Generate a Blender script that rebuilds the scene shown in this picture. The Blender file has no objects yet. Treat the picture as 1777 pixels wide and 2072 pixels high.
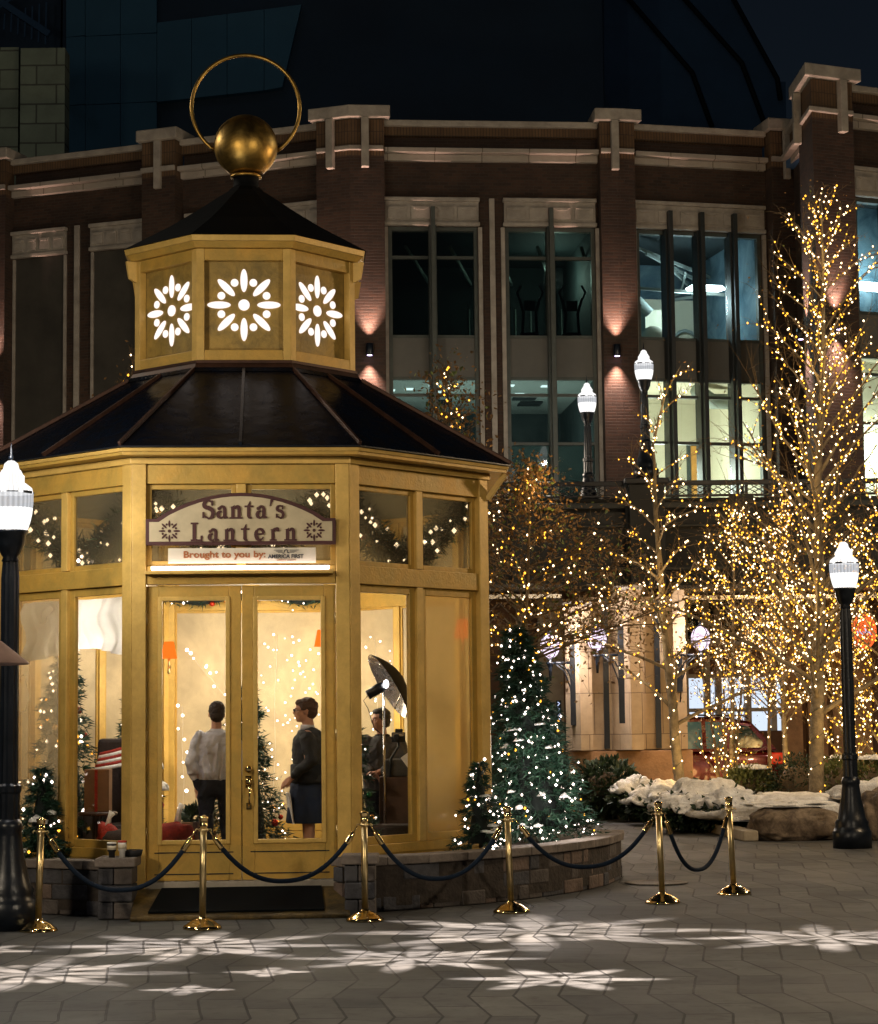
import bpy, bmesh, math, random
import numpy as np
from mathutils import Vector, Matrix
R_ = math.radians
rnd = random.Random(7)
S = bpy.context.scene
COL = S.collection

# ------------------------------------------------------------ camera
F, CX, CY, PITCH, ROLL, CAMH = 4260.0, 888.5, 1036.2, R_(5.62), 0.0115, 1.78
def W(px, py, Y):
    a = px - CX; b = CY - py
    xr = a*math.cos(ROLL) + b*math.sin(ROLL); ub = b*math.cos(ROLL) - a*math.sin(ROLL)
    d = (xr, F*math.cos(PITCH) - ub*math.sin(PITCH), F*math.sin(PITCH) + ub*math.cos(PITCH))
    t = Y/d[1]
    return Vector((d[0]*t, Y, CAMH + d[2]*t))
def ZZ(px, py, Y): return W(px, py, Y).z
def XX(px, Y, py=1400): return W(px, py, Y).x
cam = bpy.data.objects.new('camera', bpy.data.cameras.new('camera')); COL.objects.link(cam)
cam.data.sensor_width = 36; cam.data.sensor_fit = 'HORIZONTAL'
cam.data.lens = 36*F/1777.0
cam.data.clip_start = 0.1; cam.data.clip_end = 2000
f_ = Vector((0, math.cos(PITCH), math.sin(PITCH))); u0 = Vector((0, -math.sin(PITCH), math.cos(PITCH))); x0 = Vector((1, 0, 0))
u_ = u0*math.cos(ROLL) + x0*math.sin(ROLL); r_ = x0*math.cos(ROLL) - u0*math.sin(ROLL)
M = Matrix((r_, u_, -f_)).transposed().to_4x4(); M.translation = Vector((0, 0, CAMH))
cam.matrix_world = M
S.camera = cam

# ------------------------------------------------------------ sky, moon, exposure
w = bpy.data.worlds.new('World'); S.world = w; w.use_nodes = True
nt = w.node_tree; bg = nt.nodes['Background']
sky = nt.nodes.new('ShaderNodeTexSky'); sky.sky_type = 'NISHITA'; sky.sun_disc = False
sky.sun_elevation = R_(35); sky.sun_rotation = R_(200)
nt.links.new(sky.outputs[0], bg.inputs[0]); bg.inputs[1].default_value = 0.0019
sun = bpy.data.objects.new('moon_light', bpy.data.lights.new('moon_light', 'SUN')); COL.objects.link(sun)
sun.data.energy = 0.012; sun.data.angle = R_(2); sun.data.color = (.75, .85, 1)
sun.rotation_euler = (R_(55), 0, R_(-20))
S.view_settings.view_transform = 'Standard'; S.view_settings.look = 'None'
S.view_settings.exposure = 0; S.view_settings.gamma = 1
S.render.engine = 'CYCLES'
cy = S.cycles
cy.use_denoising = True
try: cy.denoiser = 'OPENIMAGEDENOISE'
except Exception: pass
cy.max_bounces = 6; cy.diffuse_bounces = 2; cy.glossy_bounces = 3; cy.transmission_bounces = 6; cy.transparent_max_bounces = 12
cy.sample_clamp_indirect = 2.0; cy.caustics_reflective = False; cy.caustics_refractive = False

def lamp(name, kind, loc, power, col=(1, .78, .55), size=.2, rot=None, spot=None, blend=.4, target=None, parent=None):
    d = bpy.data.lights.new(name, kind); d.energy = power; d.color = col
    if kind == 'AREA': d.size = size
    else: d.shadow_soft_size = size
    if kind == 'SPOT': d.spot_size = R_(spot); d.spot_blend = blend
    o = bpy.data.objects.new(name, d); COL.objects.link(o); o.location = loc
    if target is not None:
        o.rotation_euler = (Vector(target) - Vector(loc)).to_track_quat('-Z', 'Y').to_euler()
    if rot: o.rotation_euler = rot
    if parent: o.parent = parent
    return o
# unseen fill lights added behind and beside the camera
lamp('plaza_lamp_light', 'POINT', (-7.5, 9, 6.0), 1650, (1, .83, .60), .35)
lamp('plaza_lamp_light', 'POINT', (6.5, 8.5, 6.5), 1500, (1, .84, .62), .35)
lamp('plaza_lamp_light', 'POINT', (9.5, 25, 6), 1350, (1, .72, .42), .35)  # added out of frame to brighten snow, boulder and paving
lamp('terrace_lamp_light', 'POINT', (-9, 45.5, 7.4), 210, (1, .82, .62), .3)  # unseen fills added along the terrace, lighting the facade from below
lamp('terrace_lamp_light', 'POINT', (-2.6, 44.5, 7.4), 210, (1, .82, .62), .3)
lamp('terrace_lamp_light', 'POINT', (2.2, 44.2, 7.2), 130, (1, .84, .66), .3)
lamp('terrace_lamp_light', 'POINT', (10.5, 43, 7.6), 200, (1, .82, .62), .3)
lamp('street_light', 'POINT', (-12, 26, 12), 1250, (1, .90, .72), .5)  # unseen high fills added to lift the facade
lamp('street_light', 'POINT', (13, 30, 12), 850, (1, .90, .72), .5)

# ------------------------------------------------------------ materials
MATS = {}
def nodes(m):
    m.use_nodes = True; n = m.node_tree; return n, n.nodes['Principled BSDF']
def mat(name, col, rough=.6, metal=0., var=.25, vscale=3., bump=0., bscale=20., spec=.5, col2=None, emit=None, estr=0., coat=0., trans=0., dist=0., grime=0.):
    m = bpy.data.materials.new(name); n, b = nodes(m); L = n.links
    MATS[name] = m
    b.inputs['Roughness'].default_value = rough; b.inputs['Metallic'].default_value = metal
    b.inputs['Specular IOR Level'].default_value = spec; b.inputs['Coat Weight'].default_value = coat
    c = tuple(col)+(1,)
    b.inputs['Base Color'].default_value = c
    if trans: b.inputs['Transmission Weight'].default_value = trans
    if var > 0 or bump > 0:
        tc = n.nodes.new('ShaderNodeTexCoord')
    if var > 0:
        nz = n.nodes.new('ShaderNodeTexNoise'); nz.inputs['Scale'].default_value = vscale; nz.inputs['Detail'].default_value = 6; nz.inputs['Roughness'].default_value = .65
        nz.inputs['Distortion'].default_value = dist
        L.new(tc.outputs['Object'], nz.inputs['Vector'])
        r = n.nodes.new('ShaderNodeValToRGB'); L.new(nz.outputs[0], r.inputs[0])
        c2 = tuple(col2)+(1,) if col2 else tuple(x*(1-var) for x in col)+(1,)
        c1 = c if col2 else tuple(min(1, x*(1+var*.6)) for x in col)+(1,)
        r.color_ramp.elements[0].position = .36; r.color_ramp.elements[0].color = c2
        r.color_ramp.elements[1].position = .64; r.color_ramp.elements[1].color = c1
        co = r.outputs[0]
        if grime:
            n2 = n.nodes.new('ShaderNodeTexNoise'); n2.inputs['Scale'].default_value = vscale*3.1; n2.inputs['Detail'].default_value = 9; n2.inputs['Roughness'].default_value = .75; n2.inputs['Distortion'].default_value = .6
            mp = n.nodes.new('ShaderNodeMapping'); mp.inputs['Scale'].default_value = (1,1,.8); L.new(tc.outputs['Object'], mp.inputs[0]); L.new(mp.outputs[0], n2.inputs['Vector'])
            g2 = n.nodes.new('ShaderNodeMapRange'); g2.inputs[1].default_value = .38; g2.inputs[2].default_value = .56; g2.inputs[3].default_value = 1-grime; g2.inputs[4].default_value = 1; L.new(n2.outputs[0], g2.inputs[0])
            vm = n.nodes.new('ShaderNodeVectorMath'); vm.operation = 'SCALE'; L.new(co, vm.inputs[0]); L.new(g2.outputs[0], vm.inputs['Scale']); co = vm.outputs[0]
        L.new(co, b.inputs['Base Color'])
        rr = n.nodes.new('ShaderNodeMapRange'); rr.inputs[3].default_value = max(.03, rough-.1); rr.inputs[4].default_value = min(1, rough+.12)
        L.new(nz.outputs[0], rr.inputs[0]); L.new(rr.outputs[0], b.inputs['Roughness'])
    if bump > 0:
        nb = n.nodes.new('ShaderNodeTexNoise'); nb.inputs['Scale'].default_value = bscale; nb.inputs['Detail'].default_value = 5
        L.new(tc.outputs['Object'], nb.inputs['Vector'])
        bp = n.nodes.new('ShaderNodeBump'); bp.inputs['Strength'].default_value = bump; bp.inputs['Distance'].default_value = .02
        L.new(nb.outputs[0], bp.inputs['Height']); L.new(bp.outputs[0], b.inputs['Normal'])
    if emit:
        b.inputs['Emission Color'].default_value = tuple(emit)+(1,); b.inputs['Emission Strength'].default_value = estr
    return m
def emis(name, col, s, sample=True):
    m = bpy.data.materials.new(name); m.use_nodes = True; n = m.node_tree
    n.nodes.remove(n.nodes['Principled BSDF']); e = n.nodes.new('ShaderNodeEmission')
    e.inputs[0].default_value = tuple(col)+(1,); e.inputs[1].default_value = s
    n.links.new(e.outputs[0], n.nodes['Material Output'].inputs[0])
    if not sample: m.cycles.emission_sampling = 'NONE'
    MATS[name] = m; return m
def glassmat(name, tint=(.9, .95, .95), refl=.12, rough=.02, frost=0., frostcol=(.6, .55, .4)):
    m = bpy.data.materials.new(name); m.use_nodes = True; n = m.node_tree; L = n.links
    n.nodes.remove(n.nodes['Principled BSDF'])
    t = n.nodes.new('ShaderNodeBsdfTransparent'); t.inputs[0].default_value = tuple(tint)+(1,)
    g = n.nodes.new('ShaderNodeBsdfGlossy'); g.inputs['Roughness'].default_value = rough
    lw = n.nodes.new('ShaderNodeLayerWeight'); pw5 = n.nodes.new('ShaderNodeMath'); pw5.operation = 'POWER'; pw5.inputs[1].default_value = 4.5; L.new(lw.outputs['Facing'], pw5.inputs[0])
    mr = n.nodes.new('ShaderNodeMath'); mr.operation = 'MULTIPLY_ADD'; mr.inputs[1].default_value = .8; mr.inputs[2].default_value = refl; L.new(pw5.outputs[0], mr.inputs[0])
    mx = n.nodes.new('ShaderNodeMixShader'); L.new(mr.outputs[0], mx.inputs[0]); L.new(t.outputs[0], mx.inputs[1]); L.new(g.outputs[0], mx.inputs[2])
    out = mx.outputs[0]
    if frost > 0:
        d = n.nodes.new('ShaderNodeBsdfDiffuse'); d.inputs[0].default_value = tuple(frostcol)+(1,)
        tl = n.nodes.new('ShaderNodeBsdfTranslucent'); tl.inputs[0].default_value = tuple(frostcol)+(1,)
        m1 = n.nodes.new('ShaderNodeMixShader'); m1.inputs[0].default_value = .6; L.new(d.outputs[0], m1.inputs[1]); L.new(tl.outputs[0], m1.inputs[2])
        tc = n.nodes.new('ShaderNodeTexCoord'); nz = n.nodes.new('ShaderNodeTexNoise'); nz.inputs['Scale'].default_value = 2.2; nz.inputs['Detail'].default_value = 4
        L.new(tc.outputs['Object'], nz.inputs['Vector'])
        mm = n.nodes.new('ShaderNodeMapRange'); mm.inputs[3].default_value = max(0, frost-.15); mm.inputs[4].default_value = min(1, frost+.15); L.new(nz.outputs[0], mm.inputs[0])
        m2 = n.nodes.new('ShaderNodeMixShader'); L.new(mm.outputs[0], m2.inputs[0]); L.new(out, m2.inputs[1]); L.new(m1.outputs[0], m2.inputs[2]); out = m2.outputs[0]
    L.new(out, n.nodes['Material Output'].inputs[0])
    MATS[name] = m; return m
def brickmat(name, c1, c2, mortar, bw, rh, ms=.01, rough=.85, rot=False, zig=0., bump=.4, off=.5, zp=1, noise=.3, nscale=1.5, mbias=0., squash=1.):
    m = bpy.data.materials.new(name); n, b = nodes(m); L = n.links; MATS[name] = m
    uv = n.nodes.new('ShaderNodeUVMap')
    sep = n.nodes.new('ShaderNodeSeparateXYZ'); L.new(uv.outputs[0], sep.inputs[0])
    comb = n.nodes.new('ShaderNodeCombineXYZ')
    u, v = sep.outputs[0], sep.outputs[1]
    if rot: u, v = v, u
    if zig:
        pp = n.nodes.new('ShaderNodeMath'); pp.operation = 'PINGPONG'; pp.inputs[1].default_value = bw*zp/2; L.new(u, pp.inputs[0])
        ml = n.nodes.new('ShaderNodeMath'); ml.operation = 'MULTIPLY_ADD'; ml.inputs[1].default_value = zig/(bw*zp/2); L.new(pp.outputs[0], ml.inputs[0]); L.new(v, ml.inputs[2]); v = ml.outputs[0]
    L.new(u, comb.inputs[0]); L.new(v, comb.inputs[1])
    wn = n.nodes.new('ShaderNodeTexNoise'); wn.inputs['Scale'].default_value = 2.5; L.new(uv.outputs[0], wn.inputs['Vector'])
    wob = n.nodes.new('ShaderNodeVectorMath'); wob.operation = 'MULTIPLY_ADD'; wob.inputs[1].default_value = (min(rh*.12, .018),)*3
    L.new(wn.outputs['Color'], wob.inputs[0]); L.new(comb.outputs[0], wob.inputs[2])
    br = n.nodes.new('ShaderNodeTexBrick'); L.new(wob.outputs[0], br.inputs['Vector'])
    br.offset = off; br.squash = squash
    br.inputs['Scale'].default_value = 1; br.inputs['Brick Width'].default_value = bw; br.inputs['Row Height'].default_value = rh
    br.inputs['Mortar Size'].default_value = ms; br.inputs['Mortar Smooth'].default_value = .3; br.inputs['Bias'].default_value = mbias
    for k, c in ((1, c1), (2, c2), (3, mortar)): br.inputs[k].default_value = tuple(c)+(1,)
    nz = n.nodes.new('ShaderNodeTexNoise'); nz.inputs['Scale'].default_value = nscale; nz.inputs['Detail'].default_value = 7; nz.inputs['Roughness'].default_value = .7
    L.new(uv.outputs[0], nz.inputs['Vector'])
    mr = n.nodes.new('ShaderNodeMapRange'); mr.inputs[1].default_value = .3; mr.inputs[2].default_value = .7; mr.inputs[3].default_value = 1-noise; mr.inputs[4].default_value = 1+noise*.7; L.new(nz.outputs[0], mr.inputs[0])
    mx = n.nodes.new('ShaderNodeVectorMath'); mx.operation = 'MULTIPLY'; L.new(br.outputs[0], mx.inputs[0]); L.new(mr.outputs[0], mx.inputs[1])
    co = mx.outputs[0]
    if zp > 1:
        for sc_, lo, hi, dk in ((.55, .40, .56, .62), (6.0, .36, .47, .72)):
            st = n.nodes.new('ShaderNodeTexNoise'); st.inputs['Scale'].default_value = sc_; st.inputs['Detail'].default_value = 8; st.inputs['Roughness'].default_value = .62; st.inputs['Distortion'].default_value = .7
            L.new(uv.outputs[0], st.inputs['Vector']); sr = n.nodes.new('ShaderNodeMapRange'); sr.inputs[1].default_value = lo; sr.inputs[2].default_value = hi; sr.inputs[3].default_value = dk; sr.inputs[4].default_value = 1.06; L.new(st.outputs[0], sr.inputs[0])
            vm = n.nodes.new('ShaderNodeVectorMath'); vm.operation = 'SCALE'; L.new(co, vm.inputs[0]); L.new(sr.outputs[0], vm.inputs['Scale']); co = vm.outputs[0]
            if sc_ < 1: rg_ = n.nodes.new('ShaderNodeMapRange'); rg_.inputs[1].default_value = lo; rg_.inputs[2].default_value = hi; rg_.inputs[3].default_value = .66; rg_.inputs[4].default_value = .85; L.new(st.outputs[0], rg_.inputs[0]); L.new(rg_.outputs[0], b.inputs['Roughness'])
    L.new(co, b.inputs['Base Color'])
    if zp == 1: b.inputs['Roughness'].default_value = rough
    bp = n.nodes.new('ShaderNodeBump'); bp.inputs['Strength'].default_value = bump; bp.inputs['Distance'].default_value = .012; bp.invert = True
    ad = n.nodes.new('ShaderNodeMath'); ad.operation = 'MULTIPLY_ADD'; ad.inputs[1].default_value = -.35; L.new(nz.outputs[0], ad.inputs[0]); L.new(br.outputs[1], ad.inputs[2])
    L.new(ad.outputs[0], bp.inputs['Height']); L.new(bp.outputs[0], b.inputs['Normal'])
    return m

mat('gold', (.58, .335, .060), .48, .15, .2, 2.6, .2, 40, col2=(.44, .285, .06), dist=.8, grime=.14)
mat('gold_dull', (.44, .28, .06), .55, .1, .2, 2.6, .2, 40, col2=(.27, .185, .05), dist=.8, grime=.3)
mat('gold_worn', (.20, .125, .030), .6, .1, .3, 3, .2, 40, col2=(.07, .05, .02), grime=.5)  # mottled gold, darkened to put the ramp's shade into its colour
mat('gold_light', (.70, .45, .115), .45, .15, .2, 3, .15, 40, col2=(.54, .345, .085), grime=.10)
mat('gold_metal', (.60, .37, .09), .40, 1., .3, 4.5, .08, 30, col2=(.24, .15, .045), dist=.8)
mat('brass', (.78, .58, .26), .13, 1., .08, 6)
mat('brass_worn', (.78, .60, .30), .32, 1., .15, 8)
mat('roof_metal', (.002, .0045, .011), .25, .0, .5, 3.4, .30, 5, col2=(.006, .0055, .006), dist=1.5, spec=.07)
mat('roof_black', (.0015, .002, .003), .7, 0, .3, 2, spec=.10)
mat('copper', (.060, .026, .015), .5, .5, .4, 6)
mat('black_metal', (.006, .009, .015), .32, .0, .3, 8, .1, 30, spec=.35)
mat('black_matte', (.012, .012, .014), .8, 0, .2, 8)
mat('rope_velvet', (.006, .014, .030), .8, 0, .2, 30, .3, 200, spec=.2)
mat('rubber', (.003, .004, .005), .9, 0, .3, 10, .4, 150, spec=.12)
brickmat('brick', (.062, .031, .018), (.034, .019, .012), (.048, .036, .026), .22, .075, .008, noise=.45, nscale=.6, bump=.6)
brickmat('brick_soldier', (.13, .075, .035), (.10, .055, .026), (.05, .032, .02), .075, .30, .010, noise=.35, nscale=.9, off=0)
brickmat('brick_dark', (.050, .026, .017), (.035, .020, .014), (.05, .035, .028), .22, .075, .008, noise=.4, nscale=.8)
mat('limestone', (.36, .32, .27), .8, 0, .25, 2.5, .3, 15)
brickmat('limestone_blocks', (.38, .33, .28), (.34, .30, .25), (.16, .13, .10), 1.15, 3.0, .014, noise=.25, nscale=1.2, off=0, bump=.3)
brickmat('sandstone', (.47, .35, .23), (.40, .30, .19), (.17, .12, .08), .62, .74, .008, noise=.16, nscale=5, bump=.25)
mat('sandstone_base', (.34, .20, .11), .85, 0, .3, 3, .5, 20)
brickmat('beige_block', (.30, .36, .28), (.25, .30, .24), (.12, .13, .11), 1.2, .6, .03, noise=.3, nscale=.5)
brickmat('wall_block', (.16, .135, .115), (.075, .070, .075), (.015, .014, .014), .36, .148, .010, noise=.5, nscale=3, bump=1.0, mbias=-.1)
mat('wall_cap', (.20, .165, .14), .9, 0, .35, 4, .8, 18)
brickmat('pavers', (.088, .086, .080), (.044, .045, .046), (.006, .006, .006), .92, .29, .010, rot=True, zig=.13, zp=2, noise=.45, nscale=1.3, bump=.6, rough=.75)
mat('concrete', (.34, .30, .24), .85, 0, .2, 4, .4, 30)
mat('kerb_stone', (.42, .36, .27), .85, 0, .2, 4, .4, 20)
mat('boulder', (.27, .21, .15), .9, 0, .5, 3.0, 1.0, 9, col2=(.11, .08, .06), dist=.8, grime=.5)
mat('snow', (.90, .89, .88), .9, 0, .28, 7, 1.0, 45, grime=.15)
mat('soil', (.05, .038, .03), .95, 0, .4, 8, .8, 20)
mat('frame_green', (.075, .085, .075), .5, .3, .2, 4)
mat('frame_dark', (.022, .026, .026), .5, .2, .2, 4)
mat('spandrel', (.11, .105, .09), .6, 0, .12, 1.5)
mat('blind_panel', (.050, .045, .035), .8, 0, .35, .8)
mat('terrace_dark', (.022, .024, .024), .7, 0, .4, 1.5)
mat('silver', (.62, .56, .48), .25, .8, .15, 2, .2, 3)
mat('tower_dark', (.020, .055, .11), .6, 0, .2, .2)
mat('tower_panel', (.060, .20, .34), .6, 0, .12, .2)
mat('tower_roof', (.05, .12, .24), .8, 0, .2, .2)
mat('joint', (.004, .008, .012), .8, 0, 0)
mat('bark_pale', (.22, .18, .12), .85, 0, .45, 6, .8, 25, col2=(.10, .08, .055))
mat('twig', (.12, .08, .04), .8, 0, .3, 6)
mat('twig_dark', (.10, .07, .04), .8, 0, .3, 6)
mat('wire', (.01, .02, .012), .6, 0, 0)
mat('leaf_brown', (.20, .11, .035), .7, 0, .4, 6)
mat('leaf_green', (.10, .14, .025), .6, 0, .4, 6)
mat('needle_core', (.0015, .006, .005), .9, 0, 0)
mat('needles', (.012, .058, .026), .6, 0, .5, 9, col2=(.004, .022, .015))
mat('shrub_leaf', (.030, .060, .022), .55, 0, .5, 7, col2=(.010, .024, .012))
mat('shrub_light', (.11, .13, .035), .6, 0, .5, 7)
emis('bulb_white', (1, .82, .72), 7, False)
emis('bulb_amber', (1, .44, .04), 3.4, False)
emis('bulb_tree', (1, .70, .38), 7, False)
emis('flake_light', (1, .86, .80), 1.25)
emis('globe_glow', (1, .97, .93), 26)
emis('globe_band', (.95, .97, 1), .62, False)
emis('globe_shop', (1, .80, 1), 1.5, False)
emis('strip_glow', (1, .86, .90), 11)
emis('tube_glow', (.93, .97, 1), 14)
emis('downlight_glow', (.85, .97, 1), 4, False)
emis('shop_glow', (.70, .80, .95), 1.1)
emis('shade_glow', (1, .17, .015), 1.5, False)
emis('flash_glow', (1, .95, .97), 30)
emis('neon_red', (1, .14, .03), 1.4, False)
emis('neon_blue', (.6, .7, 1), 1.1, False)
emis('sconce_glow', (.75, .6, 1), 6, False)
glassmat('glass_clear', (.97, .97, .95), .05)
glassmat('glass_dark', (.50, .56, .54), .05)
glassmat('glass_lit', (.80, .90, .90), .05)
glassmat('film', (.5,.6,.6), .05, .2, .6, (.22,.26,.25))
glassmat('glass_frost_soft', (.85, .8, .68), .05, .1, .30, (.62, .52, .36))
glassmat('glass_frost', (.85, .76, .55), .05, .2, .50, (.50, .38, .19))
glassmat('glass_transom', (.85, .8, .65), .03, .1, .44, (.20, .17, .11))
def reflectionmat():  # bright sheet standing in for the reflection on the left panes
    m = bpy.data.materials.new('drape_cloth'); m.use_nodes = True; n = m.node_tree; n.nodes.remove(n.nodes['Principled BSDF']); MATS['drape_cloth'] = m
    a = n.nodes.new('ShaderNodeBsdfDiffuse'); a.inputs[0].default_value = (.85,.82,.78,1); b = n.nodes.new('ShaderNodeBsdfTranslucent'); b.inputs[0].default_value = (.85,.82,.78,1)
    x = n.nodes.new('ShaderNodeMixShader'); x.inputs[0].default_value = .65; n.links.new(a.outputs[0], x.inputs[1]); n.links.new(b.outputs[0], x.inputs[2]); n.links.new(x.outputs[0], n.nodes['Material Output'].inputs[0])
reflectionmat()
mat('back_pane', (.64, .50, .31), .6, 0, .18, 1.1, col2=(.40, .32, .20), dist=.4, grime=.05)
mat('int_floor', (.10, .06, .035), .5, 0, .3, 4)
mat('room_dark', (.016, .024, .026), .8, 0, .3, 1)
mat('room_grey', (.28, .32, .30), .8, 0, .1, 1)
mat('room_cream', (.72, .66, .50), .8, 0, .08, 1)
mat('room_mural', (.05, .11, .15), .6, 0, .6, .8, col2=(.16, .24, .28), dist=2)
mat('room_teal', (.02, .04, .045), .6, 0, .4, .7, col2=(.07, .09, .09), dist=2)
mat('door_orange', (.62, .30, .07), .5, 0, .2, 4)
mat('shop_brown', (.12, .06, .035), .8, 0, .3, 1.5)
mat('sign_face', (.50, .41, .25), .6, 0, .12, 6)
mat('sign_maroon', (.060, .014, .012), .55, 0, .15, 8)
mat('sign_white', (.66, .58, .44), .6, 0, 0)
mat('sign_orange', (.36, .12, .035), .6, 0, 0)
mat('sign_grey', (.035, .035, .04), .6, 0, 0)
mat('skin', (.62, .32, .21), .55, 0, .08, 12)
mat('hair_dark', (.030, .017, .012), .6, 0, .3, 40, .5, 90)
mat('hair_brown', (.085, .040, .022), .6, 0, .3, 40, .5, 90)
mat('hair_grey', (.10, .09, .085), .6, 0, .4, 20, .5, 90, col2=(.03, .025, .022))
mat('shirt_white', (.62, .60, .64), .85, 0, .1, 14, .8, 9)
mat('trouser_navy', (.010, .014, .028), .85, 0, .2, 10, .4, 12)
mat('jacket_charcoal', (.040, .042, .046), .85, 0, .2, 10, .5, 10)
mat('jacket_band', (.010, .013, .020), .85, 0, .2, 10, .5, 10)
mat('skirt_navy', (.010, .022, .060), .8, 0, .2, 10, .5, 9)
mat('jacket_grey', (.085, .080, .078), .85, 0, .25, 10, .6, 9)
mat('fur_dark', (.018, .016, .018), .9, 0, .3, 30, 1, 60)
mat('bauble_red', (.45, .03, .01), .12, .7, 0)
mat('bauble_gold', (.7, .42, .12), .12, .9, 0)
mat('bauble_green', (.02, .12, .05), .12, .7, 0)
mat('cloth_red', (.36, .025, .012), .8, 0, .2, 20, .5, 40)
mat('cloth_white', (.86, .82, .78), .85, 0, .1, 20, .5, 30)
mat('upholstery', (.035, .022, .020), .8, 0, .3, 12, .3, 40)
mat('cardboard', (.22, .11, .05), .8, 0, .15, 8)
mat('wood_dark', (.070, .032, .020), .5, 0, .3, 6)
mat('reflector', (.75, .72, .72), .25, .8, .15, 8)
mat('chrome', (.8, .8, .8), .1, 1, 0)
mat('car_red', (.14, .007, .006), .18, .3, .1, 3, coat=.8)
mat('tyre', (.012, .012, .012), .85, 0, .2, 20)
mat('car_glass', (.02, .05, .055), .05, 0, 0, spec=.8)
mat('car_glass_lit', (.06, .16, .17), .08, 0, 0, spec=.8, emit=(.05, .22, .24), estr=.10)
mat('tail_red', (.8, .03, .01), .2, 0, 0, emit=(1, .05, .01), estr=.12)
mat('plastic_white', (.8, .78, .75), .4, 0, 0)
mat('plastic_red', (.55, .05, .03), .4, 0, 0)
mat('heater_shade', (.34, .22, .19), .6, .1, .15, 6)
mat('cast_iron', (.13, .11, .09), .7, .4, .3, 6, .5, 40)

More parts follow.
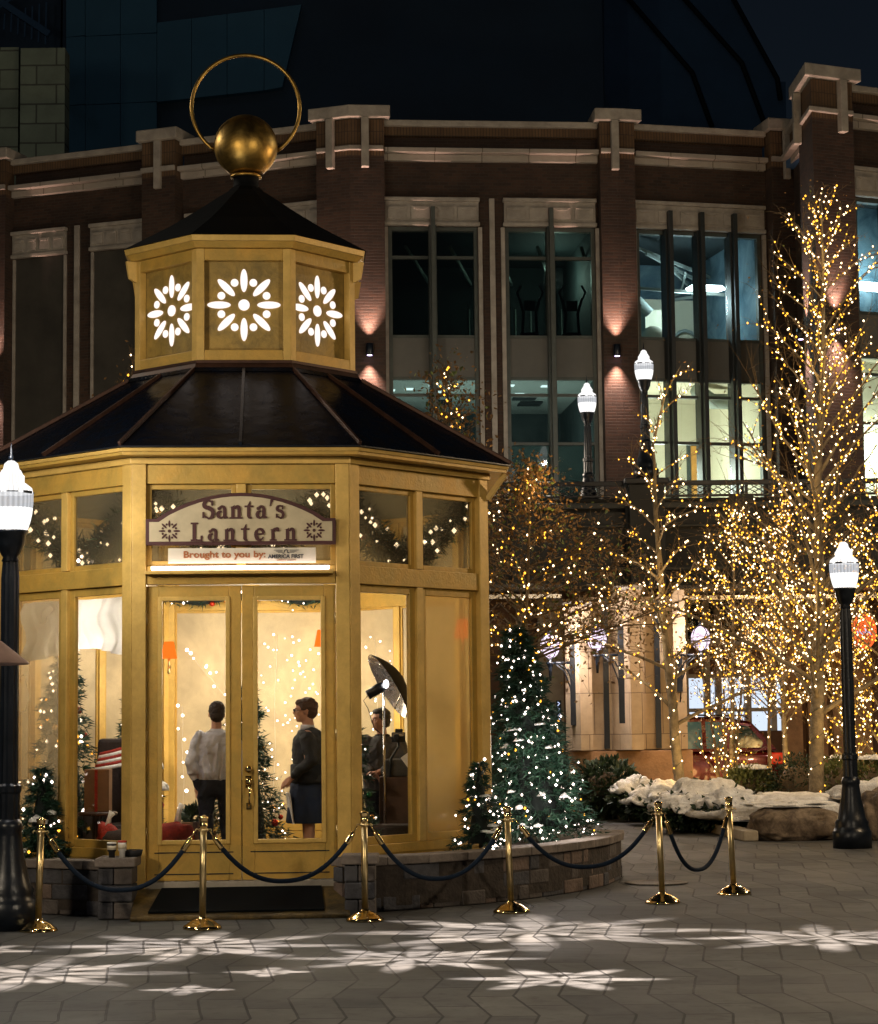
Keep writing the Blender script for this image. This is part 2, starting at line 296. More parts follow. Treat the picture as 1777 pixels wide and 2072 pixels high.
# ------------------------------------------------------------ mesh builder
class MB:
    def __init__(s, fr=None): s.v = []; s.f = []; s.m = []; s.sm = []; s.fr = fr
    def add(s, vs, fs, mi=0, sm=False):
        o = len(s.v)
        if s.fr: vs = [s.fr(*p) for p in vs]; fs = [tuple(reversed(f)) for f in fs]
        s.v += [tuple(p) for p in vs]; s.f += [tuple(i+o for i in f) for f in fs]; s.m += [mi]*len(fs); s.sm += [sm]*len(fs); return s
    def box(s, x0, x1, y0, y1, z0, z1, mi=0):
        if x0 > x1: x0, x1 = x1, x0
        if y0 > y1: y0, y1 = y1, y0
        return s.add([(x0,y0,z0),(x1,y0,z0),(x1,y1,z0),(x0,y1,z0),(x0,y0,z1),(x1,y0,z1),(x1,y1,z1),(x0,y1,z1)],
                     [(0,3,2,1),(4,5,6,7),(0,1,5,4),(1,2,6,5),(2,3,7,6),(3,0,4,7)], mi)
    def bar(s, a, b, wx, wy, mi=0):
        a = Vector(a); b = Vector(b); d = (b-a).normalized(); up = Vector((0,0,1)) if abs(d.z) < .95 else Vector((1,0,0))
        p = d.cross(up).normalized()*wx/2; q = d.cross(p).normalized()*wy/2
        vs = [e+i*p+j*q for e in (a,b) for i,j in ((-1,-1),(1,-1),(1,1),(-1,1))]
        return s.add(vs, [(0,1,2,3),(7,6,5,4),(0,4,5,1),(1,5,6,2),(2,6,7,3),(3,7,4,0)], mi)
    def prism(s, poly, d0, d1, mi=0):   # poly in (x,z), extruded along y
        n = len(poly)
        vs = [(x,d0,z) for x,z in poly] + [(x,d1,z) for x,z in poly]
        return s.add(vs, [tuple(range(n)), tuple(range(2*n-1,n-1,-1))] + [(i,i+n,(i+1)%n+n,(i+1)%n) for i in range(n)], mi)
    def slab(s, poly, z0, z1, mi=0):    # poly in (x,y)
        n = len(poly)
        vs = [(x,y,z0) for x,y in poly] + [(x,y,z1) for x,y in poly]
        return s.add(vs, [tuple(range(n-1,-1,-1)), tuple(range(n,2*n))] + [(i,(i+1)%n,(i+1)%n+n,i+n) for i in range(n)], mi)
    def tube(s, pts, rad, n=6, mi=0, cap=True, sm=True):
        pts = [Vector(p) for p in pts]; k = len(pts)
        if not hasattr(rad, '__len__'): rad = [rad]*k
        vs = []; up = None
        for i, p in enumerate(pts):
            d = (pts[min(i+1,k-1)] - pts[max(i-1,0)])
            d = d.normalized() if d.length > 1e-9 else Vector((0,0,1))
            if up is None:
                up = Vector((0,0,1)) if abs(d.z) < .9 else Vector((1,0,0)); a = d.cross(up).normalized()
            else:
                a = a - d*a.dot(d); a = a.normalized() if a.length > 1e-6 else d.orthogonal().normalized()
            b = d.cross(a)
            for j in range(n):
                t = 2*math.pi*j/n; vs.append(p + (a*math.cos(t) + b*math.sin(t))*rad[i])
        fs = [(i*n+j, i*n+(j+1)%n, (i+1)*n+(j+1)%n, (i+1)*n+j) for i in range(k-1) for j in range(n)]
        if cap: fs += [tuple(range(n-1,-1,-1)), tuple((k-1)*n+j for j in range(n))]
        return s.add(vs, fs, mi, sm)
    def lathe(s, prof, n=16, c=(0,0,0), mi=0, sm=True, flute=0.):
        vs = []
        for r, z in prof:
            for j in range(n):
                t = 2*math.pi*(j+.5)/n; rr = r*(1 - (flute if j % 2 else 0))
                vs.append((c[0]+rr*math.cos(t), c[1]+rr*math.sin(t), c[2]+z))
        k = len(prof)
        fs = [(i*n+j, i*n+(j+1)%n, (i+1)*n+(j+1)%n, (i+1)*n+j) for i in range(k-1) for j in range(n)]
        fs += [tuple(range(n-1,-1,-1)), tuple((k-1)*n+j for j in range(n))]
        return s.add(vs, fs, mi, sm)
    def ball(s, c, r, n=8, mi=0):
        if not hasattr(r, '__len__'): r = (r,r,r)
        h = max(4, n//2+1); vs = [(c[0],c[1],c[2]-r[2])]
        for i in range(1, h):
            a = -math.pi/2 + math.pi*i/h
            for j in range(n):
                t = 2*math.pi*j/n; vs.append((c[0]+r[0]*math.cos(a)*math.cos(t), c[1]+r[1]*math.cos(a)*math.sin(t), c[2]+r[2]*math.sin(a)))
        vs.append((c[0],c[1],c[2]+r[2])); L = len(vs)-1
        fs = [(0, 1+(j+1)%n, 1+j) for j in range(n)] + [(L, L-n+j, L-n+(j+1)%n) for j in range(n)]
        fs += [(1+i*n+j, 1+i*n+(j+1)%n, 1+(i+1)*n+(j+1)%n, 1+(i+1)*n+j) for i in range(h-2) for j in range(n)]
        return s.add(vs, fs, mi, True)
    def octa(s, c, r, mi=0, chain=True, mw=0):
        x,y,z = c
        if chain and getattr(s, 'last', None) is not None:
            L_ = s.last; o = len(s.v); q = s.v[L_]
            s.v.append((q[0]+.0012, q[1], q[2]+.0015)); s.f.append((L_, o+5, o)); s.m.append(mw); s.sm.append(False)
        s.last = len(s.v)+4
        return s.add([(x+r,y,z),(x-r,y,z),(x,y+r,z),(x,y-r,z),(x,y,z+r*1.2),(x,y,z-r*1.2)], [(0,2,4),(2,1,4),(1,3,4),(3,0,4),(2,0,5),(1,2,5),(3,1,5),(0,3,5)], mi, True)
    def build(s, name, mats, parent=None, bevel=0., smooth=None):
        me = bpy.data.meshes.new(name); me.from_pydata(s.v, [], s.f)
        if isinstance(mats, str): mats = [mats]
        for m in mats: me.materials.append(MATS[m])
        nf = len(me.polygons)
        if nf:
            me.polygons.foreach_set('material_index', s.m[:nf]); me.polygons.foreach_set('use_smooth', s.sm[:nf])
            uv = me.uv_layers.new(name='UVMap')
            nv = len(me.vertices); co = np.empty(nv*3); me.vertices.foreach_get('co', co); co = co.reshape(-1,3)
            nl = len(me.loops); li = np.empty(nl, dtype=np.int32); me.loops.foreach_get('vertex_index', li)
            nn = np.empty(nf*3); me.polygons.foreach_get('normal', nn); nn = nn.reshape(-1,3)
            lt = np.empty(nf, dtype=np.int32); me.polygons.foreach_get('loop_total', lt)
            N = np.repeat(nn, lt, axis=0); Pp = co[li]
            h = np.hypot(N[:,0], N[:,1]); h[h < 1e-6] = 1
            tx, ty = -N[:,1]/h, N[:,0]/h
            flat = np.abs(N[:,2]) > .8
            U = np.where(flat, Pp[:,0], Pp[:,0]*tx + Pp[:,1]*ty); V = np.where(flat, Pp[:,1], Pp[:,2])
            uv.data.foreach_set('uv', np.stack([U,V],1).ravel())
        me.validate(); me.update()
        o = bpy.data.objects.new(name, me); COL.objects.link(o)
        if parent: o.parent = parent
        if bevel:
            b = o.modifiers.new('bevel', 'BEVEL'); b.width = bevel; b.segments = 2; b.limit_method = 'ANGLE'; b.angle_limit = R_(40)
        return o
def tag(o, label=None, cat=None, group=None, kind=None):
    for k, v in (('label', label), ('category', cat), ('group', group), ('kind', kind)):
        if v: o[k] = v
    return o
def empty(name, loc=(0,0,0), rz=0., **k):
    o = bpy.data.objects.new(name, None); COL.objects.link(o); o.location = loc; o.rotation_euler = (0,0,rz); o.empty_display_size = .1
    return tag(o, **k)
def copy_tree(o, parent=None):
    c = o.copy(); COL.objects.link(c); c.parent = parent
    for ch in list(o.children): copy_tree(ch, c)
    return c
def frame(A, B):
    """(u along A->B, d towards the viewer side, z up) -> local xyz"""
    A = Vector(A).to_2d() if len(A) > 2 else Vector(A); B = Vector(B).to_2d() if len(B) > 2 else Vector(B)
    t = (B-A).normalized(); n = Vector((t.y, -t.x))
    f = lambda u, d, z: (A.x + t.x*u + n.x*d, A.y + t.y*u + n.y*d, z)
    f.L = (B-A).length
    return f

# ============================================================ ground
m = MB(); m.add([(-60,-8,0),(60,-8,0),(60,90,0),(-60,90,0)], [(0,1,2,3)])
g = m.build('plaza_paving', 'pavers'); tag(g, 'large tan zigzag stone pavers covering the plaza', kind='structure')
def gp(px, py):
    p = W(px, py, 1.0); t = -CAMH/(p.z-CAMH); return Vector((p.x*t, t, 0))
# planting bed with kerb
K = [gp(1190,1648), gp(1270,1655), gp(1360,1668), gp(1440,1686), gp(1505,1703)]
K = [Vector((2.35, 40.5, 0))] + K[1:] + [Vector((6.9, 29.9, 0)), Vector((12, 29.6, 0))]
m = MB()
for a, b in zip(K[:-3], K[1:-2]):
    fr = frame(a, b); m.fr = fr; m.box(-.01, fr.L-.008, 0, -.22, 0, .15)
m.fr = None
kerb = m.build('kerb', 'kerb_stone', bevel=.02); tag(kerb, 'pale stone kerb edging the planting bed', kind='structure')
bed = [(p.x+.1, p.y+.12) for p in K] + [(12, 41.2), (2.6, 41.2)]
m = MB(); m.slab(bed, .02, .10); o = m.build('planting_bed_soil', 'soil'); tag(o, 'dark soil of the planting bed', kind='structure')
# road behind for the car
m = MB(); m.add([(-30,41.4,.004),(30,41.4,.004),(30,44.4,.004),(-30,44.4,.004)], [(0,1,2,3)])
o = m.build('driveway', 'concrete'); tag(o, 'dim driveway between the planting bed and the shops', kind='structure')
c = gp(1328, 1788)
m = MB(); m.lathe([(.33,0),(.34,.006),(.33,.012),(.27,.012),(.26,.008),(.02,.008)], 32, (c.x, c.y, .004))
tag(m.build('manhole_cover', 'cast_iron'), 'round cast metal manhole cover set in the paving beyond the curved wall', 'manhole cover')

# ============================================================ projected snowflakes: one gobo spot lamp high above the plaza
def gobo(loc, flakes, power):
    d = bpy.data.lights.new('snowflake_projector_light', 'SPOT'); d.energy = power; d.color = (1, .84, .74); d.shadow_soft_size = .015
    d.spot_size = R_(75); d.spot_blend = .2
    o = bpy.data.objects.new('snowflake_projector_light', d); COL.objects.link(o); o.location = loc
    o.rotation_euler = (Vector((sum(f[0] for f in flakes)/len(flakes), sum(f[1] for f in flakes)/len(flakes), 0)) - Vector(loc)).to_track_quat('-Z','Y').to_euler()
    d.use_nodes = True; n = d.node_tree; L = n.links; em = n.nodes['Emission']
    ge = n.nodes.new('ShaderNodeNewGeometry'); sx = n.nodes.new('ShaderNodeSeparateXYZ'); L.new(ge.outputs['Incoming'], sx.inputs[0])
    def mth(op, a, b=None, c=None):
        q = n.nodes.new('ShaderNodeMath'); q.operation = op
        for i, v in enumerate((a, b, c)):
            if v is None: continue
            if isinstance(v, (int, float)): q.inputs[i].default_value = v
            else: L.new(v, q.inputs[i])
        return q.outputs[0]
    az = mth('ABSOLUTE', sx.outputs[2])
    gx = mth('MULTIPLY_ADD', mth('DIVIDE', sx.outputs[0], az), loc[2]*GSIGN, loc[0])
    gy = mth('MULTIPLY_ADD', mth('DIVIDE', sx.outputs[1], az), loc[2]*GSIGN, loc[1])
    tot = None
    for x, y, r, rot, arms in flakes:
        dx = mth('SUBTRACT', gx, x); dy = mth('MULTIPLY', mth('SUBTRACT', gy, y), 1.12)
        rr = mth('DIVIDE', mth('SQRT', mth('ADD', mth('MULTIPLY', dx, dx), mth('MULTIPLY', dy, dy))), r)
        th = mth('ARCTAN2', dy, dx)
        c1 = mth('ABSOLUTE', mth('COSINE', mth('MULTIPLY_ADD', th, arms/2, rot)))
        c2 = mth('ABSOLUTE', mth('COSINE', mth('MULTIPLY_ADD', th, arms/2, rot + 1.5708)))
        arm = mth('SUBTRACT', mth('MULTIPLY_ADD', mth('POWER', c1, 1.9), .98, .20), mth('MULTIPLY', rr, .92))
        fea = mth('SUBTRACT', mth('MULTIPLY', mth('POWER', c2, 4), .5), mth('MULTIPLY', mth('ABSOLUTE', mth('SUBTRACT', rr, .55)), 2.6))
        core = mth('SUBTRACT', .22, rr)
        v = mth('MAXIMUM', mth('MAXIMUM', arm, fea), core)
        v = mth('MULTIPLY', v, 2.6); q = mth('MINIMUM', mth('MAXIMUM', v, 0), 1)
        tot = q if tot is None else mth('MAXIMUM', tot, q)
    cb = n.nodes.new('ShaderNodeCombineXYZ'); L.new(gx, cb.inputs[0]); L.new(mth('MULTIPLY', gy, 3.0), cb.inputs[1])
    nz = n.nodes.new('ShaderNodeTexNoise'); nz.inputs['Scale'].default_value = 2.3; nz.inputs['Detail'].default_value = 3; L.new(cb.outputs[0], nz.inputs['Vector'])
    uneven = mth('MINIMUM', mth('MAXIMUM', mth('MULTIPLY_ADD', nz.outputs[0], 4.0, -1.25), .22), 1.0)
    tot = mth('MULTIPLY', tot, uneven)
    L.new(tot, em.inputs['Strength'])
    return o
GSIGN = 1
FL = [(-2.0,17.05,1.1,.3,8),(.75,17.9,1.45,.1,8),(-.25,16.0,.85,.5,8),(-2.95,15.3,.95,.2,8),(.78,14.65,.62,.4,6),(3.05,17.15,1.0,.3,8),
      (-1.25,15.25,.28,.1,4),(-1.72,14.3,.27,.1,4),(-3.75,16.85,.5,.2,6)]
gobo((0.5, 16.0, 9.0), FL, 31000)

# ============================================================ background towers
t = empty('office_tower', (0,80,0)); tag(t, 'huge dark panelled tower rising behind the curved brick building', 'tower')
def tower_piece(px0, px1, py0, py1, Y, d, matn, name, parent, py_ref=200):
    a = W(px0, py_ref, Y); b = W(px1, py_ref, Y)
    z0 = ZZ((px0+px1)/2, py1, Y); z1 = ZZ((px0+px1)/2, py0, Y)
    m = MB(); m.box(a.x, b.x, Y-80, Y-80+d, z0, z1); return m.build(name, matn, parent)
tower_piece(126, 1222, -60, 420, 84, 12, 'tower_dark', 'wall', t)
tower_piece(-160, 122, -60, 420, 85, 6, 'tower_dark', 'rear_wing', t)
# clad faces as panels with real joints
def poly_panel(pts, Y, d, matn, name, parent):
    m = MB(); m.prism([(W(x,y,Y).x, W(x,y,Y).z) for x, y in pts], Y-80, Y-80+d); return m.build(name, matn, parent)
for x0, x1 in ((134,172),(173,243),(244,317)):
    for y0, y1 in ((-60,75),(76,214),(215,330)):
        k = .05*(x0-134)
        poly_panel([(x0,y0-k),(x1,y0-k-3),(x1,y1-k-4),(x0,y1-k)], 83.6, .35, 'tower_panel', 'cladding_panel', t)
for x0, x1 in ((318,387),(388,459),(460,534),(535,567)):
    def yt(x): return 46-(x-318)*.125
    def yb(x): return 206-(x-318)*.108
    pts = [(x0,yt(x0)),(x1,yt(x1)),(x1,yb(x1)),(x0,yb(x0))]
    if x0 == 535: pts = [(535,yt(535)),(610,9),(571,176),(535,yb(535))]
    poly_panel(pts, 83.6, .35, 'tower_panel', 'cladding_panel', t)
m = MB(); m.bar(W(-20,-10,80)-Vector((0,80,0)), W(100,70,80)-Vector((0,80,0)), .25, .25); m.bar(W(-20,30,80)-Vector((0,80,0)), W(60,-30,80)-Vector((0,80,0)), .12, .12)
for k in range(7): m.bar(W(10+14*k,28-k*4,80)-Vector((0,80,0)), W(8+14*k,60+5*k,80)-Vector((0,80,0)), .06, .06)
m.build('fire_stair', 'tower_roof', t)
t2 = empty('apartment_tower', (0,95,0)); tag(t2, 'dark building with a slanting roof edge behind the right side of the brick facade', 'tower')
m = MB(); Y = 95
m.prism([(W(x,y,Y).x, W(x,y,Y).z) for x,y in ((1223,420),(1223,-60),(1450,-60),(1572,165),(1590,165),(1595,420))], 0, 14); m.build('wall', 'tower_roof', t2)
for pts in (((1262,-10),(1400,150),(1440,260)),((1375,-10),(1500,130),(1545,250)),((1480,-5),(1572,162),(1578,205))):
    m = MB(); m.tube([W(x,y,Y)-Vector((0,95.2,0)) for x,y in pts], .12, 4); m.build('roof_seam', 'joint', t2)
t3 = empty('beige_block_tower', (0,62,0)); tag(t3, 'beige block-clad stair tower at the top left behind the parapet', 'building')
for (x0, x1, y0, yy) in ((-60, 37, 96, 62.4), (41, 131, 97, 62)):
    a = W(x0,200,yy); b = W(x1,200,yy); z1 = ZZ((x0+x1)/2, y0, yy)
    m = MB(); m.box(a.x, b.x, yy-62, yy-62+.8, 9, z1); m.build('wall', 'beige_block', t3)
m = MB(); a = W(-60,200,62); b = W(128,200,62); m.box(a.x, b.x-.4, .83, 2.2, 9, ZZ(60,99,62)); m.build('wall_core', 'tower_dark', t3)

# ============================================================ brick building
BB = empty('brick_building', (0, 50, 0)); tag(BB, 'curved red brick building with pale stone trim and tall windows behind the kiosk', 'building')
OFF = Vector((0,50,0))
def lf(A, B):
    f0 = frame(A, B)
    f = lambda u, d, z: (f0(u,d,z)[0], f0(u,d,z)[1]-50, z)
    f.L = f0.L; f.A = A; f.B = B
    def u_of(px, py=600, dep=0.):
        # where the sight line through px meets the wall plane (or a plane dep behind it)
        p = W(px, py, 1.0); A2 = Vector(A); t = (Vector(B)-A2).normalized(); A2 = A2 - Vector((t.y, -t.x))*dep; d = Vector((p.x, 1.0))
        den = d.x*t.y - d.y*t.x
        s = (A2.x*t.y - A2.y*t.x)/den
        return (d*s - A2).dot(t)
    f.u = u_of
    return f
def P2(px, Y, py=600): p = W(px, py, Y); return (p.x, p.y)
YM = 50.1
z = lambda py: ZZ(990, py, YM)
Z = dict(cop1=z(246), cop0=z(258), sol0=z(276), cor1=z(304), cor0=z(327), lin1=z(400), lin0=z(457), g1=z(463), tr=z(518), g0=z(676), sp1=z(681), sp0=z(763), h1=z(768), h2=z(797), h3=z(896), h0=z(1010), cap1=z(226), cap0=z(250), str0=z(349))
GZ = 6.0
segs = {'A': lf(P2(-190,54.4), P2(717,49.95)), 'C': lf(P2(717,49.95), P2(1248,50.5)), 'D': lf(P2(1248,50.5), P2(1585,51.5)), 'E': lf((8.98,47.35), (14.98,49.9)), 'R': lf((8.88,51.6), (8.98,47.35))}
def wall_with_holes(f, u0, u1, z0, z1, holes, th=.35, name='wall', matn='brick', d=0.):
    """holes: (ua,ub,za,zb) sorted by u, not overlapping"""
    m = MB(f); cur = u0
    for ua, ub, za, zb in holes:
        if ua > cur: m.box(cur, ua-.0, d-th, d, z0, z1)
        if zb < z1: m.box(ua, ub, d-th, d, zb, z1)
        if za > z0: m.box(ua, ub, d-th, d, z0, za)
        cur = ub
    if cur < u1: m.box(cur, u1, d-th, d, z0, z1)
    return m.build(name, matn, BB)
def pilaster(f, u0, u1, stripes, ends=(0,0)):
    m = MB(f); m.box(u0, u1, .003, .42, GZ-2, Z['cor0']+.02); m.build('pilaster', 'brick', BB)
    m = MB(f); m.box(u0, u1, .003, .42, Z['cor0']+.023, Z['cap0']); m.build('pilaster_head', 'brick_soldier', BB)
    m = MB(f); m.box(u0-.11, u1+.11, -.45, .56, Z['cap0']+.003, Z['cap1']); m.build('pilaster_cap', 'limestone', BB, bevel=.03)
    for s0, s1 in stripes:
        m = MB(f); m.box(s0, s1, .40, .53, Z['str0'], Z['cap0']-.003); m.build('stone_stripe', 'limestone', BB, bevel=.01)
def cornice(f, u0, u1):
    m = MB(f); m.box(u0, u1, .003, .16, Z['cor0'], Z['cor1']-.12); m.box(u0, u1, .003, .34, Z['cor1']-.117, Z['cor1']); m.build('cornice', 'limestone_blocks', BB, bevel=.015)
    m = MB(f); m.box(u0, u1, -.32, .10, Z['sol0'], Z['cop0']-.003); m.build('soldier_course', 'brick_soldier', BB)
    m = MB(f); m.box(u0, u1, -.38, .22, Z['cop0'], Z['cop1']); m.build('coping', 'limestone', BB, bevel=.02)
    m = MB(f); m.box(u0, u1, -.33, -.06, Z['cor1']+.003, Z['sol0']-.003); m.build('parapet', 'brick_dark', BB)
def cornice_over(f, u0, u1):
    m = MB(f); m.box(u0, u1, .423, .50, Z['cor1']-.117, Z['cor1']-.002); m.build('cornice', 'limestone', BB)
def lintel(f, u0, u1):
    m = MB(f); m.box(u0, u1, .003, .10, Z['lin0']+.10, Z['lin1']-.10); m.build('lintel', 'limestone', BB)
    m = MB(f); m.box(u0-.03, u1+.03, .003, .17, Z['lin1']-.097, Z['lin1']); m.box(u0-.03, u1+.03, .003, .15, Z['lin0'], Z['lin0']+.097); m.build('lintel_moulding', 'limestone', BB, bevel=.02)
    n = 4 if u1-u0 < 2.6 else 6; wdt = (u1-u0)/n
    m = MB(f)
    for k in range(n):
        a = u0+k*wdt+.05; b = a+wdt-.1; zt = Z['lin1']-.16
        m.box(a, b, .103, .135, Z['lin0']+.16, zt-.08)
        m.prism([(a,zt-.075),(b,zt-.075),((a+b)/2+.1,zt-.15),((a+b)/2-.1,zt-.15)][::-1], .139, .165)
    m.build('relief_panel', 'limestone', BB, bevel=.008)
def strips(f, pairs, z0, z1, w=.10):
    for a in pairs:
        m = MB(f); m.box(a, a+w, .003, .07, z0, z1); m.build('stone_strip', 'limestone', BB, bevel=.006)
def window(f, u0, u1, muls, rails, glass, glz, fins=()):
    """one tall window: frame, mullions, fins that rise over the lintel, panes, spandrels"""
    root = empty('window', (0,0,0)); root.parent = BB; root.name = 'window'
    zb, zt = GZ+.3, Z['lin0']-.003
    m = MB(f)
    m.box(u0, u0+.09, -.22, -.04, zb, zt); m.box(u1-.09, u1, -.22, -.04, zb, zt); m.box(u0+.09, u1-.09, -.22, -.04, zt-.09, zt)
    for r in rails: m.box(u0+.09, u1-.09, -.20, -.07, r-.035, r+.035)
    m.build('frame', 'frame_green', root)
    xs = [u0+.09] + list(muls) + [u1-.09]
    for q in muls:
        m = MB(f); m.box(q-.09, q+.09, -.24, .16, zb, zt); m.box(q-.05, q+.05, .173, .34, zb, Z['lin0']+.42); m.build('mullion', 'frame_dark' if len(muls) > 1 else 'frame_green', root)
    for a, b in zip(xs[:-1], xs[1:]):
        lo = a if a == xs[0] else a+.09; hi = b if b == xs[-1] else b-.09
        m = MB(f); m.box(lo, hi, -.16, -.10, Z['sp0'], Z['sp1']); m.build('spandrel', 'spandrel', root)
        for k, (za, zb2) in enumerate(glz):
            m = MB(f); m.box(lo, hi, -.15, -.135, za, zb2); m.build('pane', glass, root)
    return root
fA, fC, fD, fE, fR = (segs[k] for k in 'ACDER')
# --- bay C
c1a, c1b = fC.u(787), fC.u(968); c2a, c2b = fC.u(1024), fC.u(1206)
pilC = (0, fC.u(778)); pilP4 = (fC.u(1214), fC.L)
wall_with_holes(fC, 0, fC.L, GZ-2, Z['cor0'], [(c1a,c1b,GZ+.3,Z['lin0']),(c2a,c2b,GZ+.3,Z['lin0'])])
wall_with_holes(fC, 0, fC.L, Z['cor0']+.003, Z['cor1'], [], matn='brick_dark')
lintel(fC, fC.u(781), fC.u(970)); lintel(fC, fC.u(1022), fC.u(1207))
strips(fC, [c1a-.11, c1b+.01, c2a-.11, c2b+.01], GZ, Z['lin0']-.02)
strips(fC, [fC.u(992)], GZ, Z['lin1'], .13)
rl = [Z['tr'], Z['g0']-.03, Z['sp0']-.0, Z['h2'], Z['h3']]
glz = [(Z['sp1']+.0, Z['g1']), (GZ+.3, Z['sp0'])]
window(fC, c1a, c1b, [fC.u(876)], rl, 'glass_dark', glz); window(fC, c2a, c2b, [fC.u(1115)], rl, 'glass_dark', glz)
for a, b in ((c1a, fC.u(876)), (fC.u(876), c1b), (c2a, fC.u(1115)), (fC.u(1115), c2b)):
    m = MB(fC); m.box(a+.09, b-.09, -.20, -.19, GZ+.3, Z['h3']-.03); m.build('window_film', 'film', BB)
# --- bay D
d1a, d1b = fD.u(1290), fD.u(1543)
wall_with_holes(fD, 0, fD.L, GZ-2, Z['cor0'], [(d1a,d1b,GZ+.3,Z['lin0'])])
wall_with_holes(fD, 0, fD.L, Z['cor0']+.003, Z['cor1'], [], matn='brick_dark')
lintel(fD, fD.u(1284), fD.u(1548)); strips(fD, [d1a-.11, d1b+.01], GZ, Z['lin0']-.02)
window(fD, d1a, d1b, [fD.u(1352), fD.u(1416), fD.u(1482)], [Z['g0']-.03, Z['sp0'], Z['h2'], Z['h3']+.05], 'glass_lit', glz)
# --- bay A (two blind bays) and B
wall_with_holes(fA, 0, fA.L, GZ-2, Z['cor0'], [])
wall_with_holes(fA, 0, fA.L, Z['cor0']+.003, Z['cor1'], [], matn='brick_dark')
for a, b in ((28,135),(186,302),(380,480),(545,655)):
    ua, ub = fA.u(a), fA.u(b)
    lintel(fA, ua, ub); strips(fA, [ua, ub-.06], GZ, Z['lin0']-.02, .07)
    m = MB(fA); m.box(ua+.08, ub-.08, .003, .02, GZ, Z['lin0']-.02); m.build('blind_panel', 'blind_panel', BB)
strips(fA, [fA.u(152), fA.u(512)], GZ, Z['lin1']+.02, .14)
# --- wing
e1a, e1b = fE.u(1735), fE.u(1960)
wall_with_holes(fE, 0, fE.L, GZ-2, Z['cor0']+.55, [(e1a,e1b,GZ+.3,Z['lin0'])])
wall_with_holes(fR, 0, fR.L, GZ-2, Z['cor0']+.55, [])
lintel(fE, fE.u(1729), e1b+.1); strips(fE, [e1a-.11], GZ, Z['lin0']-.02)
window(fE, e1a, e1b, [fE.u(1800), fE.u(1870)], [Z['g0']-.03, Z['sp0'], Z['h2'], Z['h3']+.05], 'glass_lit', glz)
# cornices and pilasters
P = dict(a=(fA.u(-80), fA.u(27)), b=(fA.u(303), fA.u(370)), c=(fA.u(656), fA.L))
cornice(fA, P['a'][1]+.01, P['b'][0]-.01); cornice(fA, P['b'][1]+.01, P['c'][0]-.01)
cornice(fC, pilC[1]+.01, pilP4[0]-.01); cornice(fD, fD.u(1283)+.01, fD.u(1553)-.01)
for f, a, b in ((fA, *P['a']), (fA, *P['b'])): pilaster(f, a, b, [((a+b)/2-.09,(a+b)/2+.09)]); cornice_over(f, a, b)
# the bent double pilaster: two leaves mitred at the corner
def bent(fl, fr_, ul, ur, sl, sr):
    for (mt, nm, d0, d1, za, zb, ext) in (('brick','pilaster',-.1,.42,GZ-2,Z['cor0']+.02,0),('brick_soldier','pilaster_head',-.1,.42,Z['cor0']+.023,Z['cap0'],0),('limestone','pilaster_cap',-.5,.60,Z['cap0']+.003,Z['cap1'],.14),('limestone','cornice',-.1,.50,Z['cor1']-.117,Z['cor1']-.002,-.02)):
        a0, a1 = Vector(fl(ul-ext, d0, 0)[:2]), Vector(fl(ul-ext, d1, 0)[:2]); b0, b1 = Vector(fr_(ur+ext, d0, 0)[:2]), Vector(fr_(ur+ext, d1, 0)[:2])
        def meet(d):
            p = Vector(fl(0,d,0)[:2]); t = (Vector(fl(1,d,0)[:2])-p); q = Vector(fr_(0,d,0)[:2]); s = (Vector(fr_(1,d,0)[:2])-q)
            den = t.x*s.y - t.y*s.x; k = ((q-p).x*s.y - (q-p).y*s.x)/den; return p + t*k
        if nm == 'cornice': d0 = .3; a0 = Vector(fl(ul-ext, d0, 0)[:2]); b0 = Vector(fr_(ur+ext, d0, 0)[:2])
        poly = [a0, a1, meet(d1), b1, b0, meet(d0)]
        m = MB(); m.slab([(p.x,p.y) for p in poly], za, zb); m.build(nm, mt, BB, bevel=.02 if mt == 'limestone' else 0)
    for f, u in ((fl, sl), (fr_, sr)):
        if u is None: continue
        m = MB(f); m.box(u-.09, u+.09, .505 if 0 else .44, .62, Z['str0'], Z['cap0']-.003); m.build('stone_stripe', 'limestone', BB, bevel=.01)
bent(fA, fC, P['c'][0], pilC[1], fA.u(688), fC.u(739))
bent(fC, fD, pilP4[0], fD.u(1279), fC.u(1243), None)
p5 = (fD.u(1555), fD.u(1600)); pilaster(fD, p5[0], p5[1], [(fD.u(1579), fD.u(1591))]); cornice_over(fD, p5[0], p5[1])
bent(fR, fE, fR.L-.95, fE.u(1716), fR.L-.55, fE.u(1690))
ZE = {k: v for k, v in Z.items()}
cornice(fE, fE.u(1719)+.01, fE.L); cornice(fR, 0, fR.L-.96)
# thin parapet and roof behind
m = MB(); pts = [fA(0,-.5,0), fA(fA.L,-.5,0), fC(fC.L,-.5,0), fD(fD.L,-.5,0), fE(.5,-.5,0), fE(fE.L,-.5,0), (14,8,0), (-14,8,0)]
m.slab([(p[0],p[1]) for p in pts], Z['cor1']-.3, Z['cor1']-.1); m.build('roof', 'tower_roof', BB)
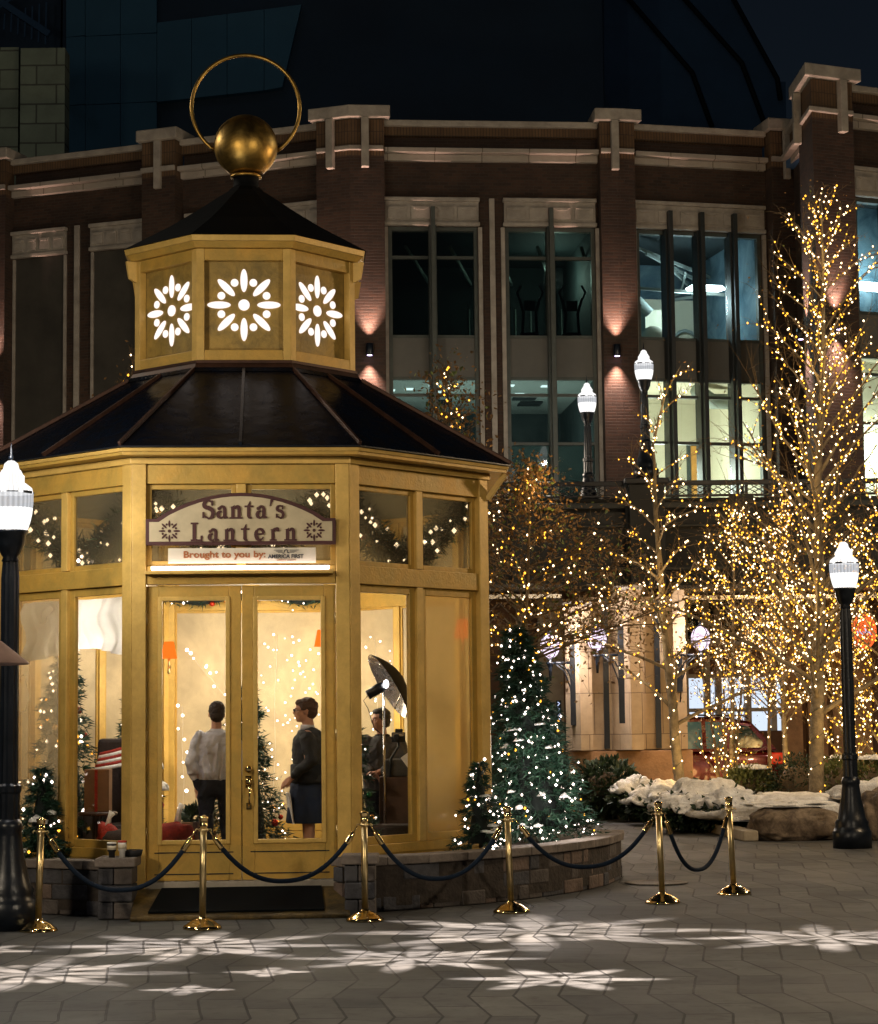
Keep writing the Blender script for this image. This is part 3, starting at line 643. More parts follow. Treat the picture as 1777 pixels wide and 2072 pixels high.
# --- rooms behind the glass: real boxes with ceilings and lights
def room(f, u0, u1, z0, z1, depth, mats_, name='room'):
    wallm, ceilm, floorm = mats_
    r = empty(name, (0,0,0)); r.parent = BB
    m = MB(f); m.box(u0-.1, u1+.1, -depth-.1, -depth, z0, z1); m.build('back_wall', wallm, r)
    m = MB(f); m.box(u0-.2, u0-.1, -depth, -.4, z0, z1); m.box(u1+.1, u1+.2, -depth, -.4, z0, z1); m.build('side_wall', wallm, r)
    m = MB(f); m.box(u0-.2, u1+.2, -depth, -.4, z1+.003, z1+.1); m.build('ceiling', ceilm, r)
    m = MB(f); m.box(u0-.2, u1+.2, -depth, -.4, z0-.1, z0-.003); m.build('floor', floorm, r)
    return r
mid = (Z['sp0']+Z['sp1'])/2
uf, lfz = Z['sp1']-.35, GZ+.2
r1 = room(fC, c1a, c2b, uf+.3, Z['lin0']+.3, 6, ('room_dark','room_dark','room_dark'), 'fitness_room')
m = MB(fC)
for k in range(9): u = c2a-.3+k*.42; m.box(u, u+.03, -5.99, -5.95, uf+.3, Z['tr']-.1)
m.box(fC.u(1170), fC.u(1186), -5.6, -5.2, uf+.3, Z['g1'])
m.build('wall_panel', 'room_grey', r1)
m = MB(fC); 
for k in range(5): m.tube([fC.__call__(c1a+.5+k*1.1,-1.5,0) and (c1a+.5+k*1.1,-1.2,Z['g1']-.15), (c1a+1.4+k*1.1,-5,Z['g1']-.3)], .05, 5)
m.build('ceiling_duct', 'room_grey', r1)
lamp('room_lamp_light', 'POINT', Vector(fC(fC.u(1160), -3.5, Z['g1']-.5))+OFF, 110, (.7, .95, .8), .3)
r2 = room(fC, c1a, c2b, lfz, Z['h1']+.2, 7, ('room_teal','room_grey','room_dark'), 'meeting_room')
m = MB(fC); m.box(c1a, c2b, -6.98, -6.9, Z['h3']-.0, Z['h2']-.9); m.box(c1a, c2b, -4.0, -3.9, lfz, lfz+1.2)
m.build('wall_band', 'room_teal', r2)
for k, (px, d) in enumerate(((845,2.2),(893,1.6),(915,2.6),(1052,1.6),(1087,3.0),(1130,1.7),(805,2.4))):
    u = fC.u(px, 850); m = MB(fC); m.box(u-.12, u+.12, -d-.5, -d-.25, Z['h1']+.18, Z['h1']+.197); m.build('downlight', 'downlight_glow', r2)
m = MB(fC)
for px, d in ((1105,3.6),(1127,4.6),(925,4.4)): u = fC.u(px, 850); m.box(u-.3, u+.3, -d-.7, -d, Z['h1']+.16, Z['h1']+.195)
m.build('air_vent', 'room_dark', r2)
lamp('room_lamp_light', 'AREA', Vector(fC(fC.u(1100), -2.2, lfz+.7))+OFF, 170, (.92, 1, .94), 2.0, rot=(math.pi,0,0))
lamp('room_lamp_light', 'AREA', Vector(fC(fC.u(880), -2.2, lfz+.7))+OFF, 170, (.92, 1, .94), 2.0, rot=(math.pi,0,0))
r3 = room(fD, d1a, d1b, uf+.3, Z['lin0']+.25, 5, ('room_mural','room_dark','room_dark'), 'studio_room')
m = MB(fD)
for k in range(6): m.bar((d1a+k*.7, -.8-k*.5, Z['g1']-.1-.12*k), (d1b-.2*k, -3.6-k*.2, Z['g1']-.25-.1*k), .05, .08)
m.bar((d1a, -1.5, Z['g1']-1.05), (d1b, -1.6, Z['g1']-1.15), .06, .08)
m.tube([(d1a-.1,-2,Z['g1']-.9),(d1a+.45,-2,Z['g1']-1.05),(d1a+1.0,-2,Z['g1']-1.6)], .14, 8)
m.build('ceiling_beam', 'room_grey', r3)
m = MB(fD)
uc = fD.u(1322,600,3.2); m.box(uc-.30, uc+.18, -3.4, -3.0, uf+.3, Z['g1']-1.3)
m.box(d1a, d1b, -4.6, -4.55, Z['g1']-1.75, Z['g1']-.7)
for px in (1357, 1411, 1479, 1540): u = fD.u(px,600,.55); m.box(u-.03, u+.04, -.62, -.5, uf+.3, Z['g1']-.9)
m.build('column', 'room_cream', r3)
m = MB(fD); pts = [(fD.u(1385,600,4.4)+.55*math.cos(a)*1.0, -4.4, Z['g1']-2.5+.95*math.sin(a)) for a in [math.pi*k/10 for k in range(11)]]
m.tube(pts, .05, 5); m.tube([pts[0],(pts[0][0],-4.4,uf+.3)], .05, 5); m.tube([pts[-1],(pts[-1][0],-4.4,uf+.3)], .05, 5); m.tube([(pts[8][0],-4.38,pts[8][2]),(pts[0][0],-4.38,Z['g1']-3.1)], .04, 5); m.tube([(pts[2][0],-4.38,pts[2][2]),(pts[10][0],-4.38,Z['g1']-3.1)], .04, 5)
m.build('arch_frame', 'room_grey', r3)
m = MB(fD); m.ball((fD.u(1322,600,1.6), -1.6, uf+.5), (.42,.3,.50), 16); m.build('round_hood', 'room_cream', r3)
za = ZZ(1440, 560, 50.9)
m = MB(fD); m.add([(fD.u(1390,560,1.2),-1.2,za),(fD.u(1402,560,1.2),-1.2,za+.09),(fD.u(1460,560,1.2),-1.2,za+.09),(fD.u(1470,560,1.2),-1.2,za),(fD.u(1456,560,1.2),-1.2,za-.06),(fD.u(1392,560,1.2),-1.2,za-.06),
   (fD.u(1390,560,1.2),-1.3,za),(fD.u(1402,560,1.2),-1.3,za+.09),(fD.u(1460,560,1.2),-1.3,za+.09),(fD.u(1470,560,1.2),-1.3,za),(fD.u(1456,560,1.2),-1.3,za-.06),(fD.u(1392,560,1.2),-1.3,za-.06)],
   [(0,1,2,3,4,5),(11,10,9,8,7,6),(0,6,7,1),(1,7,8,2),(2,8,9,3),(3,9,10,4),(4,10,11,5),(5,11,6,0)]); m.build('ceiling_light', 'tube_glow', r3)
lamp('room_lamp_light', 'POINT', Vector(fD(fD.u(1430), -1.8, za-.3))+OFF, 130, (.82, .95, 1), .25)
r4 = room(fD, d1a, d1b, lfz, Z['h1']+.25, 5, ('room_cream','room_cream','room_cream'), 'office_room')
u = fD.u(1421,900,4.9); m = MB(fD); m.box(u-.42, u+.42, -4.99, -4.9, lfz, ZZ(1420, 896, 56)); m.build('door_frame', 'room_teal', r4)
m = MB(fD); m.box(u-.34, u+.34, -4.88, -4.82, lfz, ZZ(1420, 902, 56)); m.build('door', 'door_orange', r4)
m = MB(fD); m.box(fD.u(1325), fD.u(1348), -3.0, -2.6, lfz, Z['h1']+.2); m.build('column', 'room_cream', r4)
m = MB(fD); m.tube([(fD.u(1450),-1.5,Z['h1']+.05),(fD.u(1500),-2.2,Z['h1']-.1),(fD.u(1560),-2.2,Z['h1']-.1)], .2, 8); m.build('ceiling_duct', 'room_grey', r4)
lamp('room_lamp_light', 'POINT', Vector(fD(fD.u(1400), -2.2, lfz+1.6))+OFF, 420, (1, .95, .82), .4)
r5 = room(fE, e1a, e1b, uf+.3, Z['lin0']+.25, 1.7, ('room_mural','room_dark','room_dark'), 'studio_room')
m = MB(fE); m.box(fE.u(1735), fE.u(1850), -1.3, -1.2, ZZ(1760,577,48.6), ZZ(1760,560,48.6)); m.build('ceiling_light', 'tube_glow', r5)
lamp('room_lamp_light', 'POINT', Vector(fE(e1a+1.2, -1.1, za-.3))+OFF, 80, (.82, .95, 1), .25)
r6 = room(fE, e1a, e1b, lfz, Z['h1']+.25, 1.7, ('room_cream','room_cream','room_cream'), 'office_room')
lamp('room_lamp_light', 'POINT', Vector(fE(e1a+1.2, -1.1, lfz+1.6))+OFF, 260, (1, .95, .82), .4)
# fitness machines seen through the dark window
def machine(px, label):
    e = empty('fitness_machine', Vector(fC(fC.u(px), -1.2, uf+.3))+OFF); tag(e, label, 'exercise machine', 'exercise machines behind the upper windows')
    m = MB(); m.box(-.35,.35,-.5,.5,0,.12); m.tube([(-.2,.3,.1),(-.15,.1,.9),(-.25,-.1,1.25)], .04, 6); m.tube([(.2,.3,.1),(.15,.1,.9),(.25,-.1,1.25)], .04, 6); m.lathe([(.02,-.05),(.25,-.05),(.25,.05),(.02,.05)], 14, (0,.2,.35)); m.build('frame', 'black_metal', e)
    m = MB(); m.box(-.14,.14,-.02,.06,.95,1.2); m.build('console', 'black_matte', e)
    m = MB(); m.tube([(-.25,-.1,1.2),(-.32,-.3,1.35),(-.22,-.4,1.5)], .03, 6); m.tube([(.25,-.1,1.2),(.32,-.3,1.35),(.22,-.4,1.5)], .03, 6); m.build('handlebar', 'black_metal', e)
machine(1172, 'black elliptical machine by the right edge of the second dark upper window')
machine(1085, 'low black exercise machine in the left half of the second dark upper window')
# --- wall lamps on the pilasters (things)
def wall_lamp(f, u, label, d=.42, zc=None):
    zc = zc or ZZ(990, 714, YM)
    p = Vector(f(u, d, zc))+OFF; q = Vector(f(u, d+.15, zc))+OFF
    e = empty('wall_lamp', p); tag(e, label, 'wall lamp', 'black up and down wall lamps on the brick pilasters')
    dv = (q-p)
    m = MB(); m.lathe([(.085,-.14),(.09,-.135),(.09,.135),(.085,.14),(.07,.14),(.07,.12),(.0,.12)], 16, tuple(dv)); m.bar((0,0,0), tuple(dv*.6), .06, .10); m.build('housing', 'black_metal', e)
    m = MB(); m.lathe([(.0,-.143),(.062,-.143),(.062,-.150),(.0,-.150)], 12, tuple(dv)); m.build('lens', 'sconce_glow', e)
    for s in (1,-1):
        l = lamp('wall_lamp_light', 'SPOT', dv + Vector((0,0,.16*s)), 260, (1,.68,.56), .015, spot=52, blend=.5)
        l.rotation_euler = (math.pi if s > 0 else 0, 0, 0); l.parent = e
        l2 = lamp('wall_lamp_light', 'SPOT', dv + Vector((0,0,.17*s)), 520, (1,.60,.48), .02, spot=74, blend=1)
        l2.rotation_euler = (math.pi if s > 0 else 0, 0, 0); l2.parent = e
wall_lamp(fC, fC.u(748,714,-.57), 'small black wall lamp on the wide pilaster beside the kiosk roof')
wall_lamp(fA, fA.u(684,714,-.57), 'black wall lamp hidden just behind the upper drum of the kiosk')
wall_lamp(fC, fC.u(1249,714,-.57), 'small black wall lamp on the brick pilaster between the two terrace street lamps', d=.42)
wall_lamp(fA, fA.u(-22,714,-.57), 'black wall lamp on the pilaster at the far left edge')
wall_lamp(fR, fR.L-.62, 'black wall lamp on the angled side of the projecting wing, behind the lit tree')
wall_lamp(fE, fE.u(1700,714,-.57), 'black wall lamp on the front of the projecting wing, beside the treetop')

# ============================================================ terrace, railing
TY = 43.0
zr1 = ZZ(1100, 976, TY); zr0 = ZZ(1100, 1004, TY)
TW = empty('terrace', (0,TY,0)); tag(TW, 'dark raised terrace wall above the ground floor shops', 'terrace')
m = MB(); m.box(-16, 16, .2, 8.0, zr0-.35, zr0-.05); m.build('deck', 'terrace_dark', TW)
m = MB(); m.box(-16, 16, 0, .4, ZZ(1100,1186,TY)-.1, zr0-.35-.003); m.build('wall', 'terrace_dark', TW)
for py, h in ((1065,.05),(1150,.08),(1020,.12)):
    m = MB(); m.box(-16, 16, -.10, -.003, ZZ(1100,py,TY)-h, ZZ(1100,py,TY)); m.build('ledge', 'frame_dark', TW, bevel=.01)
for px in (1060, 1290, 1500, 1690):
    x = XX(px,TY,1080); m = MB(); m.box(x-.25, x+.25, -.18, -.105, ZZ(1100,1186,TY)-.1, zr0-.05); m.build('pier', 'terrace_dark', TW)
px_ped = XX(1305, TY, 1000)
def railing(x0, x1, label):
    e = empty('terrace_railing', ((x0+x1)/2, TY-.02, zr0-.05)); tag(e, label, 'railing', 'lattice railings along the terrace'); L = (x1-x0)/2; H = zr1-zr0+.05
    m = MB(); m.box(-L, L, -.06, .06, H-.10, H); m.box(-L, L, -.03, .03, 0, .05); m.build('top_rail', 'black_metal', e, bevel=.01)
    n = max(1, round(2*L/1.9))
    for k in range(n+1):
        x = -L+.04+k*(2*L-.08)/n; m = MB(); m.box(x-.03, x+.03, -.028, .028, .053, H-.103); m.build('post', 'black_metal', e)
    m = MB(); k = 0; s = .30; x = -L+.1
    while x + s < L:
        m.bar((x,-.0,.06), (x+s,0,H-.11), .018, .018); m.bar((x,.02,H-.11), (x+s,.02,.06), .018, .018); x += s*.62
    m.build('lattice', 'black_metal', e)
railing(XX(980,TY,1000)-3.2, px_ped-.42, 'black lattice railing of the terrace between the kiosk and the lamp pedestal')
railing(px_ped+.42, 9.6, 'black lattice railing of the terrace right of the lamp pedestal')
e = empty('lamp_pedestal', (px_ped, TY-.05, ZZ(1100,1186,TY)-.1)); tag(e, 'dark square pedestal carrying the taller terrace lamp', 'pedestal')
hb = ZZ(1305, 972, TY) - (ZZ(1100,1186,TY)-.1)
m = MB(); m.box(-.36,.36,-.36,.36,0,hb-.12); m.build('shaft', 'terrace_dark', e, bevel=.02)
m = MB(); m.box(-.45,.45,-.45,.45,hb-.117,hb); m.build('cap', 'black_metal', e, bevel=.02)

# ============================================================ street lamps
def lampglass(name, s0, s1, tr, col=(1,.98,.96)):
    m = bpy.data.materials.new(name); m.use_nodes = True; n = m.node_tree; L = n.links; n.nodes.remove(n.nodes['Principled BSDF']); MATS[name] = m
    tc = n.nodes.new('ShaderNodeTexCoord'); sx = n.nodes.new('ShaderNodeSeparateXYZ'); L.new(tc.outputs['Object'], sx.inputs[0])
    at = n.nodes.new('ShaderNodeMath'); at.operation = 'ARCTAN2'; L.new(sx.outputs[1], at.inputs[0]); L.new(sx.outputs[0], at.inputs[1])
    sn = n.nodes.new('ShaderNodeMath'); sn.operation = 'MULTIPLY'; sn.inputs[1].default_value = 26; L.new(at.outputs[0], sn.inputs[0])
    si = n.nodes.new('ShaderNodeMath'); si.operation = 'SINE'; L.new(sn.outputs[0], si.inputs[0])
    mr = n.nodes.new('ShaderNodeMapRange'); mr.inputs[1].default_value = -1; mr.inputs[2].default_value = 1; mr.inputs[3].default_value = s0; mr.inputs[4].default_value = s1; L.new(si.outputs[0], mr.inputs[0])
    e = n.nodes.new('ShaderNodeEmission'); e.inputs[0].default_value = tuple(col)+(1,); L.new(mr.outputs[0], e.inputs[1])
    t = n.nodes.new('ShaderNodeBsdfTransparent'); x = n.nodes.new('ShaderNodeMixShader'); x.inputs[0].default_value = tr
    L.new(e.outputs[0], x.inputs[1]); L.new(t.outputs[0], x.inputs[2]); L.new(x.outputs[0], n.nodes['Material Output'].inputs[0]); m.cycles.emission_sampling = 'NONE'
lampglass('lamp_glass', 1.2, 2.2, .45); lampglass('lamp_glass_band', .50, .78, .35, (.93,.95,1)); lampglass('lamp_glass_dome', .95, 1.9, .35)
def street_lamp(loc, pole, label, glow=True, power=130, group='black street lamps with glowing acorn globes'):
    e = empty('street_lamp', loc); tag(e, label, 'street lamp', group)
    hb = min(.95, pole*.4)
    k = hb/.95
    m = MB()
    m.lathe([(.26,0),(.26,.22*k),(.245,.24*k),(.22,.30*k),(.225,.34*k),(.19,.40*k),(.165,.52*k),(.135,.66*k),(.12,.80*k),(.115,.84*k),(.125,.86*k),(.125,.90*k),(.10,.95*k)], 20); 
    m.build('base', 'black_metal', e)
    m = MB(); m.lathe([(.100,hb),(.098,hb+.22),(.112,hb+.24),(.112,hb+.29),(.085,hb+.31),(.080,pole-.42),(.068,pole-.28)], 24, flute=.10, sm=False); m.build('fluted_pole', 'black_metal', e)
    m = MB(); m.lathe([(.070,pole-.28),(.078,pole-.27),(.065,pole-.24),(.09,pole-.20),(.125,pole-.12),(.135,pole-.04),(.155,pole-.02),(.155,pole),(.0,pole)], 20); m.build('globe_holder', 'black_metal', e)
    g = pole
    m = MB()
    m.lathe([(.135,g),(.15,g+.01),(.172,g+.08),(.187,g+.15),(.192,g+.20)], 20); 
    m.build('globe', 'lamp_glass', e)
    lamp('lamp_core_light', 'POINT', (0,0,g+.15), power, (1,.97,.92), .07, parent=e)
    m = MB(); m.lathe([(.193,g+.20),(.198,g+.25),(.198,g+.33)], 40, flute=.035, sm=False); m.build('globe_band', 'lamp_glass_band', e)
    m = MB()
    for j in range(8):
        a = j*math.pi/4; m.bar((.203*math.cos(a), .203*math.sin(a), g+.335), (.203*math.cos(a+.5), .203*math.sin(a+.5), g+.335), .012, .022 if j % 2 else .010)
    m.build('globe_clasp', 'black_metal', e)
    m = MB(); m.lathe([(.196,g+.33),(.185,g+.38),(.135,g+.42),(.118,g+.43),(.118,g+.49),(.105,g+.50),(.085,g+.54),(.072,g+.55),(.060,g+.60),(.03,g+.625),(.0,g+.63)], 20); m.build('globe_dome', 'lamp_glass_dome', e)
    m = MB(); m.lathe([(.014,g+.63),(.022,g+.645),(.024,g+.66),(.012,g+.675),(.010,g+.70),(.004,g+.78),(.0,g+.785)], 10); m.build('finial', 'black_metal', e)
    return e
lampz = ZZ(1712, 1190, 28.5)
street_lamp((XX(1722,28.5,1600),28.5,0), lampz, 'black fluted street lamp standing in front of the boulder by the lit trees')
street_lamp((XX(18,18.64,1500),18.64,0), ZZ(22,1074,18.64), 'black fluted street lamp standing left of the kiosk, cut by the frame edge')
street_lamp((XX(1305,43,850),TY-.05,ZZ(1305,971,43)), ZZ(1305,770,43)-ZZ(1305,971,43), 'street lamp on the dark pedestal, the higher of the two on the terrace')
street_lamp((XX(1194,43,900),TY+.6,zr0-.3), ZZ(1194,835,43.6)-(zr0-.3), 'street lamp behind the lattice railing, the lower of the two on the terrace')
lamp('street_lamp_light', 'POINT', (XX(18,18.64,1500)-.1,18.2,4.4), 120, (1,.95,.9), .2)

# ============================================================ ground floor: shopfront, canopy, sandstone piers
SY = 44.6
sf = empty('shopfront', (0, SY, 0)); tag(sf, 'brown ground floor shopfront with bright lower windows behind the lit trees', 'shopfront')
def zs(py, Y=SY): return ZZ(1450, py, Y)
hole = [(1398,1428,1208,1300,'glass_dark'),(1432,1450,1208,1300,'glass_dark'),(1458,1510,1208,1300,'glass_dark'),(1518,1560,1208,1300,'glass_dark')]
m = MB(); x0 = XX(985,SY); m.box(x0-1, XX(1385,SY), 0, .3, 0, 4.6); m.box(XX(1585,SY), 16, 0, .3, 0, 4.6); m.box(XX(1385,SY), XX(1585,SY), 0, .3, zs(1368), zs(1302)); m.box(XX(1385,SY), XX(1585,SY), 0, .3, 0, zs(1480)); m.box(XX(1385,SY), XX(1585,SY), 0, .3, zs(1206), 4.6)
m.build('wall', 'shop_brown', sf)
m = MB()
for px in (1388,1432,1455,1514,1565): x = XX(px,SY); m.box(x-.06, x+.06, -.05, .25, zs(1480), zs(1206))
for py in (1437,1368,1302): m.box(XX(1385,SY), XX(1585,SY), -.03, .2, zs(py)-.04, zs(py)+.04)
m.build('window_frame', 'limestone', sf)
for a, b in ((1389,1431),(1434,1453),(1457,1512),(1516,1563),(1567,1584)):
    m = MB(); m.box(XX(a,SY), XX(b,SY), .30, .32, zs(1480), zs(1369)); m.build('lit_pane', 'shop_glow', sf)
    m = MB(); m.box(XX(a,SY), XX(b,SY), .30, .32, zs(1301), zs(1206)); m.build('dark_pane', 'glass_dark', sf)
m = MB(); m.box(XX(1380,SY), 16, 2.2, 2.3, 0, 4.6); m.build('back_wall', 'room_dark', sf)
for px in (1600,1650,1700,1740):
    x = XX(px,SY); m = MB(); m.box(x-.2, x+.2, -.22, -.003, 0, 4.4); m.build('pier', 'sandstone_base', sf)
# diamond pattern panel near the kiosk
m = MB(); xd = XX(1012,SY); m.box(xd-.55, xd+.55, -.06, -.003, zs(1330), zs(1205)); m.build('brick_panel', 'shop_brown', sf)
m = MB()
for k in range(5):
    zz0 = zs(1300)+k*.22
    m.bar((xd-.45,-.07,zz0), (xd,-.07,zz0+.45), .05, .03); m.bar((xd,-.075,zz0+.45), (xd+.45,-.075,zz0), .05, .03)
m.build('chevron_brick', 'limestone', sf)
m = MB(); m.box(XX(1046,SY), XX(1062,SY), -.1, -.003, .2, zs(1205)); m.box(XX(1090,SY), XX(1140,SY), -.2, -.003, 0, zs(1210)); m.build('column', 'limestone', sf)
def canopy(px0, px1, label, matn='silver'):
    Y = 41.6; e = empty('canopy', ((XX(px0,Y)+XX(px1,Y))/2, Y, 0)); tag(e, label, 'canopy', 'metal canopies over the shops')
    L = (XX(px1,Y)-XX(px0,Y))/2; zt, zb = ZZ((px0+px1)/2,1181,Y), ZZ((px0+px1)/2,1197,Y)
    m = MB(); pts = [(0,zb),(-.06,zb+.02),(-.10,(zb+zt)/2),(-.06,zt-.02),(0,zt)]
    vs = [(x,y,zz) for x in (-L,L) for y,zz in pts]; m.add(vs, [(i,i+1,i+6,i+5) for i in range(4)]+[(4,3,2,1,0),(5,6,7,8,9),(0,5,9,4)]); m.build('fascia', matn, e)
    m = MB(); m.box(-L, L, .003, 1.3, zb+.05, zb+.1); m.build('soffit', 'frame_dark', e)
    m = MB(); m.box(-L, L, -.02, .10, zb-.14, zb-.06); m.build('gutter_pipe', 'silver', e)
canopy(960, 1140, 'shiny curved metal canopy fascia just right of the kiosk')
canopy(1366, 1900, 'long metal canopy fascia behind the tall lit tree')
# neon disc sign
e = empty('neon_sign', W(1748,1277,41.2)); tag(e, 'round orange red glowing sign right of the big street lamp', 'sign')
m = MB(); m.lathe([(.0,-.06),(.34,-.06),(.36,0),(.34,.04),(.0,.04)], 28); o = m.build('disc', 'neon_red', e); o.rotation_euler = (R_(90),0,0); o.scale = (.7,1,1)
m = MB()
for k in range(7): m.tube([(-.15+.04*k,-.08,.05*math.sin(k*2)), (-.12+.045*k,-.08,-.06+.05*math.sin(k*3))], .012, 5)
m.build('lettering', 'neon_blue', e)
# small blue sign
e = empty('small_sign', W(1131,1447,41)); tag(e, 'tiny blue glowing sign just left of the sandstone piers', 'sign')
m = MB(); m.box(-.05,.05,-.02,.02,-.28,.28); m.build('panel', 'frame_dark', e)
m = MB()
for k in range(5): m.tube([(-.02,-.03,-.22+k*.1),(.02,-.03,-.18+k*.1),(-.02,-.03,-.15+k*.1)], .010, 5)
m.build('lettering', 'neon_blue', e)

PY = 38.4
pw = empty('sandstone_wall', (0, PY, 0)); tag(pw, 'stepped sandstone block wall with black vertical bars between the kiosk and the car', 'wall')
def zp(py, px=1260, Y=PY): return ZZ(px, py, Y)
def X_(px, Y=PY): return XX(px, Y, 1400)
m = MB(); m.box(X_(1174), X_(1388), 0, 1.2, zp(1517), zp(1208)); m.build('wall', 'sandstone', pw)
m = MB(); m.box(X_(1147), X_(1398), -.10, 1.25, 0, zp(1519)); m.build('plinth', 'sandstone_base', pw, bevel=.02)
def fin(pa, pb, pt, pe, d=.55):
    # splayed bright face pa..pb, square face pb..pe
    m = MB(); xa, xb, xe = X_(pa,PY-d*.4), X_(pb,PY-d), X_(pe,PY-.2)
    zt = zp(pt)
    m.slab([(xa, -.06), (xb, -d), (xb+.22, -d+.05), (xb+.22, .05), (xa, .05)], zp(1517)+.0, zt); m.build('fin', 'sandstone', pw)
    m = MB(); m.slab([(xa-.03, -.09), (xb, -d-.05), (xb+.26, -d+.0), (xb+.26, .08), (xa-.03, .08)], zt+.003, zt+.09); m.build('fin_cap', 'limestone', pw, bevel=.02)
fin(1146, 1174, 1228, 1182); fin(1241, 1277, 1197, 1290)
m = MB(); m.box(X_(1363), X_(1388), -.14, -.003, zp(1517), zp(1196)); m.build('fin', 'sandstone', pw)
for a, b, p0, p1 in ((1221,1232,1208,1515),(1325,1336,1215,1515)):
    m = MB(); m.box(X_(a), X_(b), -.09, -.003, zp(p1), zp(p0)); m.build('black_bar', 'black_metal', pw)
# bracket lanterns
def bracket_lamp(px, py, Y, bx, btop, bbot, label):
    p = W(px, py, Y); e = empty('bracket_lantern', p); tag(e, label, 'wall lantern', 'round bracket lanterns by the sandstone wall')
    xb = XX(bx, Y, 1400) - p.x; s = 1 if xb > 0 else -1
    zt, zb = ZZ(bx,btop,Y)-p.z, ZZ(bx,bbot,Y)-p.z
    m = MB(); m.box(xb-.05, xb+.05, -.05, .05, zb, zt); m.build('back_bar', 'black_metal', e)
    m = MB(); m.ball((0,0,0), (.175,.175,.22), 20); m.build('globe', 'globe_shop', e)
    m = MB()
    m.tube([(.186*math.cos(t), .186*math.sin(t), -.05) for t in [2*math.pi*k/20 for k in range(21)]], .014, 5)
    for q in (0, .5, 1.0, 1.5): m.tube([(.184*math.cos(a)*math.cos(q*math.pi+.6), .184*math.cos(a)*math.sin(q*math.pi+.6), .232*math.sin(a)) for a in [-1.4+.28*k for k in range(11)]], .011, 4)
    m.lathe([(.02,.22),(.035,.25),(.01,.30),(0,.31)], 8)
    m.build('cage', 'black_metal', e)
    m = MB(); m.lathe([(.0,-.62),(.022,-.62),(.035,-.40),(.06,-.33),(.085,-.30),(.03,-.27),(.05,-.22)], 10); m.tube([(0,0,-.30),(xb,0,-.30)], .025, 6)
    m.tube([(xb*.25,0,-.32),(xb*.62,0,-.45),(xb*.88,0,-.75),(xb,0,-1.15)], .014, 5); m.tube([(xb*.4,0,-.32),(xb*.75,0,-.42),(xb*.94,0,-.60),(xb,0,-.8)], .014, 5)
    m.build('bracket', 'black_metal', e)
    lamp('lantern_light', 'POINT', (0,-.30,.0), 90, (1,.86,.80), .12, parent=e)
    return e
bracket_lamp(1113, 1308, PY-.35, 1160, 1286, 1468, 'round bracket lantern furthest left, just behind the big Christmas tree')
bracket_lamp(1208, 1292, PY-.75, 1258, 1268, 1464, 'round bracket lantern in front of the middle of the sandstone wall')
bracket_lamp(1418, 1292, PY-.2, 1376, 1330, 1400, 'round bracket lantern right of the sandstone wall, above the red car')
lamp('wall_wash_light', 'POINT', (X_(1200), PY-3.0, 3.2), 90, (1,.72,.42), .3)
lamp('wall_wash_light', 'POINT', (X_(1120), PY-.9, 3.2), 60, (1,.88,.80), .15)
# steel planter bowl
e = empty('steel_planter', (X_(1228,37.6), 37.6, .05)); tag(e, 'low shiny steel planter bowl at the foot of the sandstone wall', 'planter')
m = MB(); m.lathe([(.25,0),(.33,.1),(.37,.5),(.39,ZZ(1228,1551,37.6)-.05),(.36,ZZ(1228,1551,37.6)-.06),(.34,.6),(.0,.6)], 20); m.build('bowl', 'silver', e)
m = MB(); m.lathe([(.0,.61),(.335,.61),(.0,.66)], 16); m.build('soil', 'soil', e)

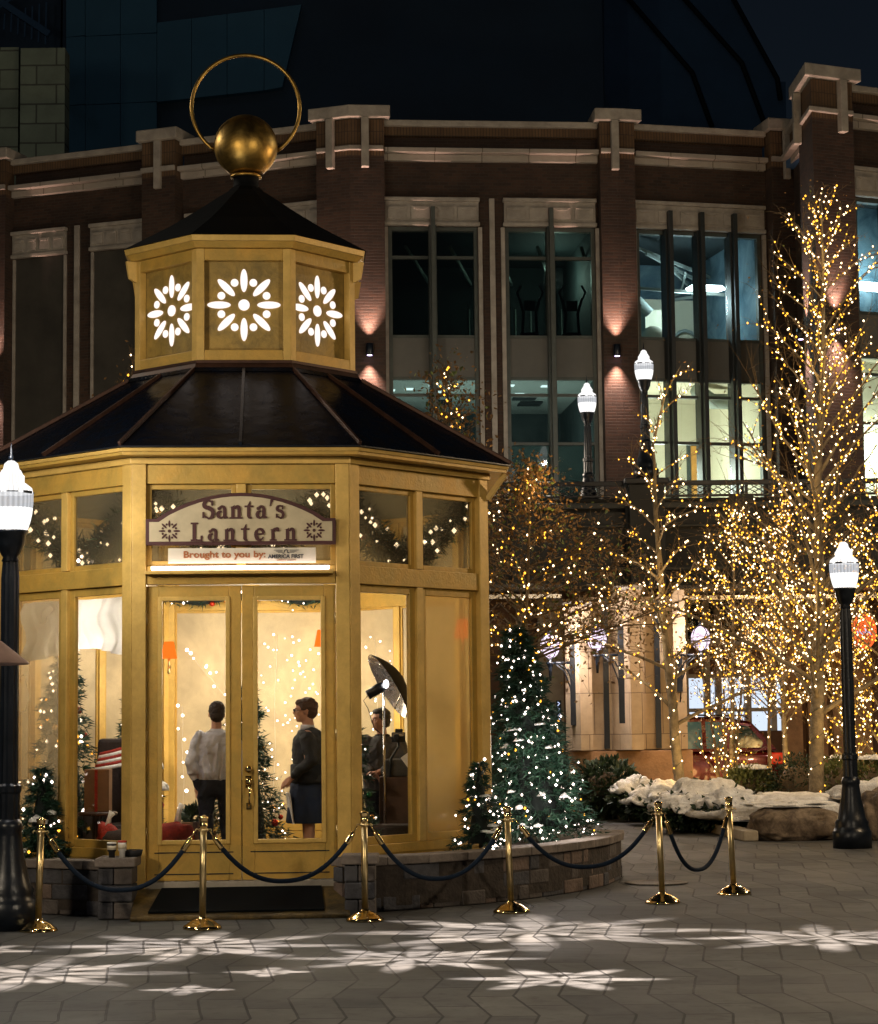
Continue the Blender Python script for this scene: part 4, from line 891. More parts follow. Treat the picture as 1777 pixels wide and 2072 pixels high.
# ============================================================ red car
def build_car():
    c = empty('red_car', (XX(1574,42.6,1560)-4.55, 42.6, .02)); tag(c, 'dark red station car half hidden behind the sandstone wall and lit stems', 'car')
    L = 4.55; Wd = .92
    def station(x, zb, zt, hw): return [(x,-hw*.96,zb),(x,-hw,zb+.15),(x,-hw,zb+.35),(x,-hw*.97,zt-.12),(x,-hw*.90,zt)]
    xs = [(0.0,.42,.72,.70),(.12,.28,.86,.84),(.5,.24,.96,.90),(1.2,.22,1.04,.92),(1.6,.22,1.08,.92),(3.2,.22,1.10,.92),(4.0,.24,1.12,.92),(4.4,.28,1.10,.88),(4.55,.42,1.02,.80)]
    m = MB(); rings = []
    for x, zb, zt, hw in xs:
        a = station(x, zb, zt, hw); b = [(p[0],-p[1],p[2]) for p in reversed(a)]; rings.append(a+b)
    n = 10; vs = [p for r in rings for p in r]
    fs = [(i*n+j, i*n+(j+1)%n, (i+1)*n+(j+1)%n, (i+1)*n+j) for i in range(len(rings)-1) for j in range(n)] + [tuple(range(n-1,-1,-1)), tuple((len(rings)-1)*n+j for j in range(n))]
    m.add(vs, fs, 0, True); b = m.build('body', 'car_red', c); s = b.modifiers.new('s','SUBSURF'); s.levels = 1; s.render_levels = 2
    g = [(1.25,1.04,.86,1.05,.85),(1.95,1.05,.86,1.66,.64),(2.6,1.06,.86,1.75,.66),(3.4,1.06,.86,1.74,.66),(3.95,1.06,.85,1.64,.62),(4.42,1.08,.80,1.14,.74)]
    m = MB(); rings = []
    for x, z0, w0, z1, w1 in g: rings.append([(x,-w0,z0),(x,-w1,z1-.05),(x,-w1*.86,z1),(x,w1*.86,z1),(x,w1,z1-.05),(x,w0,z0)])
    n = 6; vs = [p for r in rings for p in r]; fs = [(i*n+j, i*n+(j+1)%n, (i+1)*n+(j+1)%n, (i+1)*n+j) for i in range(len(rings)-1) for j in range(n)] + [tuple(range(n-1,-1,-1)), tuple((len(rings)-1)*n+j for j in range(n))]
    m.add(vs, fs, 0, False); m.build('cabin', 'car_red', c, bevel=.04)
    def sidepoly(pts, name, mt, off=.012):
        for s in (-1, 1):
            m = MB(); P = []
            for x, zz in pts:
                k = min(1, max(0, (zz-1.06)/.62)); hw = .86-(.86-.655)*k; P.append((x, s*(hw+off), zz))
            Q = [(a, b_-s*.05, c_) for a, b_, c_ in P]; nn = len(P)
            m.add(P+Q, [tuple(range(nn)), tuple(range(2*nn-1,nn-1,-1))]+[(i,(i+1)%nn,(i+1)%nn+nn,i+nn) for i in range(nn)]); m.build(name, mt, c)
    sidepoly([(1.62,1.12),(2.02,1.58),(2.45,1.64),(2.45,1.12)], 'front_window', 'car_glass_lit')
    sidepoly([(2.53,1.12),(2.53,1.64),(2.95,1.65),(2.95,1.12)], 'side_window', 'car_glass_lit')
    sidepoly([(3.03,1.12),(3.03,1.65),(3.42,1.63),(3.42,1.12)], 'side_window', 'car_glass_lit')
    sidepoly([(3.50,1.13),(3.50,1.62),(3.88,1.55),(4.15,1.22),(4.10,1.13)], 'quarter_window', 'car_glass')
    for s in (-1,1):
        m = MB(); m.box(4.28,4.53, s*.80, s*.905, .80,1.03); m.build('tail_light', 'tail_red', c, bevel=.03)
        for x in (.85,3.72):
            w_ = empty('wheel', (x, s*.86, .34)); w_.parent = c; w_.rotation_euler = (R_(90),0,0)
            m = MB(); m.lathe([(.20,-.10),(.31,-.11),(.34,-.07),(.34,.07),(.31,.11),(.20,.10)], 24); m.build('tyre', 'tyre', w_)
            m = MB(); m.lathe([(.0,-.085),(.05,-.09),(.19,-.07),(.21,-.10),(.21,.10),(.19,.07),(.05,.09),(.0,.085)], 20); m.build('rim', 'chrome', w_)
            m = MB(); m.lathe([(.0,-.06),(.40,-.06),(.40,.06),(.0,.06)], 20, (x,0,.36)); o = m.build('wheel_arch', 'black_matte', c); o.data.transform(Matrix.Translation((x, s*.875, .38)) @ Matrix.Rotation(R_(90),4,'X') @ Matrix.Translation((-x,0,-.36)))
        m = MB(); m.bar((2.3,s*.925,.98),(2.5,s*.925,.98),.03,.03); m.bar((3.2,s*.925,.98),(3.4,s*.925,.98),.03,.03); m.build('door_handle', 'chrome', c)
        m = MB(); m.tube([(1.9,s*.60,1.72),(2.1,s*.60,1.80),(3.8,s*.58,1.76),(3.9,s*.58,1.70)], .018, 6); m.build('roof_rail', 'black_metal', c)
    m = MB(); m.box(4.46,4.60,-.75,.75,.36,.55); m.build('bumper', 'black_matte', c, bevel=.04)
build_car()

# ============================================================ boulders, snow, shrubs
def lump(name, c, r, matn, label=None, cat=None, group=None, seed=1, sub=4, amp=.25, flat=0., scale=1.2, kind=None, parent=None, boxy=False):
    bm = bmesh.new(); bmesh.ops.create_icosphere(bm, subdivisions=sub, radius=1)
    rg = random.Random(seed); off = Vector((rg.random()*50, rg.random()*50, rg.random()*50))
    from mathutils import noise
    for v in bm.verts:
        p = v.co.copy()
        if boxy:
            p = Vector([math.copysign(abs(x)**.62, x) for x in p]); p *= .82
        d = noise.fractal(p*scale+off, 1.0, 2.0, 4)*amp
        p = p*(1+d); v.co = Vector((p.x*r[0], p.y*r[1], p.z*r[2]))
        if v.co.z < -r[2]*flat: v.co.z = -r[2]*flat
    me = bpy.data.meshes.new(name); bm.to_mesh(me); bm.free()
    for p in me.polygons: p.use_smooth = True
    me.materials.append(MATS[matn])
    o = bpy.data.objects.new(name, me); COL.objects.link(o); o.location = c
    if parent: o.parent = parent
    return tag(o, label, cat, group, kind)
G3 = lambda px, py: gp(px, py)
lump('boulder', (XX(1600,30.6), 30.6, .20), (.78,.55,.33), 'boulder', 'big craggy brown boulder capped with snow left of the tall street lamp', 'boulder', seed=3, boxy=True, amp=.17, flat=.62, sub=5, scale=1.5)
lump('boulder', (XX(1780,30.4), 30.4, .30), (.42,.5,.52), 'boulder', 'craggy brown boulder right of the tall street lamp at the frame edge', 'boulder', seed=9, boxy=True, amp=.22, flat=.6, sub=5, scale=1.5)
lump('snow_patch', (XX(1600,30.85), 30.85, .47), (.72,.45,.075), 'snow', 'white snow lying on top of the big boulder', 'snow', seed=5, amp=.35, scale=2.5)
lump('snow_patch', (XX(1610,32.4), 32.4, .22), (1.5,1.3,.36), 'snow', 'low snow bank behind the big boulder at the foot of the big tree', 'snow', seed=15, amp=.30, scale=2.8)
lump('snow_patch', (XX(1760,31.6), 31.6, .55), (.6,.5,.25), 'snow', 'small snow heap at the right frame edge', 'snow', seed=21, amp=.35, scale=2.5)
def leaf_cloud(m, c, r, n, size, rg, mi=0, up=0., shell=.55, zmax=1.):
    for _ in range(n):
        while True:
            p = Vector((rg.uniform(-1,1), rg.uniform(-1,1), rg.uniform(-1,1)))
            if shell < p.length < 1 and (p.z < zmax or rg.random() < .04): break
        d = p.normalized(); q = Vector((c[0]+p.x*r[0], c[1]+p.y*r[1], c[2]+p.z*r[2]))
        t = (d + Vector((rg.uniform(-.8,.8), rg.uniform(-.8,.8), rg.uniform(-.5,.8)+up))).normalized()
        s = t.cross(Vector((rg.uniform(-1,1),rg.uniform(-1,1),rg.uniform(-1,1)))).normalized()
        L = size*rg.uniform(.6,1.3); wv = s*L*.26; nn = s.cross(t)*L*.06
        m.add([q, q+t*L*.45+wv+nn, q+t*L, q+t*L*.45-wv+nn], [(0,1,2,3)], mi)
def shrub(px, Y, r, label, seed, n=900, size=.11, snow=0, matn='shrub_leaf', z0=.12):
    e = empty('shrub', (XX(px,Y), Y, z0)); tag(e, label, 'shrub', 'low shrubs in the planting bed'); rg = random.Random(seed)
    m = MB(); leaf_cloud(m, (0,0,r[2]*.85), r, n, size, rg, zmax=(.22 if snow > 5 else 1)); m.build('foliage', matn, e)
    m = MB()
    for k in range(9):
        a = rg.uniform(0,6.28); m.tube([(0,0,0),(r[0]*.4*math.cos(a),r[1]*.4*math.sin(a),r[2]*.7),(r[0]*.8*math.cos(a),r[1]*.8*math.sin(a),r[2]*1.2)], [.015,.01,.005], 4)
    m.ball((0,0,r[2]*.85), (r[0]*.62,r[1]*.62,r[2]*.62), 8)
    m.build('stems', 'twig_dark', e)
    if snow > 5:
        # a lumpy blanket over the crown, thinning towards the skirt
        from mathutils import noise
        m = MB(); nr, na = 22, 56; vs = []
        for i in range(nr+1):
            for j in range(na):
                a = 2*math.pi*j/na; q = i/nr; nz = noise.fractal(Vector((math.cos(a)*1.6*q*2.2+seed*3.1, math.sin(a)*1.6*q*2.2, q*1.5)), 1, 2, 4)
                cov = min(1.0, .50+snow/60)*(1+.35*noise.noise(Vector((math.cos(a)*2.2+seed, math.sin(a)*2.2, 5))))
                ph = q*cov*math.pi*.62; nz2 = noise.fractal(Vector((math.cos(a)*5*q+seed, math.sin(a)*5*q, q*4)), 1, 2, 3); R1 = 1.05+.24*nz+.10*nz2
                vs.append((r[0]*R1*math.sin(ph)*math.cos(a), r[1]*R1*math.sin(ph)*math.sin(a), r[2]*.85+r[2]*(1.06+.34*nz+.14*nz2)*math.cos(ph)))
        o0 = 0; m.add(vs, [(i*na+j,(i+1)*na+j,(i+1)*na+(j+1)%na,i*na+(j+1)%na) for i in range(nr) for j in range(na)], 0, True)
        o = m.build('snow_cap', 'snow', e); so = o.modifiers.new('t', 'SOLIDIFY'); so.thickness = .05; so.offset = -1
    elif snow:
        for k in range(snow):
            a = rg.uniform(0,6.28); lump('snow_cap', (r[0]*.4*math.cos(a), r[1]*.4*math.sin(a)-.1, r[2]*1.75), (.16,.14,.07), 'snow', seed=seed*7+k, sub=3, amp=.6, scale=2.6, parent=e)
    return e
shrub(1222, 37.2, (.62,.5,.50), 'dark leafy shrub at the left end of the planting bed', 1, 1800, .13)
shrub(1290, 36.4, (.50,.45,.32), 'shrub half covered in snow in front of the sandstone wall', 2, 1100, .13, 9)
shrub(1345, 35.2, (.66,.55,.30), 'snow laden shrub just left of the slim lit tree trunk', 3, 1300, .13, 18)
shrub(1425, 33.4, (.74,.6,.34), 'large shrub buried in snow behind the two right stanchions', 4, 1500, .13, 26)
shrub(1470, 32.4, (.52,.45,.27), 'snowy shrub drooping over the kerb beside the boulder', 5, 1100, .13, 14)
shrub(1395, 32.7, (.62,.35,.24), 'low snowy shrub at the kerb between the two right stanchions', 15, 1000, .12, 16)
shrub(1512, 35.6, (.50,.5,.44), 'olive green shrub below the red car', 6, 2200, .09, 2, 'shrub_light')
shrub(1605, 35.2, (.50,.45,.56), 'round clipped dark shrub left of the big tree trunk', 7, 2600, .05, 0)
shrub(1690, 36.0, (.45,.45,.52), 'green shrub between the big tree trunk and the street lamp', 8, 1200, .09, 1, 'shrub_light')
shrub(1765, 35.5, (.45,.45,.52), 'green shrub at the right frame edge behind the boulder', 9, 1200, .09, 2, 'shrub_light')
shrub(1560, 33.6, (.38,.3,.22), 'small leafy shrub poking out of the snow bank', 10, 500, .09, 1, 'shrub_light')

# ============================================================ trees with light strings
def bez(a, b, c, n):
    return [a*(1-t)**2 + b*2*t*(1-t) + c*t*t for t in [k/n for k in range(n+1)]]
def lit_tree(label, px, Y, trunk, r0, limbs, seed, spacing=.12, leaves=(0,0), z0=.10, bulbr=.0160, trunkbulb=.18, stems=1, twigs=5, light=0, bark='bark_pale', wiggle=.06, whitefrac=.42, leafr=.30, fpow=1.):
    """trunk: list of (px,py) up the trunk; limbs: (count, from, to, length low, length high, elevation deg, droop)"""
    rg = random.Random(seed); base = Vector((XX(px,Y,1600), Y, z0))
    e = empty('lit_tree', base); tag(e, label, 'tree', 'bare trees wound with warm fairy lights')
    tp = [W(x,y,Y)-base for x,y in trunk]; tp[0] = Vector((tp[0].x,0,0))
    fine = []
    for a, b in zip(tp[:-1], tp[1:]):
        for k in range(4): fine.append(a.lerp(b, k/4)+Vector((rg.uniform(-.01,.01),rg.uniform(-.01,.01),0)))
    fine.append(tp[-1]); N = len(fine); H = fine[-1].z
    def rad(zz): return max(.008, r0*(1-.93*(zz/H)))
    tm = MB(); tm.tube(fine, [rad(p.z) for p in fine], 10); tm.build('trunk', bark, e)
    lm = MB(); tw = MB(); bl = MB(); wr = MB(); lf_ = MB()
    def bulbs(pts, r, sp, ph=0):
        acc = rg.uniform(0, sp)
        for a, b in zip(pts[:-1], pts[1:]):
            L = (b-a).length; t = acc
            while t < L:
                q = a.lerp(b, t/L) + Vector((rg.uniform(-1,1),rg.uniform(-1,1),rg.uniform(-1,1))).normalized()*(r+.02)
                bl.octa(q, bulbr*rg.uniform(.75,1.2), 0 if rg.random() < whitefrac else 1, mw=2); t += sp*rg.uniform(.6,1.5)
            acc = t-L
    cnt, f0, f1, Ll, Lh, el, droop = limbs
    tips = []
    for k in range(cnt):
        fr = f0+(f1-f0)*((k+rg.random())/cnt)**fpow; zz = fr*H
        i = max(0, min(N-2, max(j for j in range(N) if fine[j].z <= zz))); t = (zz-fine[i].z)/max(1e-6,(fine[i+1].z-fine[i].z)); p0 = fine[i].lerp(fine[i+1], t)
        q = (fr-f0)/(f1-f0); Ln = (Ll+(Lh-Ll)*q)*rg.uniform(.7,1.15); az = k*2.4+rg.uniform(-.5,.5); E_ = R_(el+rg.uniform(-12,12)+18*q)
        d = Vector((math.cos(az)*math.cos(E_), math.sin(az)*math.cos(E_), math.sin(E_)))
        p2 = p0+d*Ln+Vector((0,0,-droop*Ln)); p1 = p0+d*Ln*.5+Vector((rg.uniform(-.15,.15),rg.uniform(-.15,.15),rg.uniform(0,.25)))*Ln*.5
        pts = bez(p0, p1, p2, 7); r1 = rad(zz)*.42
        pts = [p+Vector((rg.uniform(-1,1),rg.uniform(-1,1),rg.uniform(-1,1)))*wiggle*.4*(j/7) for j, p in enumerate(pts)]
        lm.tube(pts, [r1*(1-.8*j/7)+.003 for j in range(8)], 5)
        bulbs(pts[1:], r1, spacing)
        for s in range(twigs):
            j = rg.randint(2,6); q0 = pts[j]; dd = (pts[j+1 if j < 7 else j]-pts[j-1]).normalized()
            d2 = (dd + Vector((rg.uniform(-1,1),rg.uniform(-1,1),rg.uniform(-.5,.9)))*.9).normalized(); L2 = Ln*rg.uniform(.25,.5)
            q2 = q0+d2*L2; q1 = q0+d2*L2*.5+Vector((rg.uniform(-1,1),rg.uniform(-1,1),rg.uniform(-.5,1)))*L2*.15
            ps = bez(q0,q1,q2,4); tw.tube(ps, [r1*.35+.002,.006,.005,.004,.003], 3); tips.append(q2)
            if s % 2 == 0: bulbs(ps, .004, spacing*1.3)
            for _ in range(3):
                a = ps[rg.randint(1,4)]; d3 = (d2+Vector((rg.uniform(-1,1),rg.uniform(-1,1),rg.uniform(-1,.6)))).normalized(); L3 = L2*rg.uniform(.3,.7)
                b = a+d3*L3; tw.tube([a, a.lerp(b,.5)+Vector((0,0,.03)), b], [.004,.003,.002], 3); tips.append(b)
    lm.build('branches', bark, e)
    tw.build('crown', 'twig', e)
    # spiral string on the trunk
    zz = .1; a = 0; sp = []
    while zz < H*.98:
        i = max(j for j in range(N) if fine[j].z <= zz); i = min(i, N-2); p = fine[i].lerp(fine[i+1], (zz-fine[i].z)/max(1e-6, fine[i+1].z-fine[i].z))
        sp.append(p+Vector((math.cos(a),math.sin(a),0))*(rad(zz)+.008)); zz += .03; a += .42
    wr.tube(sp, .005, 3); wr.build('light_wire', 'wire', e)
    acc = 0
    for a_, b_ in zip(sp[:-1], sp[1:]):
        acc += (b_-a_).length
        if acc > trunkbulb: acc = 0; c = Vector((b_.x,b_.y,b_.z)); bl.octa(c+Vector((0,-.012,0)), bulbr*rg.uniform(.8,1.15), 0 if rg.random() < .7 else 1, mw=2)
    bl.build('light_string', ['bulb_tree','bulb_amber','wire'], e)
    nl, sz = leaves
    for _ in range(nl):
        t = tips[rg.randrange(len(tips))] + Vector((rg.gauss(0,leafr),rg.gauss(0,leafr),rg.gauss(0,leafr*.8)))*(.9)
        leaf_cloud(lf_, t, (.03,.03,.03), 1, sz, rg, 0 if rg.random() < .85 else 1, -.4, 0)
    if nl: lf_.build('leaves', ['leaf_brown','leaf_green'], e)
    for k in range(light):
        zl = H*(.15+.75*k/max(1,light-1)); lamp('fairy_glow_light', 'POINT', (rg.uniform(-.5,.5), -.55, zl), 24, (1,.60,.20), .25, parent=e)
    return e
lit_tree('tallest lit tree, trunk just left of the big street lamp, top near the cornice', 1649, 34, [(1649,1617),(1655,1400),(1660,1200),(1655,1000),(1667,700),(1662,400)], .13,
    (72,.16,.97,3.1,.70,36,.0), 11, .10, (350,.05), twigs=6, light=5)
lit_tree('slim lit tree with a pale trunk in front of the sandstone wall', 1378, 35.5, [(1380,1608),(1362,1440),(1345,1280),(1330,1080),(1322,900),(1345,800),(1378,740)], .10,
    (30,.20,.97,1.9,.45,32,.12), 5, .13, (120,.05), twigs=5, light=3)
def multi(label, px, Y, n, hpx, seed, lean, cnt=12, light=2, leaves=120, sp=.115):
    rg = random.Random(seed); root = None
    pass
def small_tree(label, px, Y, toppy, seed, r0=.05, cnt=26, L=(1.1,.4), el=45, leaves=(150,.05), lean=0, light=2, sp=.115, twigs=5, basepy=1605, f0=.10, **k):
    return lit_tree(label, px, Y, [(px,basepy),(px+lean*.3,basepy-(basepy-toppy)*.35),(px+lean*.6,basepy-(basepy-toppy)*.7),(px+lean,toppy)], r0, (cnt,f0,.96,L[0],L[1],el,.0), seed, sp, leaves, twigs=twigs, light=light, **k)
small_tree('lit thicket tree with thin stems leaning left in front of the red car', 1462, 37.2, 1300, 21, .04, 12, (.8,.3), 60, (200,.05), -55, 0, .13, bark='twig', twigs=3)
small_tree('lit thicket tree with a thin stem just left of the red car centre', 1470, 37.6, 1330, 22, .04, 10, (.7,.3), 60, (200,.05), -8, 1, .13, bark='twig', twigs=3)
small_tree('lit thicket tree with a thin forked stem in front of the red car', 1482, 37.0, 1300, 23, .045, 12, (.8,.3), 60, (250,.05), 32, 0, .13, bark='twig', twigs=3)
small_tree('small drooping lit tree at the tail of the red car', 1560, 37.4, 1240, 24, .045, 34, (1.3,.5), 30, (150,.05), -10, 2, .16, bark='twig', f0=.45)
small_tree('dense lit tree between the red car and the tallest tree', 1590, 38.2, 1010, 25, .06, 48, (1.5,.5), 45, (350,.055), -12, 3, .10, f0=.26)
small_tree('dense lit tree right behind the big street lamp', 1712, 37.6, 1080, 26, .06, 46, (1.4,.5), 45, (350,.055), 12, 3, .10)
small_tree('dense lit tree at the right frame edge', 1790, 36.4, 960, 27, .07, 44, (1.7,.5), 42, (350,.055), -10, 3, .105)
small_tree('lit tree spreading its crown behind the slim pale tree', 1480, 39.4, 1020, 28, .06, 36, (1.9,.5), 35, (350,.055), 10, 2, .115, f0=.36)
lit_tree('leafy lit tree with hanging brown leaves between kiosk corner and slim tree', 1062, 30.5, [(1052,1610),(1058,1400),(1066,1220),(1072,1060),(1070,925)], .07,
    (42,.45,.97,2.15,.12,14,.02), 31, .34, (5600,.07), twigs=7, light=2, bark='twig', leafr=.20, fpow=1.9)
lit_tree('leafy lit tree whose top shows over the right slope of the kiosk roof', 890, 29.5, [(890,1610),(888,1300),(905,1000),(912,860),(905,752)], .07,
    (24,.60,.985,1.1,.25,40,.10), 33, .20, (1500,.07), twigs=6, light=1, bark='twig', leafr=.2)
lit_tree('bare lit tree whose top shows left of the kiosk drum', 250, 29.5, [(250,1610),(252,1300),(258,1000),(262,850),(270,722)], .07,
    (16,.62,.985,1.0,.22,40,.10), 35, .26, (120,.06), twigs=5, light=0, bark='twig')

# ============================================================ the lantern kiosk
KC = Vector((-2.05, 22.34, 0)); KY = R_(4.0)
K = empty('lantern_kiosk', KC, KY); tag(K, 'golden octagonal kiosk shaped like a lantern with dark roofs and cut out snowflakes', 'kiosk')
def face(k, a):
    h = a*math.tan(math.pi/8); c, s = math.cos(k*math.pi/4), math.sin(k*math.pi/4)
    rot = lambda x, y: (x*c-y*s, x*s+y*c)
    f0 = frame(rot(-h,-a), rot(h,-a)); f = lambda u, d, z: f0(u+h, d, z); f.h = h; return f
def octa_pts(a): 
    R = a/math.cos(math.pi/8); return [(R*math.cos(math.pi/8+k*math.pi/4), R*math.sin(math.pi/8+k*math.pi/4)) for k in range(8)]
def octa_slab(a, z0, z1, name, mt, a2=None, parent=K, bevel=0):
    m = MB(); p, q = octa_pts(a), octa_pts(a2 or a); vs = [(x,y,z0) for x,y in p]+[(x,y,z1) for x,y in q]
    m.add(vs, [tuple(range(7,-1,-1)), tuple(range(8,16))]+[(i,(i+1)%8,(i+1)%8+8,i+8) for i in range(8)]); return m.build(name, mt, parent, bevel)
KA = 2.475
octa_slab(KA-.12, .03, .30, 'floor', 'int_floor')
octa_slab(KA-.14, 4.08, 4.14, 'ceiling', 'room_dark')
def rail(f, z0, z1, d0=-.12, d1=0., u0=None, u1=None, name='rail', mt='gold'):
    u0 = -f.h+.13 if u0 is None else u0; u1 = f.h-.13 if u1 is None else u1
    m = MB(f); m.box(u0, u1, d0, d1, z0, z1); return m.build(name, mt, K, bevel=.006)
def sash(f, u0, u1, z0, z1, glass, w=.055, d=-.055, name='window', dd=.05, cross=None):
    m = MB(f); a, b = d-dd, d
    m.box(u0, u0+w, a, b, z0, z1); m.box(u1-w, u1, a, b, z0, z1); m.box(u0+w, u1-w, a, b, z0, z0+w); m.box(u0+w, u1-w, a, b, z1-w, z1)
    o = m.build(name, 'gold', K, bevel=.005)
    m = MB(f); m.box(u0+w-.004, u1-w+.004, d-.034, d-.026, z0+w-.004, z1-w+.004); m.build('pane', glass, o); return o
for k in range(8):
    f = face(k, KA); h = f.h
    for s in (-1, 1):
        m = MB(f)
        if s < 0: m.box(-h+.0, -h+.13, -.15, .012, 0, 4.28)
        else: m.box(h-.13, h-.0, -.15, .012, 0, 4.28)
        m.build('corner_post', 'gold_light', K, bevel=.006)
    rail(f, 4.03, 4.275, -.14, -.012, name='fascia_board')
    rail(f, 3.075, 3.25, -.13, -.010)
    m = MB(f); m.box(-h-.02, h+.02, .016, .035, 4.215, 4.275); m.build('fascia_moulding', 'gold_light', K, bevel=.006)
    if k == 0:
        # front: doors
        rail(f, .20, .30, -.2, .01, name='threshold', mt='concrete')
        for s in (-1, 1):
            m = MB(f); m.box(s*.897, s*(h-.133), -.13, -.012, .30, 3.072); m.build('door_jamb', 'gold', K, bevel=.006)
            a, b = (-.890, -.004) if s < 0 else (.004, .890)
            ga, gb = (-.745, -.150) if s < 0 else (.150, .748)
            m = MB(f); dd0, dd1 = -.10, -.05
            m.box(a, ga-.03, dd0, dd1, .305, 3.06); m.box(gb+.03, b, dd0, dd1, .305, 3.06); m.box(ga-.03, gb+.03, dd0, dd1, .305, .65); m.box(ga-.03, gb+.03, dd0, dd1, 2.95, 3.06)
            dr = m.build('door', 'gold', K, bevel=.006)
            m = MB(f); w_ = .030; zb, zt = .65, 2.95
            m.box(ga-w_-.012, ga, -.095, -.035, zb-.01, zt+.01); m.box(gb, gb+w_+.012, -.095, -.035, zb-.01, zt+.01); m.box(ga, gb, -.095, -.035, zb-.01, zb+.03); m.box(ga, gb, -.095, -.035, zt-.03, zt+.01)
            m.build('glazing_bead', 'gold_light', dr, bevel=.006)
            m = MB(f); m.box(ga-.07, gb+.07, -.050, -.046, .36, .37); m.box(ga-.07, gb+.07, -.050, -.046, .56, .57); m.build('panel_groove', 'joint', dr)
            m = MB(f); m.box(ga, gb, -.078, -.070, zb+.03, zt-.03); m.build('pane', 'glass_clear', dr)
            for zz in (.75, 1.65, 2.75):
                m = MB(f); m.tube([((a if s < 0 else b)+0, -.035, zz-.05), ((a if s < 0 else b)+0, -.035, zz+.05)], .012, 8); m.build('hinge', 'brass_worn', dr)
            if s > 0:
                m = MB(f)
                u = .062
                m.ball((u, .0, 1.335), (.038,.03,.038), 12); m.ball((u, .0, 1.22), (.036,.03,.036), 12)
                m.tube([(u,-.045,1.335),(u,.0,1.335)], .02, 8); m.box(u-.028, u+.028, -.047, -.036, 1.16, 1.27); m.box(u-.022, u+.022, -.047, -.036, .96, 1.02)
                m.tube([(u,-.03,1.19),(u+.01,.035,1.16),(u+.012,.045,1.08),(u+.008,.03,1.01),(u,-.03,.985)], [.012,.011,.010,.009,.010], 8)
                m.build('door_handle', 'brass', dr)
        sash(f, -h+.13, -.045, 3.25, 4.03, 'glass_transom', .05); sash(f, .045, h-.13, 3.25, 4.03, 'glass_transom', .05)
        m = MB(f); m.box(-.045, .045, -.12, -.012, 3.252, 4.028); m.build('mullion', 'gold_light', K, bevel=.006)
    else:
        m = MB(f); m.box(-h+.13, h-.13, -.12, -.02, 0, .505); m.build('base_panel', 'gold', K)
        rail(f, .508, .60, -.12, -.006, name='sill')
        m = MB(f); m.box(-.045, .045, -.12, -.012, .603, 3.072); m.box(-.045, .045, -.12, -.012, 3.253, 4.028); m.build('mullion', 'gold_light', K, bevel=.006)
        gl = ('back_pane','back_pane')
        if k == 1: gl = ('glass_clear','glass_frost')
        if k == 7: gl = ('glass_frost_soft','glass_clear')
        up = 'glass_transom' if k in (1,7,2,6) else 'back_pane'
        for j, (a, b) in enumerate(((-h+.13, -.045), (.045, h-.13))):
            sash(f, a, b, .60, 3.075, gl[j], .028 if k in (3,4,5) else .075, -.05); sash(f, a, b, 3.25, 4.03, up, .05)
# soffit, eave, roof
octa_slab(KA+.20, 4.282, 4.31, 'soffit', 'gold')
octa_slab(KA+.215, 4.312, 4.345, 'eave_trim', 'gold_light', KA+.225, bevel=.004)
EA, EZ, TA, TZ = KA+.25, 4.350, 1.22, 5.32
octa_slab(EA, EZ, EZ+.012, 'drip_edge', 'black_metal')
m = MB()
p, q = octa_pts(EA-.01), octa_pts(TA)
vs = [(x,y,EZ+.014) for x,y in p]+[(x,y,TZ) for x,y in q]; m.add(vs, [(i,(i+1)%8,(i+1)%8+8,i+8) for i in range(8)]+[tuple(range(7,-1,-1)), tuple(range(8,16))]); m.build('lower_roof', 'roof_metal', K)
P8e, P8t = octa_pts(EA), octa_pts(TA)
for i in range(8):
    m = MB(); m.bar((*P8e[i], EZ+.03), (*P8t[i], TZ+.02), .030, .04); m.build('hip_seam', 'copper', K, bevel=.006)
    a = ((P8e[i][0]+P8e[(i+1)%8][0])/2, (P8e[i][1]+P8e[(i+1)%8][1])/2); b = ((P8t[i][0]+P8t[(i+1)%8][0])/2, (P8t[i][1]+P8t[(i+1)%8][1])/2)
    front = abs(a[0]) < .1 and a[1] < 0
    m = MB(); m.bar((*a, EZ+.03), (*b, TZ+.015), .028, .04); m.build('standing_seam', 'black_metal' if front else 'copper', K)
octa_slab(TA+.02, 5.315, 5.36, 'flashing', 'roof_metal', 1.20); octa_slab(1.20, 5.362, 5.41, 'flashing', 'copper', 1.17)
octa_slab(1.175, 5.412, 5.44, 'copper_trim', 'copper')
DA = 1.15
octa_slab(DA-.09, 5.43, 6.62, 'drum_core', 'gold_dull')
def flake_m(m, f, s, d0, d1, c=(0,0), mi=0):
    N = 20
    def ell(cx, cz, a, b, t):
        return [(c[0]+cx+a*math.cos(q)*math.cos(t)-b*math.sin(q)*math.sin(t), c[1]+cz+a*math.cos(q)*math.sin(t)+b*math.sin(q)*math.cos(t)) for q in [2*math.pi*j/N for j in range(N)]]
    for j in range(8):
        t = j*math.pi/4; m.prism(ell(.255*s*math.cos(t), .255*s*math.sin(t), .120*s, .037*s, t), d0, d1, mi)
        t += math.pi/8; m.prism(ell(.250*s*math.cos(t), .250*s*math.sin(t), .040*s, .040*s, 0), d0, d1, mi)
    m.prism(ell(0, 0, .058*s, .058*s, 0), d0, d1, mi)
